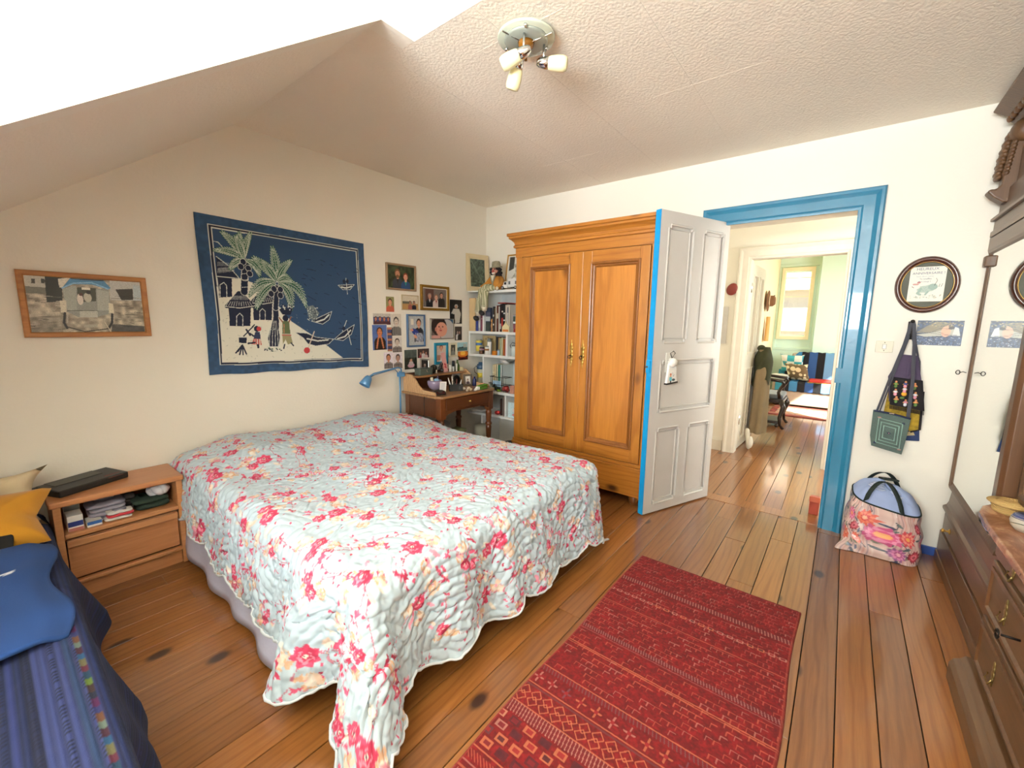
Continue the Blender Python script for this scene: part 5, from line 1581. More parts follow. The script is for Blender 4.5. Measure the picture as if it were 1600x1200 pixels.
# --- things on top of the bookcase
def fr_x(name, label, P0, w, h, tilt, fw, m, cv, mount, yaw=0):
    """framed picture standing on a shelf, facing -x, leaning back"""
    M = Matrix.Translation(P0) @ rotm('Z', -90 + yaw) @ rotm('X', -tilt)
    t = thing(name, label, 'picture', M=M, local=True)
    MB().rings((-w / 2, 0, 0), (1, 0, 0), (0, 0, 1), (0, -1, 0), w, h, [(0, -.008), (0, .01), (fw * .5, .014), (fw, .008), (fw, 0)]).build('frame', m, t)
    MB().box(-w / 2 + .002, w / 2 - .002, -.004, .004, .002, h - .002).build('mount', mat('cream_mount', 'e6dfce', .8), t)
    q = fw + mount
    print_on('print', cv, (-w / 2 + q, -.006, q), (1, 0, 0), (0, 0, 1), w - 2 * q, h - 2 * q, t)
    return t
cv = C(40, 60, 'b9b6a8'); cv.a *= (.6 + .6 * vnoise(40, 60, 9, rq))[..., None]; cv.poly([(0, .1), (.4, .5), (.3, .75), (1, .95), (1, 1), (0, 1)], 'c8c8c0'); cv.poly([(.05, .55), (.3, .62), (.3, 1), (.05, 1)], '3c3a34'); cv.rect(.6, .95, .35, .7, '3a3a38'); cv.rect(0, 1, 0, .12, '4a4640')
fr_x('framed_print', 'yellow wood framed grey street photograph leaning on the bookcase top', (3.43, 2.66, 1.713), .30, .37, 9, .014, mat('yellow_wood_frame', 'b8862c', .45), cv, .012)
cv = C(40, 60, '4f5c4e'); cv.a *= (.6 + .7 * vnoise(40, 60, 12, rq))[..., None]; cv.line([(.1, .9), (.9, .1)], .05, '7a8478', .6)
MBx = Matrix.Translation((3.37, 3.12, 1.714)) @ rotm('Z', -14) @ rotm('X', -4)
t = thing('framed_print', 'cream framed green print standing in the corner behind the doll', 'picture', M=MBx, local=True)
MB().rings((-.14, 0, 0), (1, 0, 0), (0, 0, 1), (0, -1, 0), .28, .385, [(0, -.008), (0, .01), (.03, .012), (.05, .006), (.05, 0)]).build('frame', mat('cream_wood_frame', 'd5c39c', .5), t)
MB().box(-.13, .13, -.003, .004, .01, .375).build('mount', mat('cream_mount', 'e6dfce', .8), t)
print_on('print', cv, (-.09, -.005, .05), (1, 0, 0), (0, 0, 1), .18, .285, t)
MB().box(3.24, 3.535, 2.955, 3.145, 1.70, 1.712).build('ledge', m_white, bc)
# white toy lorry
m_toy = mat('white_toy_enamel', 'dcdcd8', .35)
lo = thing('toy_lorry', 'white toy lorry with black tyres on the bookcase top', 'toy', (3.30, 2.58, 1.712))
MB().prism([(2.725, 1.728), (2.725, 1.752), (2.70, 1.76), (2.685, 1.79), (2.645, 1.79), (2.645, 1.728)], 'x', 3.27, 3.33).build('cab', m_toy, lo, bev=.004)
MB().box(3.265, 3.335, 2.50, 2.635, 1.735, 1.815).build('box_body', m_toy, lo, bev=.003)
MB().box(3.268, 3.27, 2.655, 2.68, 1.76, 1.782).build('window', m_blk, lo)
for y in (2.52, 2.60):
    MB().box(3.2635, 3.266, y, y + .022, 1.76, 1.79).build('side_window', mat('toy_grey', '5c6064', .4), lo)
for y in (2.70, 2.54):
    w_ = MB().lathe([(.0, -.008), (.016, -.008), (.018, 0), (.016, .008), (0, .008)], (3.272, y, 1.73), 14, rotm('Y', 90)).build('wheel', m_blk, lo, True)
    MB().lathe([(.007, 0), (0, .002)], (3.263, y, 1.73), 10, rotm('Y', -90)).build('hub', m_toy, w_)

# clown doll sitting on the corner, legs over the edge
dl = thing('clown_doll', 'clown doll in mustard jacket and striped trousers sitting on the bookcase edge', 'doll', (3.24, 2.84, 1.712))
m_dj = mat('mustard_velvet', 'b3782a', .9, bmp=.3, bscale=150); m_dt = mat('cream_doll_cloth', 'd8cdb4', .9)
MB().lathe([(.0, 0), (.07, .005), (.08, .05), (.076, .09), (.062, .125), (.022, .145), (0, .147)], (3.30, 2.80, 1.712), 16, None, .75, 1.2).build('jacket', m_dj, dl, True)
for s_, pts_ in ((1, [(3.29, 2.86, 1.83), (3.26, 2.895, 1.775), (3.21, 2.93, 1.735)]), (-1, [(3.29, 2.745, 1.83), (3.26, 2.71, 1.77), (3.23, 2.73, 1.735)])):
    a = MB().tube(pts_, [.026, .024, .02], 10).build('sleeve', m_dj, dl, True)
    e = pts_[2]
    MB().ell((e[0] - .008, e[1], e[2] - .012), (.017, .014, .02), 10, 7).build('glove', m_dt, a, True)
MB().prism([(2.78, 1.855), (2.83, 1.855), (2.805, 1.79)], 'x', 3.235, 3.25).build('collar', m_dt, dl, bev=.004)
MB().tube([(3.243, 2.775, 1.855), (3.236, 2.80, 1.785), (3.232, 2.805, 1.74)], .007, 6).tube([(3.243, 2.835, 1.855), (3.236, 2.81, 1.785)], .007, 6).build('lapel', mat('lapel_grey', '8e8a76', .9), dl, True)
hd = MB().ell((3.285, 2.805, 1.90), (.042, .04, .045), 16, 12).build('head', mat('doll_face', 'b87862', .5), dl, True)
MB().ell((3.245, 2.805, 1.893), (.012, .012, .012), 8, 6).build('nose', mat('doll_red', 'a8322e', .4), hd, True)
MB().ell((3.25, 2.805, 1.875), (.01, .022, .012), 10, 6).build('mouth', mat('doll_white', 'e4d8c8', .5), hd, True)
MB().ell((3.252, 2.82, 1.912), (.006, .008, .009), 8, 6).ell((3.252, 2.79, 1.912), (.006, .008, .009), 8, 6).build('eyes', m_blk, hd, True)
hr = MB()
for k in range(14):
    a = PI * .55 + k / 13 * PI * .9 * 1.0
    for s_ in (-1, 1):
        hr.ell((3.29 + .02 * math.sin(k), 2.805 + s_ * (.042 + .012 * math.sin(k * 2.2)), 1.885 + .035 * math.cos(k * 1.7)), (.018, .016, .017), 7, 5)
hr.build('hair', mat('doll_black_hair', '231a1c', .95), hd, True)
ht = MB().lathe([(.062, .0), (.064, .004), (.045, .012), (.044, .04), (.036, .06), (0, .066)], (3.29, 2.80, 1.932), 16, rotm('Y', -8)).build('hat', mat('striped_felt', '9a9278', .9, var=.3, scale=50), hd, True)
m_st, n_, l_, b_ = new_mat('doll_trouser_stripe')
tcx = n_.new('ShaderNodeTexCoord'); wv = n_.new('ShaderNodeTexWave'); wv.bands_direction = 'Y'; wv.inputs['Scale'].default_value = 14
l_.new(tcx.outputs['Object'], wv.inputs['Vector']); l_.new(mix_rgb(n_, l_, wv.outputs['Fac'], '7c7e5c', 'c4bfa0'), b_.inputs['Base Color']); b_.inputs['Roughness'].default_value = .9
for pts_, sh in (([(3.28, 2.83, 1.735), (3.225, 2.885, 1.735), (3.205, 2.925, 1.70), (3.205, 2.95, 1.60), (3.21, 2.965, 1.50)], (3.195, 2.985, 1.43)),
                 ([(3.28, 2.80, 1.735), (3.22, 2.84, 1.737), (3.20, 2.865, 1.70), (3.205, 2.875, 1.62), (3.21, 2.885, 1.55)], (3.195, 2.91, 1.485))):
    lg = MB().tube(pts_, [.036, .036, .036, .034, .04], 12).build('trouser_leg', m_st, dl, True)
    e = pts_[-1]
    MB().lathe([(.042, .01), (.03, -.02), (.022, -.045)], e, 10).build('sock', m_dt, lg, True)
    MB().ell((sh[0], sh[1], sh[2]), (.028, .036, .024), 12, 8, rotm('X', 25)).build('shoe', mat('black_doll_shoe', '1e1c1e', .5), lg, True)

# ================================================================== DESK
m_oak = wood('dark_walnut_desk', '4a2a17', '63391f', 'x', 1, .35, .3)
m_oakz = wood('turned_walnut', '5a3219', '7a4524', 'z', 1, .35, .3)
m_oakl = wood('light_walnut_top', '8a6440', 'a47c54', 'x', 1, .35, .3)
m_gal = wood('pale_gallery_board', 'b59066', 'c9a67c', 'x', 1.2, .6)
dk = thing('writing_desk', 'small dark walnut writing desk with pale gallery and turned legs in the corner', 'desk', (2.72, 2.86, 0))
DX0, DX1, DY0, DY1, DZ = 2.355, 3.085, 2.61, 3.125, .765
MB().prism([(DX0, DY1), (DX0, DY0 + .06), (DX0 + .035, DY0), (DX1 - .03, DY0), (DX1, DY0 + .03), (DX1, DY1)], 'z', DZ - .022, DZ).build('top', m_oakl, dk, bev=.005)
MB().box(DX0 + .03, DX0 + .05, DY0 + .08, DY1 - .02, .57, DZ - .022).build('side_apron', m_oak, dk); MB().box(DX1 - .05, DX1 - .03, DY0 + .08, DY1 - .02, .57, DZ - .022).build('side_apron', m_oak, dk)
MB().box(DX0 + .03, DX1 - .03, DY1 - .04, DY1 - .02, .57, DZ - .022).build('back_apron', m_oak, dk)
ap = [(DX0 + .08, .743), (DX1 - .08, .743), (DX1 - .08, .575), (DX1 - .12, .6), (DX1 - .2, .615), (DX0 + .2, .615), (DX0 + .12, .6), (DX0 + .08, .575)]
MB().prism(ap, 'y', DY0 + .025, DY0 + .045).build('front_apron', m_oak, dk)
dd = MB().box(DX0 + .09, DX1 - .09, DY0 + .015, DY0 + .028, .635, .735).build('drawer', m_oak, dk, bev=.004)
MB().lathe([(.006, 0), (.006, .01), (.012, .016), (.010, .024), (0, .026)], (2.72, DY0 + .016, .685), 12, rotm('X', 90)).build('knob', m_brass, dd, True)
for x in (DX0 + .055, DX1 - .055):
    for y in (DY0 + .05, DY1 - .05):
        L_ = MB().box(x - .03, x + .03, y - .03, y + .03, .56, DZ - .022)
        L_.lathe([(.014, 0), (.018, .03), (.024, .3), (.028, .38), (.024, .4), (.032, .41), (.032, .425), (.022, .435), (.026, .47), (.03, .53), (.024, .545), (.03, .56)], (x, y, 0), 16)
        L_.build('leg', m_oakz, dk, bev=.003)
gp = [(3.11, DZ), (3.11, .925), (3.0, .92), (2.95, .885), (2.90, .83), (2.84, .80), (2.70, .795), (2.68, DZ)]
for x in (DX0 + .012, DX1 - .03):
    MB().prism(gp, 'x', x, x + .018).build('gallery_side', m_gal, dk, bev=.003)
MB().box(DX0 + .03, DX1 - .03, 3.10, 3.118, DZ, .925).build('gallery_back', m_oak, dk)
MB().box(DX0 + .03, DX1 - .03, 2.985, 3.10, .885, .903).build('gallery_shelf', m_oakl, dk, bev=.003)
RZ = .903
gb = thing('metal_box', 'grey green metal cash box on the desk gallery', 'box', (2.555, 3.05, RZ))
MB().box(2.475, 2.62, 3.0, 3.085, RZ, RZ + .05).build('body', mat('grey_green_metal', '5e6d66', .4, .3), gb, bev=.004)
MB().box(2.472, 2.623, 2.997, 3.088, RZ + .05, RZ + .062).build('lid', mat('grey_green_metal', '5e6d66'), gb, bev=.003)
MB().tube([(2.545, 2.995, RZ + .045), (2.545, 2.99, RZ + .03), (2.555, 2.99, RZ + .03)], .003, 6).build('clasp', m_chrome, gb)
cv = C(24, 30, '2c2826'); figure(cv, .5, .5, .24, 'b8a898', '2a2420', '8a8a88')
MD = Matrix.Translation((2.60, 3.088, RZ + .002)) @ rotm('Y', 8) @ rotm('X', -10)
t = thing('framed_photo', 'silver framed dark photo standing behind the grey metal box', 'picture', M=MD, local=True)
MB().rings((-.055, 0, 0), (1, 0, 0), (0, 0, 1), (0, -1, 0), .11, .14, [(0, -.004), (0, .006), (.01, .008), (.014, .004), (.014, 0)]).build('frame', mat('silver_frame', 'c0beb8', .3, .6), t)
MB().box(-.05, .05, -.002, .003, .004, .136).build('backing', m_blk, t)
print_on('image', cv, (-.043, -.003, .012), (1, 0, 0), (0, 0, 1), .086, .116, t)
ck_ = thing('round_clock', 'small round black clock on the desk gallery beside the metal box', 'clock', (2.685, 3.06, RZ))
MB().lathe([(0, -.012), (.038, -.012), (.042, 0), (.038, .012), (.03, .014), (0, .01)], (2.685, 3.06, RZ + .042), 20, rotm('X', 90)).build('case', mat('dark_green_black', '1f2420', .35), ck_, True)
MB().box(2.683, 2.687, 3.043, 3.046, RZ + .042, RZ + .068).build('hand', m_chrome, ck_); MB().box(2.70, 2.712, 3.04, 3.05, RZ, RZ + .03).build('foot', mat('bone', 'd8d0b8', .5), ck_)
tk = MB()
for k in range(6):
    tk.ell((2.775 + .018 * math.cos(k * 1.3), 3.06 + .012 * math.sin(k * 1.7), RZ + .02 + .012 * k), (.018, .016, .018), 8, 6)
tag(tk.build('dark_figurine', mat('dark_bronze', '3c3638', .45, .4), None, True), 'dark bronze figurine on the desk gallery', 'figurine')
pr = thing('pink_ribbon_card', 'tall pink card with crimson marks leaning on the desk gallery', 'card', M=Matrix.Translation((2.845, 3.06, RZ + .001)) @ rotm('Y', -5) @ rotm('X', -8), local=True)
MB().box(-.028, .028, 0, .003, 0, .19).build('card', mat('pink_card', 'd8a09a', .7), pr)
mk_ = MB()
for z in (.05, .075):
    mk_.ell((0, -.001, z), (.01, .001, .012), 6, 4); mk_.ell((.008, -.001, z - .008), (.008, .001, .008), 6, 4)
mk_.build('red_mark', mat('crimson_ink', 'b0283a', .7), pr)
def bottle(name, label, x, y, z, prof, c, cap=None, cat='bottle', rough=.25, trans=0):
    t = thing(name, label, cat, (x, y, z))
    MB().lathe(prof, (x, y, z), 14).build('body', mat('bottle_' + c, c, rough, trans=trans), t, True)
    if cap:
        h = prof[-1][1]; MB().lathe([(prof[-1][0] + .003, h), (prof[-1][0] + .003, h + cap[0]), (0, h + cap[0])], (x, y, z), 12).build('cap', mat('cap_' + cap[1], cap[1], .4), t, True)
    return t
bottle('bottle', 'short white bottle on the desk gallery', 2.895, 3.05, RZ, [(0, 0), (.016, 0), (.017, .045), (.012, .055)], 'd8d6cc', (.01, 'e8e6e0'))
bottle('bottle', 'slender white tube bottle with black cap on the desk gallery', 2.935, 3.05, RZ, [(0, 0), (.011, 0), (.011, .05)], 'd0d0cc', (.055, '22242a'))
bottle('candle', 'tall white candle standing on the desk gallery', 2.96, 3.03, RZ, [(0, 0), (.008, 0), (.008, .075), (.002, .08)], 'e8e4da', None, 'candle')
bottle('bottle', 'green glass bottle on the desk gallery', 3.0, 3.06, RZ, [(0, 0), (.02, 0), (.022, .01), (.022, .055), (.012, .075), (.007, .09), (.008, .11)], '4c6a34', None)
wcard = thing('white_card', 'white card standing behind the green bottle', 'card', (3.03, 3.09, RZ))
MB().box(2.985, 3.045, 3.09, 3.094, RZ, RZ + .13).build('sheet', mat('white_card', 'e4e2dc', .6), wcard)
tag(MB().box(3.025, 3.05 , 3.02, 3.07, RZ, RZ + .035).build('soap_box', mat('cream_soap', 'dccfa0', .6), None, bev=.004), 'cream soap block at the end of the desk gallery', 'soap')
# on the desk top
bw = thing('lilac_bowl', 'lilac bowl filled with odds and ends on the desk', 'bowl', (2.61, 2.98, DZ))
MB().lathe([(0, 0), (.035, 0), (.055, .02), (.068, .05), (.07, .075), (.062, .088), (.057, .085), (.062, .06), (.05, .02), (0, .012)], (2.61, 2.96, DZ), 20).build('bowl', mat('lilac_glass', '9c90ac', .25, coat=.3), bw, True)
tag(MB().tube([(2.585, 2.96, DZ + .05), (2.575, 2.965, DZ + .115)], .014, 10).build('cream_tube', mat('cream_plastic', 'd8d0bc', .4), None, True), 'cream tube sticking out of the lilac bowl', 'tube')
tag(MB().ell((2.625, 2.955, DZ + .085), (.028, .026, .018), 10, 7, None, .12).build('blue_wrapper', mat('pale_blue_wrap', '8cb8d8', .4), None, True), 'crumpled pale blue wrapper in the lilac bowl', 'wrapper')
tag(MB().ell((2.65, 2.965, DZ + .1), (.014, .014, .016), 8, 6).tube([(2.65, 2.965, DZ + .11), (2.655, 2.965, DZ + .135)], .004, 6).build('perfume_stopper', mat('violet_glass', '4a3a58', .3), None, True), 'small violet bottle top poking out of the lilac bowl', 'bottle')
ac = thing('alarm_clock', 'black alarm clock with red digits at the desk corner', 'clock', (2.45, 2.72, DZ))
AM = Matrix.Translation((2.445, 2.72, DZ)) @ rotm('Z', -20)
ROOTS[ac.name] = Matrix.Identity(4); ac.matrix_world = AM
MB().lathe([(0, 0), (.062, 0), (.065, .01), (.055, .03), (.03, .04), (0, .042)], (0, 0, 0), 20, None, 1, .62).build('case', m_blk, ac, True)
MB().obox(Matrix.Translation((.0, -.034, .022)) @ rotm('X', -35), .075, .003, .026).build('window', mat('dark_red_window', '3a0a0e', .2), ac)
text_mesh('digits', '0:47', .021, mat('red_led', 'ff2a3a', .4, emit=3), Matrix.Translation((0, -.0365, .015)) @ rotm('X', 55), ac)
MB().tube([(-.055, .01, .012), (-.09, .03, .003), (-.115, .05, -.02), (-.12, .05, -.08), (-.122, .03, -.16), (-.15, .06, -.26)], .003, 6).build('power_cord', m_blk, ac, True)
cdw = thing('white_card', 'folded white leaflet standing behind the alarm clock', 'card', M=Matrix.Translation((2.56, 2.80, DZ)) @ rotm('Z', -30) @ rotm('Y', 4), local=True)
MB().box(-.03, .03, 0, .0025, 0, .095).build('sheet', mat('white_card', 'e4e2dc', .6), cdw)
for k in range(6):
    MB().box(-.018, .018, -.0006, 0, .02 + k * .011, .023 + k * .011).build('print_line', mat('grey_ink', '9ca4b8', .8), cdw)
pb_ = thing('black_pen_box', 'black open box holding feathers and pens on the desk', 'box', (2.72, 2.76, DZ))
PM = Matrix.Translation((2.70, 2.775, DZ)) @ rotm('Z', -35)
ROOTS[pb_.name] = Matrix.Identity(4); pb_.matrix_world = PM
bx_ = MB()
for a in ((-.06, .06, -.035, -.031), (-.06, .06, .031, .035), (-.06, -.056, -.035, .035), (.056, .06, -.035, .035)):
    bx_.box(a[0], a[1], a[2], a[3], 0, .062)
bx_.box(-.06, .06, -.035, .035, 0, .004); bx_.build('box', m_blk, pb_)
MB().box(.025, .035, -.0365, -.035, .015, .045).build('clasp', mat('dark_steel', '55585c', .3, .6), pb_)
def inbox(dx, dy, h, tx, r, c, nm, lab):
    p0 = PM @ Vector((dx, dy, .006)); p1 = PM @ Vector((dx + tx, dy, h))
    tag(MB().tube([p0, p0.lerp(p1, .6), p1], [r, r, r * .5], 6).build(nm, mat('stick_' + c, c, .5), None, True), lab, 'pen')
inbox(-.04, 0, .12, -.03, .007, 'e8e4dc', 'feather', 'white feather standing in the black pen box'); inbox(-.025, .01, .13, -.01, .005, 'd8c8b8', 'paintbrush', 'pale paintbrush standing in the black pen box')
inbox(.0, -.005, .11, .01, .005, '7a3a34', 'pen', 'brown red pen standing in the black pen box'); inbox(.03, .01, .1, .025, .007, 'e0dcd4', 'quill', 'white quill leaning towards the round mirror')
hm = thing('hand_mirror', 'round silver hand mirror leaning at the back of the desk', 'mirror', (2.93, 2.98, DZ))
MB().lathe([(0, -.003), (.052, -.003), (.056, 0), (.052, .004), (.046, .003), (0, .002)], (2.92, 2.99, DZ + .058), 22, rotm('X', 80)).build('disc', mat('polished_silver', 'c8ccd4', .12, 1), hm, True)
wpc = thing('white_plate_card', 'white paper sheet curved behind the hand mirror', 'paper', (2.96, 3.02, DZ))
MB().grid(lambda u, v: (2.90 + .11 * u, 3.03 + .02 * math.sin(u * PI), DZ + .11 * v), 10, 3).build('sheet', mat('white_card', 'e4e2dc'), wpc, True, solid=.0015)
cv = C(18, 26, 'd8d4cc'); figure(cv, .5, .4, .3, 'b89888', '3a2e28', '4a3a44')
t = thing('framed_photo', 'small brown framed portrait standing on the desk top', 'picture', M=Matrix.Translation((2.99, 2.90, DZ)) @ rotm('Z', -22) @ rotm('X', -8), local=True)
MB().rings((-.045, 0, 0), (1, 0, 0), (0, 0, 1), (0, -1, 0), .09, .115, [(0, -.004), (0, .006), (.01, .008), (.02, .004), (.02, 0)]).build('frame', mat('grey_brown_frame', '6e6252', .5), t)
MB().box(-.04, .04, -.002, .003, .004, .11).build('backing', m_blk, t); print_on('image', cv, (-.026, -.0035, .02), (1, 0, 0), (0, 0, 1), .052, .075, t)
bottle('blue_bottle', 'deep blue glass bottle beside the small portrait on the desk', 3.04, 2.86, DZ, [(0, 0), (.018, 0), (.02, .01), (.02, .06), (.01, .075), (.008, .09)], '1c2458', None)
stn = MB(); rs_ = random.Random(2)
sh_labels = 'shells and pale pebbles heaped on the desk top'
for k in range(9):
    x, y = 2.775 + rs_.uniform(-.045, .045), 2.69 + rs_.uniform(-.03, .03)
    o = MB().ell((x, y, DZ + .011 + (.012 if k > 5 else 0)), (rs_.uniform(.014, .022), rs_.uniform(.012, .018), .011), 9, 6, rotm('Z', rs_.uniform(0, 90)), .08).build('pebble', mat('pale_pebble', 'cdbfa6', .7, var=.2, scale=40), None, True)
    tag(o, 'pale pebble in the heap at the front edge of the desk', 'pebble', 'pale pebbles heaped on the desk')
tag(MB().prism([(2.82, DZ), (2.885, DZ), (2.885, DZ + .03), (2.86, DZ + .035)], 'y', 2.64, 2.67).build('white_soap', mat('white_soap', 'e4e2da', .5), None, bev=.006), 'white wedge of soap between the pebbles and the green cloth', 'soap')
cloth_pile('green_cloth', 'bright green folded cloth at the far end of the desk', '5c8a26', 2.945, 2.665, DZ, .12, .06, 3, .016, seed=8)
# under the desk
bk_ = thing('white_bucket', 'white lidded bucket under the desk', 'bucket', (2.66, 2.95, 0))
MB().lathe([(0, 0), (.08, 0), (.095, .4), (.1, .41)], (2.68, 2.98, 0), 18).build('body', mat('white_plastic_bucket', 'c4c8c8', .4), bk_, True)
MB().lathe([(.104, .41), (.104, .43), (.08, .445), (0, .447)], (2.68, 2.98, 0), 18).build('lid', mat('grey_blue_lid', 'a8b4bc', .4), bk_, True)
sg = cloth_pile('sage_bag', 'sage green and pink folded bag under the desk', '8f9468', 2.86, 2.93, .18, .17, .16, 4, .05, 'bag', 6, '8a5a5e')
tag(MB().box(2.77, 2.95, 2.85, 3.02, 0, .18).build('carton_box', mat('brown_carton', '6e5640', .8), None, bev=.003), 'brown carton under the sage green bag', 'box')

# ================================================================== DOOR WALL, NEAR THE DRESSER
BU, BV, BN = (0, -1, 0), (0, 0, 1), (-1, 0, 0)          # right, up, out of the door wall

m_mah = wood('dark_mahogany_frame', '3a1c10', '54291a', 'y', 2, .3, .5)
ov = thing('oval_picture', 'oval dark wood frame with a birthday card above the wall hooks', 'picture', (XB, -.349, 1.656))
oc = (XB, -.349, 1.656); ra, rb = .142, .166
vs = []; fs = []; n = 48
prof = [(1.0, .0), (1.0, .012), (.95, .026), (.90, .03), (.84, .022), (.815, .016), (.80, .018), (.785, .010), (.785, .0)]
for q, h in prof:
    for k in range(n):
        a = 2 * PI * k / n; vs.append((oc[0] - h, oc[1] - ra * q * math.cos(a), oc[2] + rb * q * math.sin(a)))
for j in range(len(prof) - 1):
    for k in range(n):
        fs.append((j * n + k, j * n + (k + 1) % n, (j + 1) * n + (k + 1) % n, (j + 1) * n + k))
MB().add(vs, fs).build('frame', m_mah, ov, True)
MB().tube([(oc[0] - .018, oc[1] - ra * .8 * math.cos(2 * PI * k / n), oc[2] + rb * .8 * math.sin(2 * PI * k / n)) for k in range(n)], .0016, 6, True).build('gilt_edge', m_brass, ov, True)
MB().prism([(oc[1] + ra * .8 * math.cos(2 * PI * k / n), oc[2] + rb * .8 * math.sin(2 * PI * k / n)) for k in range(n)], 'x', XB - .006, XB).build('backing', mat('grey_green_mount', '5e6056', .8), ov)
CM = basis((XB - .0075, -.349, 1.656), BU, BV) @ rotm('Z', 1)
cd_ = Canvas(96, 128, 'dad8cc').grain(.02)
cd_.ell(.5, .36, .24, .14, '9fb0a6', .95, .2, .08); cd_.ell(.68, .42, .13, .12, '8fa49a'); cd_.line([(.36, .36), (.28, .24), (.36, .2)], .08, '8fa49a'); cd_.line([(.56, .28), (.5, .2)], .06, '8fa49a'); cd_.line([(.72, .46), (.78, .6), (.74, .66)], .018, '5a625c')
cd_.ell(.2, .5, .09, .035, 'b07a74', .8); cd_.ell(.28, .55, .05, .04, 'a8605c', .8); cd_.line([(.1, .44), (.16, .4)], .02, '7a5a5a'); cd_.line([(.84, .42), (.86, .5)], .015, '5a625c'); cd_.line([(.9, .42), (.93, .5)], .015, '5a625c')
for k in range(40):
    x = .08 + .84 * random.random(); cd_.ell(x, .1 + .09 * random.random(), .022, .016, random.choice(('b4bcae', '8a948a', 'c0c0b4', 'a8a08c')))
for k in range(30):
    cd_.ell(.5 + .42 * (random.random() - .5), .36 + .16 * (random.random() - .5), .006, .006, '5c6a64', .7)
O_ = Vector((XB - .009, -.349 + .078, 1.656 - .097))
MB().box(XB - .0085, XB - .0065, -.349 - .078, -.349 + .078, 1.559, 1.762).build('card_paper', mat('photo_paper', 'ece8e0'), ov)
print_on('card_print', cd_, O_, BU, BV, .156, .203, ov, painted('card_ink', .6))
m_ink = mat('blue_grey_ink', '5a6482', .7); m_ink2 = mat('grey_ink', '9ca4b8')
for s_, z, dy, sz, mm in (('HEUREUX', 1.742, .004, .022, m_ink), ('ANNIVERSAIRE !', 1.718, -.002, .0195, m_ink), ('(avec deux mains)', 1.703, .012, .0105, m_ink2), ('Tu souffles', 1.688, .008, .012, m_ink), ("d'un coup !", 1.672, .012, .012, m_ink)):
    text_mesh('lettering', s_, sz, mm, basis((XB - .0096, -.349 + dy, z), BU, BV), ov)

# mosaic-like reclining figure print below
pv = Canvas(120, 90, '2c3d58')
pv.a *= (.6 + .7 * vnoise(120, 90, 24, rq))[..., None]
pv.poly([(0, .5), (.2, .75), (.4, .95), (.75, .9), (.6, .62), (.3, .5)], '8a7c5c', .8); pv.poly([(.0, .42), (.3, .5), (.55, .62), (.8, .66), (.88, .42), (.5, .38), (.2, .34)], 'a8a89c'); pv.ell(.64, .56, .10, .16, 'd0a48c'); pv.ell(.74, .72, .06, .06, '2a2420')
pv.ell(.66, .74, .035, .05, 'd0a890'); pv.poly([(.78, .4), (.82, .75), (.9, .7), (.95, .4)], 'c8ccc8')
for k in range(160):
    pv.ell(random.random(), .34 * random.random(), .014, .012, random.choice(('a4acb8', '5a7090', '1c2c50', '3a5078', '243860')))
for k in range(60):
    pv.ell(random.random(), .75 + .25 * random.random(), .02, .014, random.choice(('6a6a5a', '8a8468', '3a4a5a', 'a89c78')))
for p in ([(0, .42), (.3, .5), (.55, .44), (.88, .42)], [(0, .6), (.2, .5), (.45, .55), (.6, .48)], [(.3, .5), (.5, .68), (.75, .66)]):
    pv.line(p, .012, '3a3a3a', .8)
pm = thing('art_print', 'unframed blue mosaic print of a resting figure beside the hanging bags', 'print', (XB, -.435, 1.30))
MB().box(XB - .0018, XB, -.534, -.337, 1.30, 1.447).build('paper', mat('photo_paper', 'ece8e0'), pm)
print_on('image', pv, (XB - .0022, -.337, 1.30), BU, BV, .197, .147, pm)

sw = thing('light_switch', 'white square light switch on the wall beside the blue casing', 'switch', (XB, -.2, 1.28))
MB().box(XB - .008, XB, -.242, -.158, 1.246, 1.318).build('plate', mat('cream_plastic_switch', 'd8d2bc', .4), sw, bev=.002)
MB().box(XB - .011, XB - .008, -.208, -.192, 1.269, 1.295).build('rocker', mat('white_plastic', 'e8e6e0'), sw, bev=.001)
MB().rings((XB - .008, -.19, 1.267), BU, BV, BN, .02, .03, [(0, 0), (0, .0006), (.0015, .0006), (.0015, 0)]).build('rocker_edge', mat('grey_line', '77746a'), sw)
for z in (1.257, 1.307):
    MB().lathe([(.003, 0), (0, .001)], (XB - .008, -.2, z), 8, rotm('Y', -90)).build('screw', m_iron, sw)

# coat hook with four cloth bags
hk = thing('wall_hook', 'dark iron coat hook carrying the cloth bags', 'hook', (XB, -.31, 1.4))
MB().box(XB - .006, XB, -.325, -.295, 1.33, 1.44).build('back_plate', m_iron, hk, bev=.003)
MB().tube([(XB - .004, -.31, 1.42), (XB - .035, -.31, 1.42), (XB - .045, -.31, 1.435)], .006, 8).ell((XB - .047, -.31, 1.44), .011, 10, 8).build('upper_prong', m_iron, hk, True)
MB().tube([(XB - .004, -.31, 1.36), (XB - .03, -.31, 1.34), (XB - .04, -.31, 1.36)], .005, 8).build('lower_prong', m_iron, hk, True)

def flat_bag(name, label, poly, x, t, m, par=None):
    """soft bag: outline in (y, z) with bulging faces"""
    th = thing(name, label, 'bag', (x, poly[0][0], poly[0][1]))
    cy = sum(p[0] for p in poly) / len(poly); cz = sum(p[1] for p in poly) / len(poly)
    P2 = []
    n_ = len(poly)
    for i in range(n_):
        for k in range(6):
            f = k / 6; P2.append((poly[i][0] * (1 - f) + poly[(i + 1) % n_][0] * f, poly[i][1] * (1 - f) + poly[(i + 1) % n_][1] * f))
    mb = MB()
    for sg in (1, -1):
        def fn(u, v, sg=sg):
            k = int(round(u * len(P2))) % len(P2); y, z = P2[k]; q = 1 - v
            return (x - sg * t / 2 * (1 - q ** 4) - (.002 * math.sin(y * 90 + z * 60) if sg > 0 else 0), cy + (y - cy) * q, cz + (z - cz) * q)
        mb.grid(fn, len(P2), 7, True)
    o = mb.build('body', m, th, True)
    return th
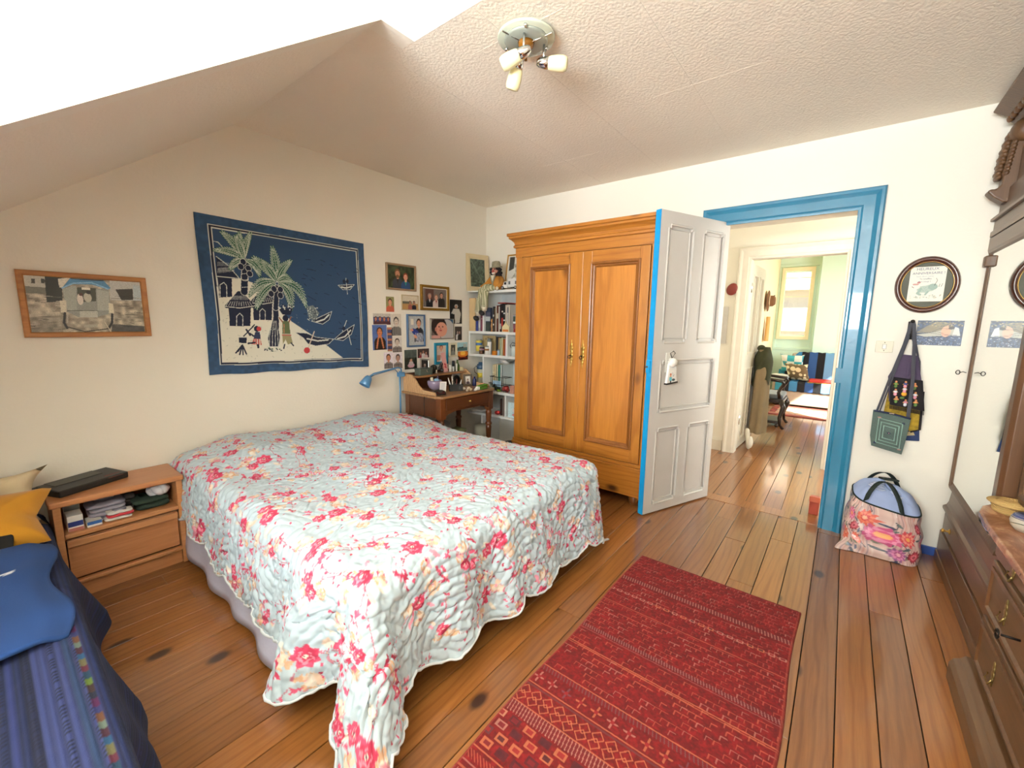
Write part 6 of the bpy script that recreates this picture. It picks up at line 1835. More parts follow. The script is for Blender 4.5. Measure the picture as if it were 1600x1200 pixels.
def strap(th, pts, w, m, name='strap'):
    mb = MB(); n_ = len(pts); vs = []; fs = []
    for p in pts:
        p = Vector(p)
        for dx, dy in ((-.0025, -w / 2), (-.0025, w / 2), (.0025, w / 2), (.0025, -w / 2)):
            vs.append((p.x + dx, p.y + dy, p.z))
    for j in range(n_ - 1):
        for q in range(4):
            fs.append((j * 4 + q, j * 4 + (q + 1) % 4, (j + 1) * 4 + (q + 1) % 4, (j + 1) * 4 + q))
    fs += [(0, 1, 2, 3), tuple(range((n_ - 1) * 4, n_ * 4))]
    mb.add(vs, fs); mb.build(name, m, th)
m_purp = mat('plum_felt_cloth', '4c4058', .95, bmp=.3, bscale=160); m_bblk = mat('black_embroidered_cloth', '191518', .95, bmp=.3, bscale=160)
m_yelb = mat('yellow_patterned_cloth', 'c8a42c', .9, var=.7, scale=45); m_navb = mat('navy_cloth_bag', '2c3f6a', .9, var=.2); m_grn = mat('grey_green_weave', '5a6c66', .95, var=.25, scale=180, bmp=.5, bscale=260)
m_str = mat('slate_strap', '42434c', .9, bmp=.3, bscale=200)
HK = (XB - .04, -.31, 1.425)
b0 = flat_bag('cloth_bag', 'navy cloth bag showing lowest behind the green bag on the hook', [(-.34, .92), (-.40, .92), (-.425, .71), (-.34, .70)], XB - .012, .014, m_navb)
strap(b0, [(XB - .02, -.40, .92), (XB - .024, -.37, 1.2), (XB - .03, -.318, 1.345)], .008, m_str)
MB().prism([(-.36, .735), (-.40, .745), (-.39, .765), (-.355, .76)], 'x', XB - .0225, XB - .021).build('applique', mat('straw_applique', 'b8a47a', .9), b0)
b1_ = flat_bag('cloth_bag', 'yellow patterned cloth bag between the black and the green one', [(-.25, 1.05), (-.405, 1.03), (-.415, .785), (-.375, .765), (-.24, .87)], XB - .03, .014, m_yelb)
MB().tube([(XB - .038, -.405, 1.02), (XB - .038, -.415, .785), (XB - .038, -.375, .765)], .006, 6).build('dark_border', m_bblk, b1_)
strap(b1_, [(XB - .036, -.26, 1.05), (XB - .036, -.28, 1.2), (XB - .036, -.306, 1.35)], .008, m_str)
b2_ = flat_bag('cloth_bag', 'plum cloth bag with black panel embroidered with little dolls', [(-.285, 1.24), (-.355, 1.235), (-.39, 1.08), (-.415, .93), (-.255, .945), (-.235, 1.1)], XB - .05, .02, m_purp)
strap(b2_, [(XB - .055, -.285, 1.24), (XB - .05, -.30, 1.36), (XB - .046, -.306, 1.41)], .01, m_str); strap(b2_, [(XB - .055, -.355, 1.235), (XB - .05, -.33, 1.34), (XB - .046, -.315, 1.41)], .01, m_str)
pnl = MB().prism([(-.247, 1.10), (-.392, 1.09), (-.42, .905), (-.26, .925)], 'x', XB - .072, XB - .060).build('embroidered_panel', m_bblk, b2_, bev=.003)
def stitch(c, p, r):
    MB().ell(p, r, 8, 5).build('embroidery', mat('thread_' + c, c, .8), pnl, True)
def dolly(y, z, h, c):
    X_ = XB - .073
    stitch('cc8a5a', (X_, y, z + .012), (.003, .006, .007)); stitch(h, (X_, y, z), (.003, .011, .008)); stitch(c, (X_, y, z - .014), (.003, .009, .012))
    MB().tube([(X_, y - .012, z - .004), (X_, y, z + .003), (X_, y + .012, z - .004)], .0022, 5).build('embroidery', mat('thread_d89a2a', 'd89a2a', .8), pnl, True)
for y, z, h, c in ((-.275, 1.06, '5a7a3c', '5a7a3c'), (-.318, 1.062, '3a4a8a', 'd08a9a'), (-.36, 1.055, 'cc8a5a', '5a7a3c'), (-.278, 1.01, 'd8d8e0', 'd08a9a'), (-.368, 1.0, 'd8d8e0', 'd08a9a'),
                   (-.286, .965, 'cc8a5a', '5a7a3c'), (-.33, .95, 'd08a9a', 'd8d8e0'), (-.375, .955, 'cc8a5a', '5a7a3c'), (-.318, 1.03, 'd8d8e0', 'd08a9a')):
    dolly(y, z, h, c)
stitch('d89a2a', (XB - .073, -.318, 1.0), (.003, .014, .014)); stitch('5a7a3c', (XB - .073, -.312, .975), (.003, .012, .008))
fr_ = MB()
for k in range(32):
    y = -.262 - k * .005; fr_.tube([(XB - .066, y, .922 - .0006 * k), (XB - .066, y - .001, .90 - .0006 * k)], .0016, 4)
fr_.build('fringe', m_bblk, pnl)
# green woven bag in front
b3_ = flat_bag('woven_bag', 'grey green woven shoulder bag hanging lowest in front on the hook', [(-.186, .885), (-.365, .855), (-.355, .70), (-.347, .625), (-.20, .655), (-.188, .72)], XB - .085, .022, m_grn)
GMx = basis((XB - .1, 0, 0), BU, BV)
def on_bag(u, v):
    """u along the bag width, v up"""
    p = Vector((XB - .0985, -.19 - .168 * u, .652 + .23 * v - .032 * u)); return p
fm = MB()
for q in (.12, .24, .36):
    pts_ = [on_bag(.5 + sx * (.36 - q * .7 + .06), .5 + sy * (.36 - q * .7 + .06)) for sx, sy in ((-1, -1), (1, -1), (1, 1), (-1, 1))]
    fm.tube(pts_, .004, 5, True)
fm.build('woven_squares', mat('pale_teal_thread', '8fb0a4', .9), b3_)
for u, v in ((.5, .5), (.15, .15), (.85, .85)):
    MB().ell(on_bag(u, v), (.003, .008, .007), 8, 5).build('navy_motif', mat('navy_thread', '232a4a', .9), b3_)
for u, v in ((.18, .86), (.84, .14), (.5, .5)):
    p = on_bag(u, v); MB().ell((p.x - .002, p.y, p.z), (.003, .01 if u != .5 else .003, .004), 8, 5).build('rose_motif', mat('rose_thread', 'b88a84', .9), b3_)
MB().tube([(XB - .098, -.19, .883), (XB - .1, -.27, .876), (XB - .098, -.362, .856)], .006, 6).build('opening_edge', mat('navy_thread', '232a4a'), b3_)
MB().box(XB - .107, XB - .1, -.285, -.262, .874, .88).build('pull', m_chrome, b3_)
strap(b3_, [(XB - .09, -.205, .885), (XB - .085, -.24, 1.08), (XB - .06, -.285, 1.3), (XB - .05, -.303, 1.425), (XB - .045, -.312, 1.44)], .012, m_str)
strap(b3_, [(XB - .09, -.218, .885), (XB - .082, -.252, 1.08), (XB - .058, -.292, 1.3), (XB - .046, -.308, 1.43)], .008, m_str)
strap(b3_, [(XB - .09, -.35, .862), (XB - .098, -.345, 1.08), (XB - .075, -.33, 1.3), (XB - .052, -.318, 1.42), (XB - .045, -.312, 1.44)], .017, m_str)

# --- flowery shopping bag on the floor
na_, nb_ = 260, 150
U = np.linspace(0, 1, na_)[None]; V = np.linspace(0, 1, nb_)[:, None]
angu = U * 2 * PI
e_ = .55
ca, sa = np.cos(angu), np.sin(angu)
gx = np.sign(ca) * np.abs(ca) ** e_; gy = np.sign(sa) * np.abs(sa) ** e_
cxb, cyb = 3.392, -.30
hx, hy = .115 - .012 * V, .185 - .025 * V + .012 * np.sin(V * PI)
X_ = cxb + gx * hx + .006 * np.sin(V * 22 + U * 30) * (1 - V) + .02 * V
Y_ = cyb + gy * hy + .005 * np.sin(V * 17 + U * 19)
lean = .0
ztop = .335 + .05 * gy * .5 + .055 * gx * .5
Z_ = .003 + V * ztop
# left front toe poking out
toe = np.exp(-((U - .36) / .05) ** 2) * np.exp(-(V / .12) ** 2)
X_ -= .03 * toe; Y_ += .05 * toe
cvb = Canvas(760, 220, 'c4a49c')
for k in range(78):
    u = k / 78; cvb.rect(u, u + rr.uniform(.003, .009), 0, 1, rr.choice(('7a5a64', 'd8c4b8', '8a6a60', 'dccfc8', '5a5470', 'b87a70')), .75)
cvb.a = cvb.a * .62 + np.array(lin_s('bda39c')) * .38 * (.85 + .3 * vnoise(760, 220, 40, rq))[..., None]
def pet(x, y, r, cs, n=9):
    for ring, (q, c) in enumerate(zip((1, .75, .5, .28), cs)):
        for k in range(n):
            a = k * 2 * PI / n + ring * .4
            cvb.ell(x + r * q * .62 * math.cos(a), y + r * q * .62 * math.sin(a) * cvb.asp, r * q * .5, r * q * .28, c, .95, a, .15, k, 4)
for k in range(150):
    x, y = rr.random(), rr.random(); a = rr.random() * 6
    cvb.ell(x, y, .016, .006, rr.choice(('3a4450', '4c5c5a', '54607c', '6a7060', '2c3450')), .9, a, .1)
for k in range(34):
    x, y = rr.random(), rr.uniform(.05, .8); a = rr.uniform(.6, 2.4)
    cvb.line([(x, y), (x + .03 * math.cos(a), y + .09 * math.sin(a)), (x + .06 * math.cos(a + .4), y + .2 * math.sin(a))], .004, '3a4250')
RED = ('c8503e', 'd8785a', 'c03a3c', 'e0b090'); PNK = ('b84a78', 'd88aa8', 'c8507c', 'e0a05a'); PUR = ('8a5080', 'c87aa0', '9a4a74', 'd8a0a8'); CRI = ('7a2430', 'b03a4c', 'd07a84', '8a2838')
# the side facing the camera is around U = .42..62
for (u, v, r, cs) in ((.455, .72, .036, RED), (.50, .47, .042, PNK), (.575, .52, .038, ('b83a44', 'd88a7a', 'c84a50', 'd8a050')), (.54, .17, .03, PUR), (.625, .18, .034, CRI), (.64, .75, .026, CRI), (.40, .5, .024, CRI), (.425, .3, .02, RED), (.44, .25, .014, RED),
                      (.36, .7, .03, PNK), (.33, .3, .03, RED), (.7, .45, .03, PNK), (.76, .7, .03, RED), (.8, .25, .034, PUR), (.88, .6, .034, CRI), (.95, .3, .03, RED), (.05, .6, .03, PNK), (.12, .25, .03, RED), (.2, .65, .03, PUR), (.27, .4, .03, PNK)):
    pet(u, v, r * 1.12, cs)
for k in range(26):
    x = rr.random(); cvb.rect(x, x + .006, .9, 1, rr.choice(('e8e0dc', '5a4a50', 'c87a6a')), .8)
iu = np.clip((U * cvb.w).astype(int), 0, cvb.w - 1); iv = np.clip((V * cvb.h).astype(int), 0, cvb.h - 1)
sb = thing('shopping_bag', 'flowery shopping bag full of blue bedding on the floor beside the casing', 'bag', (cxb, cyb, 0))
grid_mesh('bag_body', np.stack([X_, Y_ + 0 * V, Z_], -1), np.clip(cvb.a[iv + 0 * iu, iu + 0 * iv], 0, 1), painted('laminated_print', .35, .25, .2, 60), sb)
MB().tube([(float(X_[-1, k]), float(Y_[-1, k]), float(Z_[-1, k])) for k in range(0, na_ - 1, 5)], .005, 6, True).build('rim', mat('dark_green_webbing', '17241e', .8), sb, True)
def lid_fn(u, v):
    k = int(round(u * (na_ - 1))) % na_; q = 1 - v
    x0, y0, z0 = float(X_[-1, k]), float(Y_[-1, k]), float(Z_[-1, k])
    mx, my, mz = 3.42, -.29, .40
    bulge = .10 * (1 - q * q) ** .8 * (1 + .15 * math.sin(u * 19)) + .010 * math.sin(u * 31 + v * 9) * math.sin(v * 7) * q + .03 * math.exp(-((u - .25) / .12) ** 2) * (1 - q)
    return (mx + (x0 - mx) * q, my + (y0 - my) * q, z0 * q + .335 * (1 - q) + bulge)
bdg = MB().grid(lid_fn, 90, 12, True).build('bedding', mat('pale_blue_bedding', '9fb0d8', .9, var=.1, bmp=.4, bscale=25, bdist=.006), None, True)
tag(bdg, 'pale blue flowered bedding bulging out of the flowery shopping bag', 'bedding')
fl = MB()
for (u, v, r) in ((.42, .45, .03), (.47, .55, .03), (.37, .55, .03), (.43, .7, .028), (.58, .5, .02), (.61, .55, .018), (.57, .6, .018)):
    p = lid_fn(u, v)
    for k in range(6):
        a = k * PI / 3; q = lid_fn(u + .02 * math.cos(a), min(.98, max(.02, v + .09 * math.sin(a))))
        fl.ell((q[0] - .001, q[1], q[2] + .001), (r * .55, r * .6, .004), 8, 5)
fl.build('printed_flower', mat('white_print_flower', 'c4cee6', .9), bdg, True)
for side in (-1, 1):
    pts_ = []
    for t in np.linspace(0, 1, 16):
        a = (.40 + .20 * t) if side < 0 else (.10 - .2 * t)
        y = -.20 - .17 * t; x = cxb + (-.115 if side < 0 else .095) + (.0 + .08 * math.sin(PI * t)) * (1 if side < 0 else -1)
        z = .335 + (.045 if side > 0 else 0) - .04 * (t - .4) + .135 * math.sin(PI * t) ** .7
        pts_.append((x, y, z))
    MB().grid(lambda u, v, pts_=pts_: (pts_[min(15, int(round(u * 15)))][0], pts_[min(15, int(round(u * 15)))][1] + (v - .5) * .03 * (1 - abs(2 * u - 1) ** 4 * .2), pts_[min(15, int(round(u * 15)))][2] + (v - .5) * .02 * (2 * u - 1)), 16, 3).build('handle', mat('dark_green_webbing', '17241e'), sb, True, solid=.004)
MB().obox(Matrix.Translation((3.40, -.30, .475)) @ rotm('Z', 12) @ rotm('Y', 12), .10, .075, .012).build('handle_wrap', mat('dark_green_webbing', '17241e'), sb, bev=.004)

# ================================================================== MIRROR DRESSER
m_wal = wood('old_walnut_dresser', '543a24', '6e5034', 'x', 1, .4, .2, bmp=.15)
m_walz = wood('old_walnut_upright', '50341f', '6a4a2e', 'z', 1, .4, .2, bmp=.15)
m_carv = wood('carved_walnut', '46301c', '6a4a2c', 'z', 1.5, .5, .1, bmp=.3)
m_oldb = mat('tarnished_brass', 'a89058', .35, .8, var=.35, scale=90)
m_mir, n_, l_, b_ = new_mat('silvered_mirror')
b_.inputs['Base Color'].default_value = (.86, .88, .86, 1); b_.inputs['Metallic'].default_value = 1; b_.inputs['Roughness'].default_value = .015
dz = thing('mirror_dresser', 'large carved walnut dresser with tall mirror, marble top and drawers against the wall', 'dresser', (2.6, -.8, 0))
YM = -.585
# base block under the mirror
bb = MB()
bb.box(2.27, 3.525, -1.03, YM + .018, 0, .06); bb.box(2.27, 3.52, -1.03, YM + .012, .06, .19); bb.box(2.27, 3.515, -1.03, YM, .19, .32)
bb.prism([(-1.03, .32), (YM + .004, .32), (YM + .018, .33), (YM + .018, .345), (YM + .004, .355), (YM - .004, .375), (YM - .012, .46), (-1.03, .46)], 'x', 2.27, 3.52)
bb.build('base', m_wal, dz, bev=.003)
dw = MB().box(2.31, 3.49, YM, YM + .008, .205, .31).build('drawer', m_wal, dz, bev=.003)
MB().lathe([(.016, 0), (.014, .004), (.006, .006), (.005, .02), (.01, .024), (.012, .032), (0, .036)], (3.30, YM + .008, .262), 12, rotm('X', -90)).build('key_knob', m_brass, dw, True)
MB().prism([(-1.0, .46), (YM + .006, .46), (YM + .004, .475), (YM - .012, .51), (-1.0, .51)], 'x', 2.55, 3.53).build('mirror_sill', m_carv, dz, bev=.002)
MB().box(2.62, 3.53, -1.0, -.66, .51, 1.92).build('back_case', m_walz, dz)
MB().prism([(3.497, -.66), (3.535, -.66), (3.535, YM + .006), (3.515, YM + .009), (3.497, YM + .002)], 'z', .47, 1.83).build('frame_stile', m_walz, dz, bev=.002)
MB().prism([(2.585, -.66), (2.675, -.66), (2.675, YM + .004), (2.65, YM + .018), (2.60, YM + .018), (2.585, YM + .004)], 'z', .655, 1.83).build('frame_stile', m_walz, dz, bev=.002)
MB().box(2.585, 2.675, -.66, YM - .006, .51, .655).build('stile_foot', m_walz, dz)
MB().prism([(-.66, 1.80), (YM - .005, 1.80), (YM + .008, 1.815), (YM + .012, 1.83), (YM + .012, 1.895), (-.66, 1.895)], 'x', 2.585, 3.535).build('top_rail', m_wal, dz, bev=.002)
MB().box(3.485, 3.535, YM - .01, YM + .024, 1.74, 1.80).build('corner_block', m_carv, dz, bev=.006)
mr_ = MB().box(2.66, 3.50, -.62, YM, .505, 1.805).build('mirror_glass', m_mir, dz)
# frieze, cornice and carved crest
MB().box(2.3, 3.535, -1.0, YM + .014, 1.90, 1.93).build('frieze_rail', m_wal, dz, bev=.003)
MB().box(2.3, 3.53, -1.0, YM + .006, 1.93, 1.985).build('frieze', m_wal, dz, bev=.003)
MB().box(2.3, 3.535, -1.0, YM + .022, 1.985, 2.0).build('frieze_ledge', m_wal, dz, bev=.003)
MB().box(2.3, 3.52, -.95, YM - .002, 2.0, 2.13).build('crest_panel', m_carv, dz, bev=.004)
scroll = [(YM - .03, 2.05), (YM + .012, 2.055), (YM + .05, 2.085), (YM + .075, 2.115), (YM + .066, 2.128), (YM + .044, 2.125), (YM + .028, 2.145), (YM + .026, 2.20), (YM + .018, 2.30), (YM - .012, 2.39), (YM - .06, 2.40)]
MB().prism(scroll, 'x', 3.38, 3.46).build('scroll_bracket', m_carv, dz, bev=.008, seg=3)
fl = MB()
for k in range(13):
    t = k / 12; z = 2.19 + .22 * t
    w_ = .5 + .5 * math.sin(PI * (.15 + .8 * t))
    fl.ell((3.44, YM + .030 - .022 * t + .010 * w_ + .004 * (k % 2), z), (.04, .013 * w_ + .006, .017), 10, 7, rotm('X', 35))
    fl.ell((3.40, YM + .018 - .02 * t, z + .01), (.03, .014, .018), 8, 6, rotm('X', 20))
fl.build('carved_garland', m_carv, dz, True)
MB().ell((3.40, YM - .02, 2.40), (.06, .05, .06), 14, 10).build('carved_boss', m_carv, dz, True)
cap = [(-.9, 2.40), (YM - .03, 2.43), (YM + .0, 2.455), (YM + .022, 2.47), (YM + .028, 2.495), (YM + .05, 2.51), (YM + .092, 2.535), (YM + .088, 2.548), (YM + .04, 2.562), (YM - .01, 2.585), (-.9, 2.60)]
MB().prism(cap, 'x', 2.3, 3.47).build('crown', m_carv, dz, bev=.006, seg=3)
dt = MB()
for k in range(18):
    dt.ell((3.42 - k * .06, YM + .03, 2.475), (.024, .016, .018), 8, 6)
dt.build('dentil', m_carv, dz, True)
MB().box(2.3, 3.36, -.9, YM - .02, 2.13, 2.42).build('crest_field', m_carv, dz)
# tower of drawers with marble top
tw = MB(); tw.box(1.0, 2.265, -1.03, -.525, .02, .655); tw.build('drawer_case', m_walz, dz, bev=.004)
for z0, z1, kz in ((.585, .65, .618), (.36, .565, .47), (.135, .345, .24)):
    d = MB().box(1.02, 2.235, -.527, -.512, z0, z1).build('drawer', m_wal, dz, bev=.004)
    if z1 - z0 > .1:
        MB().rings((2.215, -.512, z0 + .02), (-1, 0, 0), (0, 0, 1), (0, 1, 0), 1.15, z1 - z0 - .04, [(0, 0), (0, .005), (.012, .007), (.02, 0)]).build('moulding', m_walz, d)
    for x in (2.02, 1.86, 1.4):
        pl_ = MB()
        for dz_, w in ((.035, .008), (.02, .012), (.0, .016), (-.02, .012), (-.035, .008)):
            pl_.ell((x, -.5105, kz + dz_ * (1 if z1 - z0 > .1 else .6)), (w, .003, .013), 8, 5)
        if x != 1.86:
            pl_.tube([(x - .022, -.505, kz - .01), (x - .018, -.498, kz - .03), (x + .018, -.498, kz - .03), (x + .022, -.505, kz - .01)], .003, 6)
            pl_.build('pull', m_oldb, d, True)
        elif kz > .4 and kz < .5:
            MB().tube([(x, -.51, kz), (x, -.47, kz)], .004, 6).tube([(x + .014 * math.cos(t), -.462, kz + .014 * math.sin(t)) for t in np.linspace(0, 2 * PI, 11)[:-1]], .003, 5, True).build('key', m_iron, d, True)
pp = [(-1.03, 0), (-.462, 0), (-.462, .07), (-.472, .09), (-.49, .10), (-.505, .118), (-1.03, .118)]
MB().prism(pp, 'x', .98, 2.30).build('plinth', m_wal, dz, bev=.003)
m_marb, n_, l_, b_ = new_mat('brown_veined_marble')
f1 = noise(n_, l_, 5, 6, None, (1, 1.8, 1), .65, 1.5); r_ = n_.new('ShaderNodeValToRGB')
r_.color_ramp.elements[0].color = (*lin('7a4c34'), 1); r_.color_ramp.elements[1].color = (*lin('b58a68'), 1); r_.color_ramp.elements[0].position = .35; r_.color_ramp.elements[1].position = .62
e2 = r_.color_ramp.elements.new(.5); e2.color = (*lin('94644a'), 1)
l_.new(f1, r_.inputs[0]); l_.new(r_.outputs[0], b_.inputs['Base Color']); b_.inputs['Roughness'].default_value = .22
tp = [(.98, -1.03), (2.56, -1.03)] + [(2.59, -.66), (2.58, -.60)] + [(2.56, -.555), (2.50, -.515), (2.42, -.493), (2.30, -.487), (2.2, -.487), (.98, -.487)]
MB().prism(tp, 'z', .655, .682).build('marble_top', m_marb, dz, bev=.006, seg=3)
# cupboard standing on the marble beside the mirror
cu = MB(); cu.box(1.5, 2.584, -1.0, -.62, .682, 1.92); cu.build('cupboard_case', m_walz, dz)
pd = MB().box(1.72, 2.50, -.625, -.605, .70, 1.86).build('cupboard_door', m_wal, dz, bev=.004)
MB().rings((2.48, -.605, .74), (-1, 0, 0), (0, 0, 1), (0, 1, 0), .7, 1.08, [(0, 0), (0, .006), (.014, .01), (.03, .004), (.03, 0)]).build('moulding', m_carv, pd)
# hook on the mirror stile
kh = MB().tube([(3.515, YM + .016, 1.15), (3.515, YM + .03, 1.155), (3.515, YM + .044, 1.148)] + [(3.515, YM + .05 + .009 * math.cos(t), 1.15 + .012 * math.sin(t)) for t in np.linspace(PI, -PI, 10)], .0022, 5)
kh.build('eye_hook', m_iron, dz, True)

wk = thing('wicker_tray', 'round wicker trivet lying on the brown marble top', 'trivet', (2.545, -.60, .682))
m_wick, n_, l_, b_ = new_mat('woven_straw')
wv = n_.new('ShaderNodeTexWave'); wv.inputs['Scale'].default_value = 55; wv.inputs['Distortion'].default_value = 2
l_.new(mix_rgb(n_, l_, wv.outputs['Fac'], '9c7a42', 'd8b878'), b_.inputs['Base Color']); b_.inputs['Roughness'].default_value = .8; bump(n_, l_, b_, wv.outputs['Fac'], .4)
MB().lathe([(0, 0), (.055, 0), (.058, .006), (.056, .026), (.064, .03), (.074, .036), (.072, .04), (0, .042)], (2.47, -.592, .682), 28).build('disc', m_wick, wk, True)
mb = MB()
for r_, z_ in ((.0575, .009), (.0575, .016), (.0575, .023), (.073, .038), (.05, .042), (.03, .042)):
    mb.tube([(2.47 + r_ * math.cos(a), -.592 + r_ * math.sin(a), .682 + z_) for a in np.linspace(0, 2 * PI, 29)[:-1]], .0022, 5, True)
mb.build('coil', m_wick, wk, True)
pt = thing('ceramic_pot', 'small grey stoneware pot with a blue rim on the brown marble top', 'pot', (2.27, -.585, .682))
m_stone = mat('grey_stoneware', 'b8b0a0', .35, var=.1, scale=40, coat=.3)
MB().lathe([(0, 0), (.03, 0), (.042, .015), (.046, .032), (.042, .05), (.034, .058), (.03, .055), (.036, .035), (.02, .01), (0, .008)], (2.27, -.585, .682), 24).build('body', m_stone, pt, True)
MB().lathe([(.0435, .047), (.0372, .0575)], (2.27, -.585, .682), 24).build('blue_rim', mat('cobalt_glaze', '34406e', .3), pt, True)
MB().tube([(2.27 + .0475 * math.cos(a), -.585 + .0475 * math.sin(a), .712 + .004 * math.sin(3 * a)) for a in np.linspace(1.9, 3.6, 12)], .0015, 5).build('painted_stroke', mat('green_glaze', '3e4a3a', .3), pt)

# ================================================================== CEILING LIGHT
cl_ = thing('ceiling_light', 'round glass ceiling light with three cream spot shades', 'ceiling light', (1.585, 1.195, ZC))
m_cg = mat('pale_green_glass_disc', 'b9bfae', .12, coat=.6, var=.02); m_cg2 = mat('brushed_disc', '9aa097', .3, .3, var=.03)
m_shade = mat('cream_opal_glass', 'e4dcb0', .35, var=.02, coat=.2); m_amber = mat('amber_glass', '8a5a1a', .2, .2)
LC = Vector((1.585, 1.195, ZC))
MB().lathe([(0, -.024), (.118, -.024), (.122, -.02), (.122, -.014), (.118, -.012), (0, -.012)], LC, 40).build('glass_disc', m_cg, cl_, True)
MB().lathe([(0, -.034), (.085, -.034), (.092, -.028), (.092, -.024), (0, -.024)], LC, 32).build('metal_disc', m_cg2, cl_, True)
MB().lathe([(.05, -.012), (.05, .0)], LC, 20).build('ceiling_rose', m_cg2, cl_, True)
MB().lathe([(0, -.072), (.012, -.068), (.03, -.05), (.036, -.034), (0, -.033)], LC, 20).build('finial', m_amber, cl_, True)
MB().tube([LC + Vector((.0, 0, -.07)), LC + Vector((.008, .006, -.10))], .006, 8).build('finial_tip', m_amber, cl_, True)
for k in range(3):
    a = R(40 + 120 * k)
    MB().tube([LC + Vector((.03 * math.cos(a), .03 * math.sin(a), -.036)), LC + Vector((.118 * math.cos(a), .118 * math.sin(a), -.027))], .003, 6).build('wire_stay', m_chrome, cl_)
    b = R(95 + 120 * k); p = LC + Vector((.1 * math.cos(b), .1 * math.sin(b), -.024))
    MB().lathe([(.008, 0), (.008, -.006), (.004, -.012), (0, -.012)], p, 10).build('screw', m_chrome, cl_, True)
def spot(px, py, aim):
    p = LC + Vector((px, py, -.03)); q = p + Vector((0, 0, -.075)); d = Vector(aim).normalized()
    st = MB().tube([p, q], .005, 8).build('stem', m_chrome, cl_, True)
    M = Matrix.Translation(q) @ d.to_track_quat('Z', 'Y').to_matrix().to_4x4()
    MB().lathe([(0, -.032), (.012, -.03), (.018, -.02), (.022, 0), (.024, .022), (.0, .022)], (0, 0, 0), 18, M).build('socket', m_chrome, cl_, True)
    MB().lathe([(.022, .018), (.027, .03), (.031, .06), (.031, .085), (.026, .1), (.018, .103), (.012, .1), (0, .1)], (0, 0, 0), 20, M).build('shade', m_shade, cl_, True)
spot(-.055, -.03, (-.35, .8, -.35)); spot(.055, -.055, (.45, -.85, -.12)); spot(-.01, .03, (.1, .45, -.9))

# ================================================================== HALL
tb_ = thing('terracotta_block', 'terracotta red wedge block on the hall floor behind the casing', 'doorstop', (3.85, .07, 0))
MB().prism([(3.76, 0), (3.92, 0), (3.92, .10), (3.76, .135)], 'y', .025, .085).build('block', mat('terracotta_red', '9c3c26', .6), tb_, bev=.004)
MB().box(3.755, 3.765, .022, .088, .1, .14).build('front_edge', mat('terracotta_pale', 'b85a3c', .6), tb_)
mk = MB().ell((5.055, 1.0, 1.78), (.02, .055, .065), 12, 9, rotm('X', 25))
tag(mk.build('red_mask', mat('lacquer_red', '7e2a20', .4), None, True), 'small dark red carved ornament on the hall wall beside the far door', 'ornament')
ph = thing('hall_picture', 'pale narrow panel hanging on the hall wall behind the door leaf', 'picture', (5.06, 1.06, 1.4))
MB().box(5.065, 5.08, 1.02, 1.13, 1.2, 1.6).build('panel', mat('pale_grey_panel', 'c4c0ba', .6), ph, bev=.003)

# far room door leaf standing open into the room
FM = Matrix.Translation((5.215, .848, 0)) @ rotm('Z', -2)
fd = thing('far_door_leaf', 'cream panelled door standing open into the far sunny room', 'door', M=FM, local=True)
fb = MB(); w_, h0, h1, t_ = .75, .012, 2.06, .04
for x0, x1, z0, z1 in ((0, .1, h0, h1), (.65, .75, h0, h1), (.1, .65, h0, .1), (.1, .65, .92, 1.08), (.1, .65, 1.95, h1), (.34, .42, 1.08, 1.95), (.34, .42, .1, .92)):
    fb.box(x0, x1, 0, t_, z0, z1)
fb.build('stiles_and_rails', m_trimw, fd)
for x0, x1, z0, z1 in ((.1, .34, 1.08, 1.95), (.42, .65, 1.08, 1.95), (.1, .34, .1, .92), (.42, .65, .1, .92)):
    p = MB().box(x0, x1, .014, .028, z0, z1).build('panel', m_trimw, fd)
    MB().rings((x0, 0, z0), (1, 0, 0), (0, 0, 1), (0, -1, 0), x1 - x0, z1 - z0, [(0, -.01), (0, .006), (.012, .006), (.024, -.012)]).build('moulding', m_trimw, p)
MB().box(-.004, 0, 0, t_, h0, h1).build('hinge_edge', mat('grey_brown_edge', '6a6258', .6), fd)
MB().lathe([(.009, 0), (.009, .03), (.02, .036), (.024, .048), (.018, .06), (0, .064)], (.69, 0, 1.05), 12, rotm('X', 90)).build('door_knob', m_iron, fd, True)
for z in (.3, 1.75):
    MB().lathe([(.008, 0), (.008, .1), (0, .105)], (-.008, -.006, z), 8).build('hinge', m_chrome, fd, True)

# coat hanging on that door
ct = thing('hanging_coat', 'long sand coloured coat with olive top hanging on the open far door', 'coat', (5.75, .78, 1.1))
def coat_fn(u, v):
    a = u * 2 * PI; z = 1.12 - .98 * v
    w = (.05 + .09 * min(1, v * 4)) * (1 + .25 * v); d = .05 + .035 * min(1, v * 3)
    f = 1 + .16 * math.sin(a * 5 + v * 3) * v
    return (5.78 + w * math.cos(a) * f - .05 * v, .742 + d * math.sin(a) * f - .02 * v, z)
m_coat = mat('sand_coat_cloth', '8e7a5c', .95, var=.2, scale=6, bmp=.3); m_olive = mat('olive_jacket_cloth', '3e4028', .95, var=.25)
MB().grid(coat_fn, 40, 20, True).build('coat', m_coat, ct, True)
def jk(u, v):
    a = u * 2 * PI; z = 1.15 - .42 * v
    w = (.045 + .10 * min(1, v * 3)); d = .055 + .04 * min(1, v * 3); f = 1 + .14 * math.sin(a * 4 + v * 5) * v
    return (5.80 + w * math.cos(a) * f - .03 * v, .735 + d * math.sin(a) * f, z - .05 * math.sin(a * 3) * v)
MB().grid(jk, 36, 12, True).build('olive_jacket', m_olive, ct, True)
MB().ell((5.79, .77, 1.135), (.05, .045, .04), 12, 8).build('collar', m_olive, ct, True)
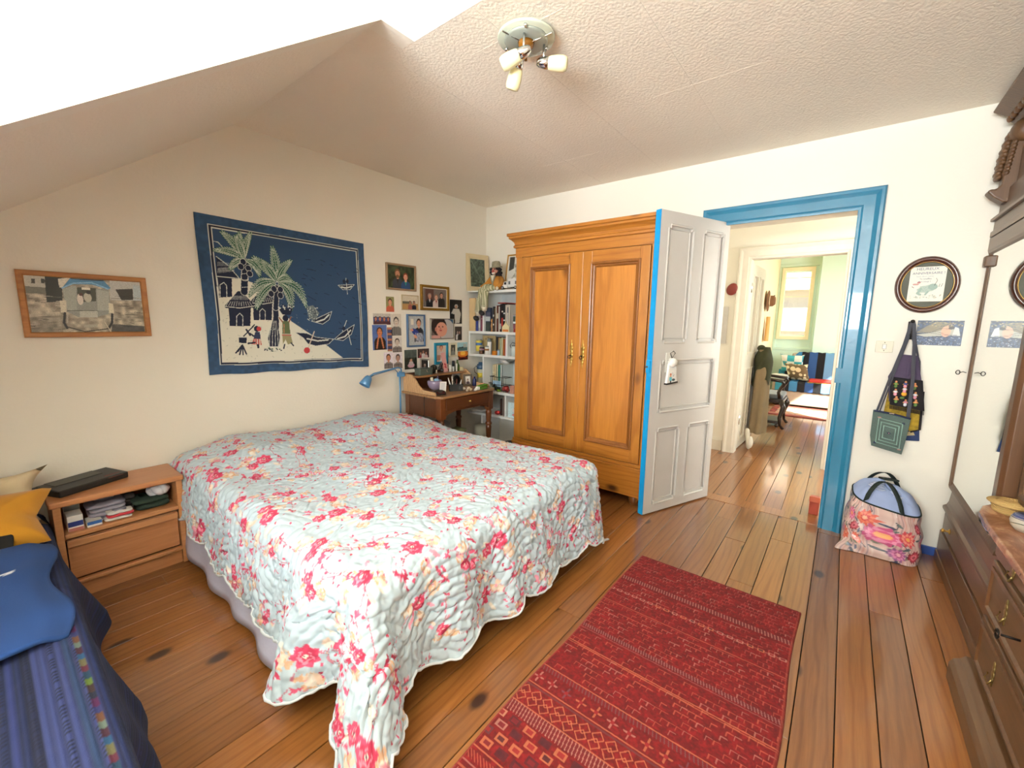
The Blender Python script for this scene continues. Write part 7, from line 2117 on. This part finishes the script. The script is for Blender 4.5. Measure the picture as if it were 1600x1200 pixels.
# white sandal standing on its toe against the door
sh = thing('white_shoe', 'white canvas shoe propped upright against the open far door', 'shoe', (5.38, .735, 0))
def sole(u, v):
    a = u * 2 * PI; z = .24 * v
    w = .042 * (.55 + .6 * math.sin(min(1, v * 1.1) * PI) ** .6) if 0 < v < 1 else .012
    return (5.34 + w * math.cos(a), .755 + .022 * math.sin(a) * (1 if 0 < v < 1 else .4) - .0 + .05 * (v - .5) * .6, .004 + z)
MB().grid(sole, 20, 14, True).build('sole', mat('off_white_rubber', 'cfc6b2', .7), sh, True)
MB().ell((5.325, .725, .09), (.032, .028, .07), 12, 8).build('upper', mat('off_white_canvas', 'ded8ca', .9), sh, True)
# hats on the left wall of the far room
hh = thing('straw_hat', 'brown straw hat on a hook on the wall of the far room', 'hat', (8.0, 1.03, 1.8))
HM = Matrix.Translation((8.05, 1.045, 1.80)) @ rotm('X', 90)
MB().lathe([(.17, 0), (.165, .008), (.09, .012), (.085, .07), (.06, .1), (0, .105)], (0, 0, 0), 20, HM).build('hat', mat('brown_straw', '7c5230', .8, bmp=.3, bscale=120), hh, True)
MB().lathe([(.091, .014), (.089, .035)], (0, 0, 0), 20, HM).build('ribbon', mat('pale_ribbon', 'd8c0a0', .7), hh, True)
MB().tube([(8.4, 1.078, 1.87), (8.4, 1.02, 1.88), (8.4, 1.0, 1.91)], .01, 8).build('hook', m_iron, hh, True)
gt = MB().grid(lambda u, v: (8.15 + .07 * math.cos(u * 2 * PI) * (.5 + v), 1.03 + .03 * math.sin(u * 2 * PI), 1.55 - .4 * v), 20, 8, True).build('hanging_scarf', mat('pale_orange_scarf', 'd8a868', .9), None, True)
tag(gt, 'pale orange scarf hanging under the straw hat in the far room', 'scarf')

# armchair seen from the side
m_chd = wood('dark_carved_chair', '1e120c', '33201a', 'z', 2, .35, .3); m_chs = mat('grey_satin_seat', '5a6470', .4, var=.08, sheen=.3)
ar = thing('armchair', 'dark carved wooden armchair with grey satin seat in the far room', 'chair', (6.97, .8, 0))
MB().box(6.72, 7.22, .58, 1.02, .40, .47).build('seat', m_chs, ar, bev=.03, seg=4)
MB().box(6.71, 7.23, .57, 1.03, .36, .405).build('seat_rail', m_chd, ar, bev=.01)
for x in (6.72, 7.22):
    MB().tube([(x, .60, .39), (x, .565, .30), (x, .60, .15), (x, .585, .05), (x, .545, .0)], [.03, .034, .022, .017, .022], 10).build('leg', m_chd, ar, True)
    MB().tube([(x, 1.0, .39), (x, 1.01, .2), (x, 1.04, .0)], [.026, .022, .02], 10).build('leg', m_chd, ar, True)
    MB().tube([(x, 1.03, .66), (x, .85, .68), (x, .68, .665), (x, .61, .66), (x, .585, .62), (x, .62, .56), (x, .64, .5), (x, .62, .42)], [.018, .02, .022, .024, .024, .02, .02, .022], 10).build('arm', m_chd, ar, True)
    MB().tube([(x, 1.0, .4), (x, 1.03, .66), (x, 1.055, 1.0)], [.022, .02, .018], 10).build('back_post', m_chd, ar, True)
MB().box(6.74, 7.20, 1.01, 1.05, .55, .98).build('backrest', m_chs, ar, bev=.012)
MB().tube([(6.70, 1.055, .99), (6.85, 1.055, 1.03), (6.97, 1.055, 1.05), (7.09, 1.055, 1.03), (7.24, 1.055, .99)], .022, 8).build('crest_rail', m_chd, ar, True)
fb_ = thing('footrest', 'low dark carved footrest under the armchair', 'footrest', (6.9, .75, 0))
MB().box(6.78, 7.15, .60, .98, .05, .09).build('frame', m_chd, fb_, bev=.01)
for x in (6.80, 7.13):
    for y in (.63, .95):
        MB().ell((x, y, .025), (.025, .025, .026), 10, 7).build('foot', m_chd, fb_, True)

# sofa bed with striped throw
m_sofa = mat('grey_beige_upholstery', 'b4aa9a', .9, bmp=.2, bscale=120)
so = thing('sofa_bed', 'beige sofa bed under a striped throw below the far window', 'sofa', (8.95, .2, 0))
MB().box(8.80, 9.2, -1.4, .97, .03, .27).build('base', m_sofa, so, bev=.015)
MB().box(8.80, 9.16, -1.4, .95, .27, .42).build('seat', m_sofa, so, bev=.03)
MB().prism([(9.06, .40), (9.20, .40), (9.225, .92), (9.14, .93)], 'y', -1.4, .72).build('backrest', m_sofa, so, bev=.03)
MB().lathe([(0, 0), (.02, 0), (.02, .04)], (8.86, .9, 0), 10).build('foot', m_chd, so)
sc_ = ['2f7f96', '161a22', '3a78a8', '15171e', '2c4f86', '12141a', '6a9ac4', '1c2434']
ns_, nt_ = 260, 60
yv = np.linspace(.90, -1.3, ns_)[None]; tv = np.linspace(0, 1, nt_)[:, None]
prof = np.array([(9.19, .88), (9.185, .945), (9.13, .945), (9.05, .44), (8.80, .435), (8.785, .40), (8.785, .27)])
seg = np.r_[0, np.cumsum(np.hypot(*np.diff(prof, axis=0).T))]; seg /= seg[-1]
xp = np.interp(tv[:, 0], seg, prof[:, 0])[:, None]; zp = np.interp(tv[:, 0], seg, prof[:, 1])[:, None]
yback = .70
col = np.array([lin_s(c) for c in sc_])[np.mod(((.92 - yv) / .115).astype(int), 8)] * np.ones((nt_, 1, 1))
droop = np.clip((yv - .62) / .25, 0, 1)
zq = zp - droop * np.clip(zp - .5, 0, 1) * .75 + .004 * np.sin(yv * 60)
m1 = grid_mesh('striped_throw', np.stack([xp + 0 * yv - .004, yv + 0 * tv, zq], -1), col, painted('throw_stripes', .95, bmp=.2, bscale=200))
md = m1.modifiers.new('thick', 'SOLIDIFY'); md.thickness = .006; md.offset = 0
tag(m1, 'blue, teal and black striped throw covering the far sofa', 'throw')
tag(MB().box(8.82, 9.05, -.6, .42, .445, .50).build('red_blanket', mat('coral_red_blanket', 'c83c36', .9, bmp=.3), None, bev=.02, seg=3), 'folded coral red blanket on the striped sofa seat', 'blanket')
tag(MB().box(8.815, 9.055, -.6, .44, .436, .447).build('straw_mat', mat('straw_yellow_cloth', 'b0984a', .9), None), 'straw coloured cloth under the red blanket', 'cloth')
m_cir, n_, l_, b_ = new_mat('circle_print')
vo = n_.new('ShaderNodeTexVoronoi'); vo.inputs['Scale'].default_value = 11; vo.inputs['Randomness'].default_value = .5
tcx = n_.new('ShaderNodeTexCoord'); l_.new(tcx.outputs['Object'], vo.inputs['Vector'])
r_ = n_.new('ShaderNodeValToRGB'); r_.color_ramp.interpolation = 'CONSTANT'; r_.color_ramp.elements[0].color = (*lin('d8cfb0'), 1); r_.color_ramp.elements[1].position = .48; r_.color_ramp.elements[1].color = (*lin('6a5c44'), 1)
l_.new(vo.outputs['Distance'], r_.inputs[0]); l_.new(r_.outputs[0], b_.inputs['Base Color']); b_.inputs['Roughness'].default_value = .9
pillow('pillow', 'brown and cream circle print pillow on the far sofa', Matrix.Translation((8.93, .60, .60)) @ rotm('Z', 70) @ rotm('X', 62), .36, .34, .13, m_cir, 'pillow', .08, 3)
m_tp, n_, l_, b_ = new_mat('teal_patchwork')
ch_ = n_.new('ShaderNodeTexChecker'); ch_.inputs['Scale'].default_value = 9; ch_.inputs[1].default_value = (*lin('3aa0b0'), 1); ch_.inputs[2].default_value = (*lin('d8dcd8'), 1)
tcx = n_.new('ShaderNodeTexCoord'); l_.new(tcx.outputs['Object'], ch_.inputs[0]); l_.new(ch_.outputs[0], b_.inputs['Base Color']); b_.inputs['Roughness'].default_value = .9
pillow('pillow', 'teal and white patchwork pillow leaning at the end of the far sofa back', Matrix.Translation((9.03, .70, .74)) @ rotm('Z', 80) @ rotm('X', 70), .36, .34, .12, m_tp, 'pillow', .08, 5)
pillow('pillow', 'plain white pillow lying flat at the end of the far sofa seat', Matrix.Translation((8.92, .86, .50)) @ rotm('Z', 80), .3, .24, .1, mat('white_cotton', 'e0e4e0', .9), 'pillow', .08, 6)
tag(MB().box(8.80, 9.0, .80, .96, .42, .46).build('teal_cloth', mat('teal_cloth', '4aa6a8', .9), None, bev=.012), 'teal cloth folded on the end of the far sofa', 'cloth')

# oriental rug before the sofa
rv = Canvas(150, 90, '8a3a34'); rv.a *= (.75 + .5 * vnoise(150, 90, 30, rq))[..., None]
rv.rect(.06, .94, .2, .8, 'c8a890', .9)
for k in range(240):
    rv.ell(.06 + .88 * rr.random(), .2 + .6 * rr.random(), .014, .01, rr.choice(('8a3a34', '6a2a2c', 'd8c4a8', 'b07a64', '4a4a54')), .9)
for v in (.05, .12, .18, .82, .88, .95):
    rv.rect(0, 1, v - .012, v + .012, rr.choice(('d8b8a0', '5a2226')), .7)
U_ = np.linspace(0, 1, 150)[None]; V_ = np.linspace(0, 1, 90)[:, None]
r2 = grid_mesh('far_rug', np.stack([7.78 + .98 * V_ + 0 * U_, .86 - 1.5 * U_ + 0 * V_, .008 + 0 * U_ + 0 * V_], -1), rv.a, painted('rug_pile'))
md = r2.modifiers.new('thick', 'SOLIDIFY'); md.thickness = .007; md.offset = -1
tag(r2, 'small red and beige patterned rug in front of the far sofa', 'rug')
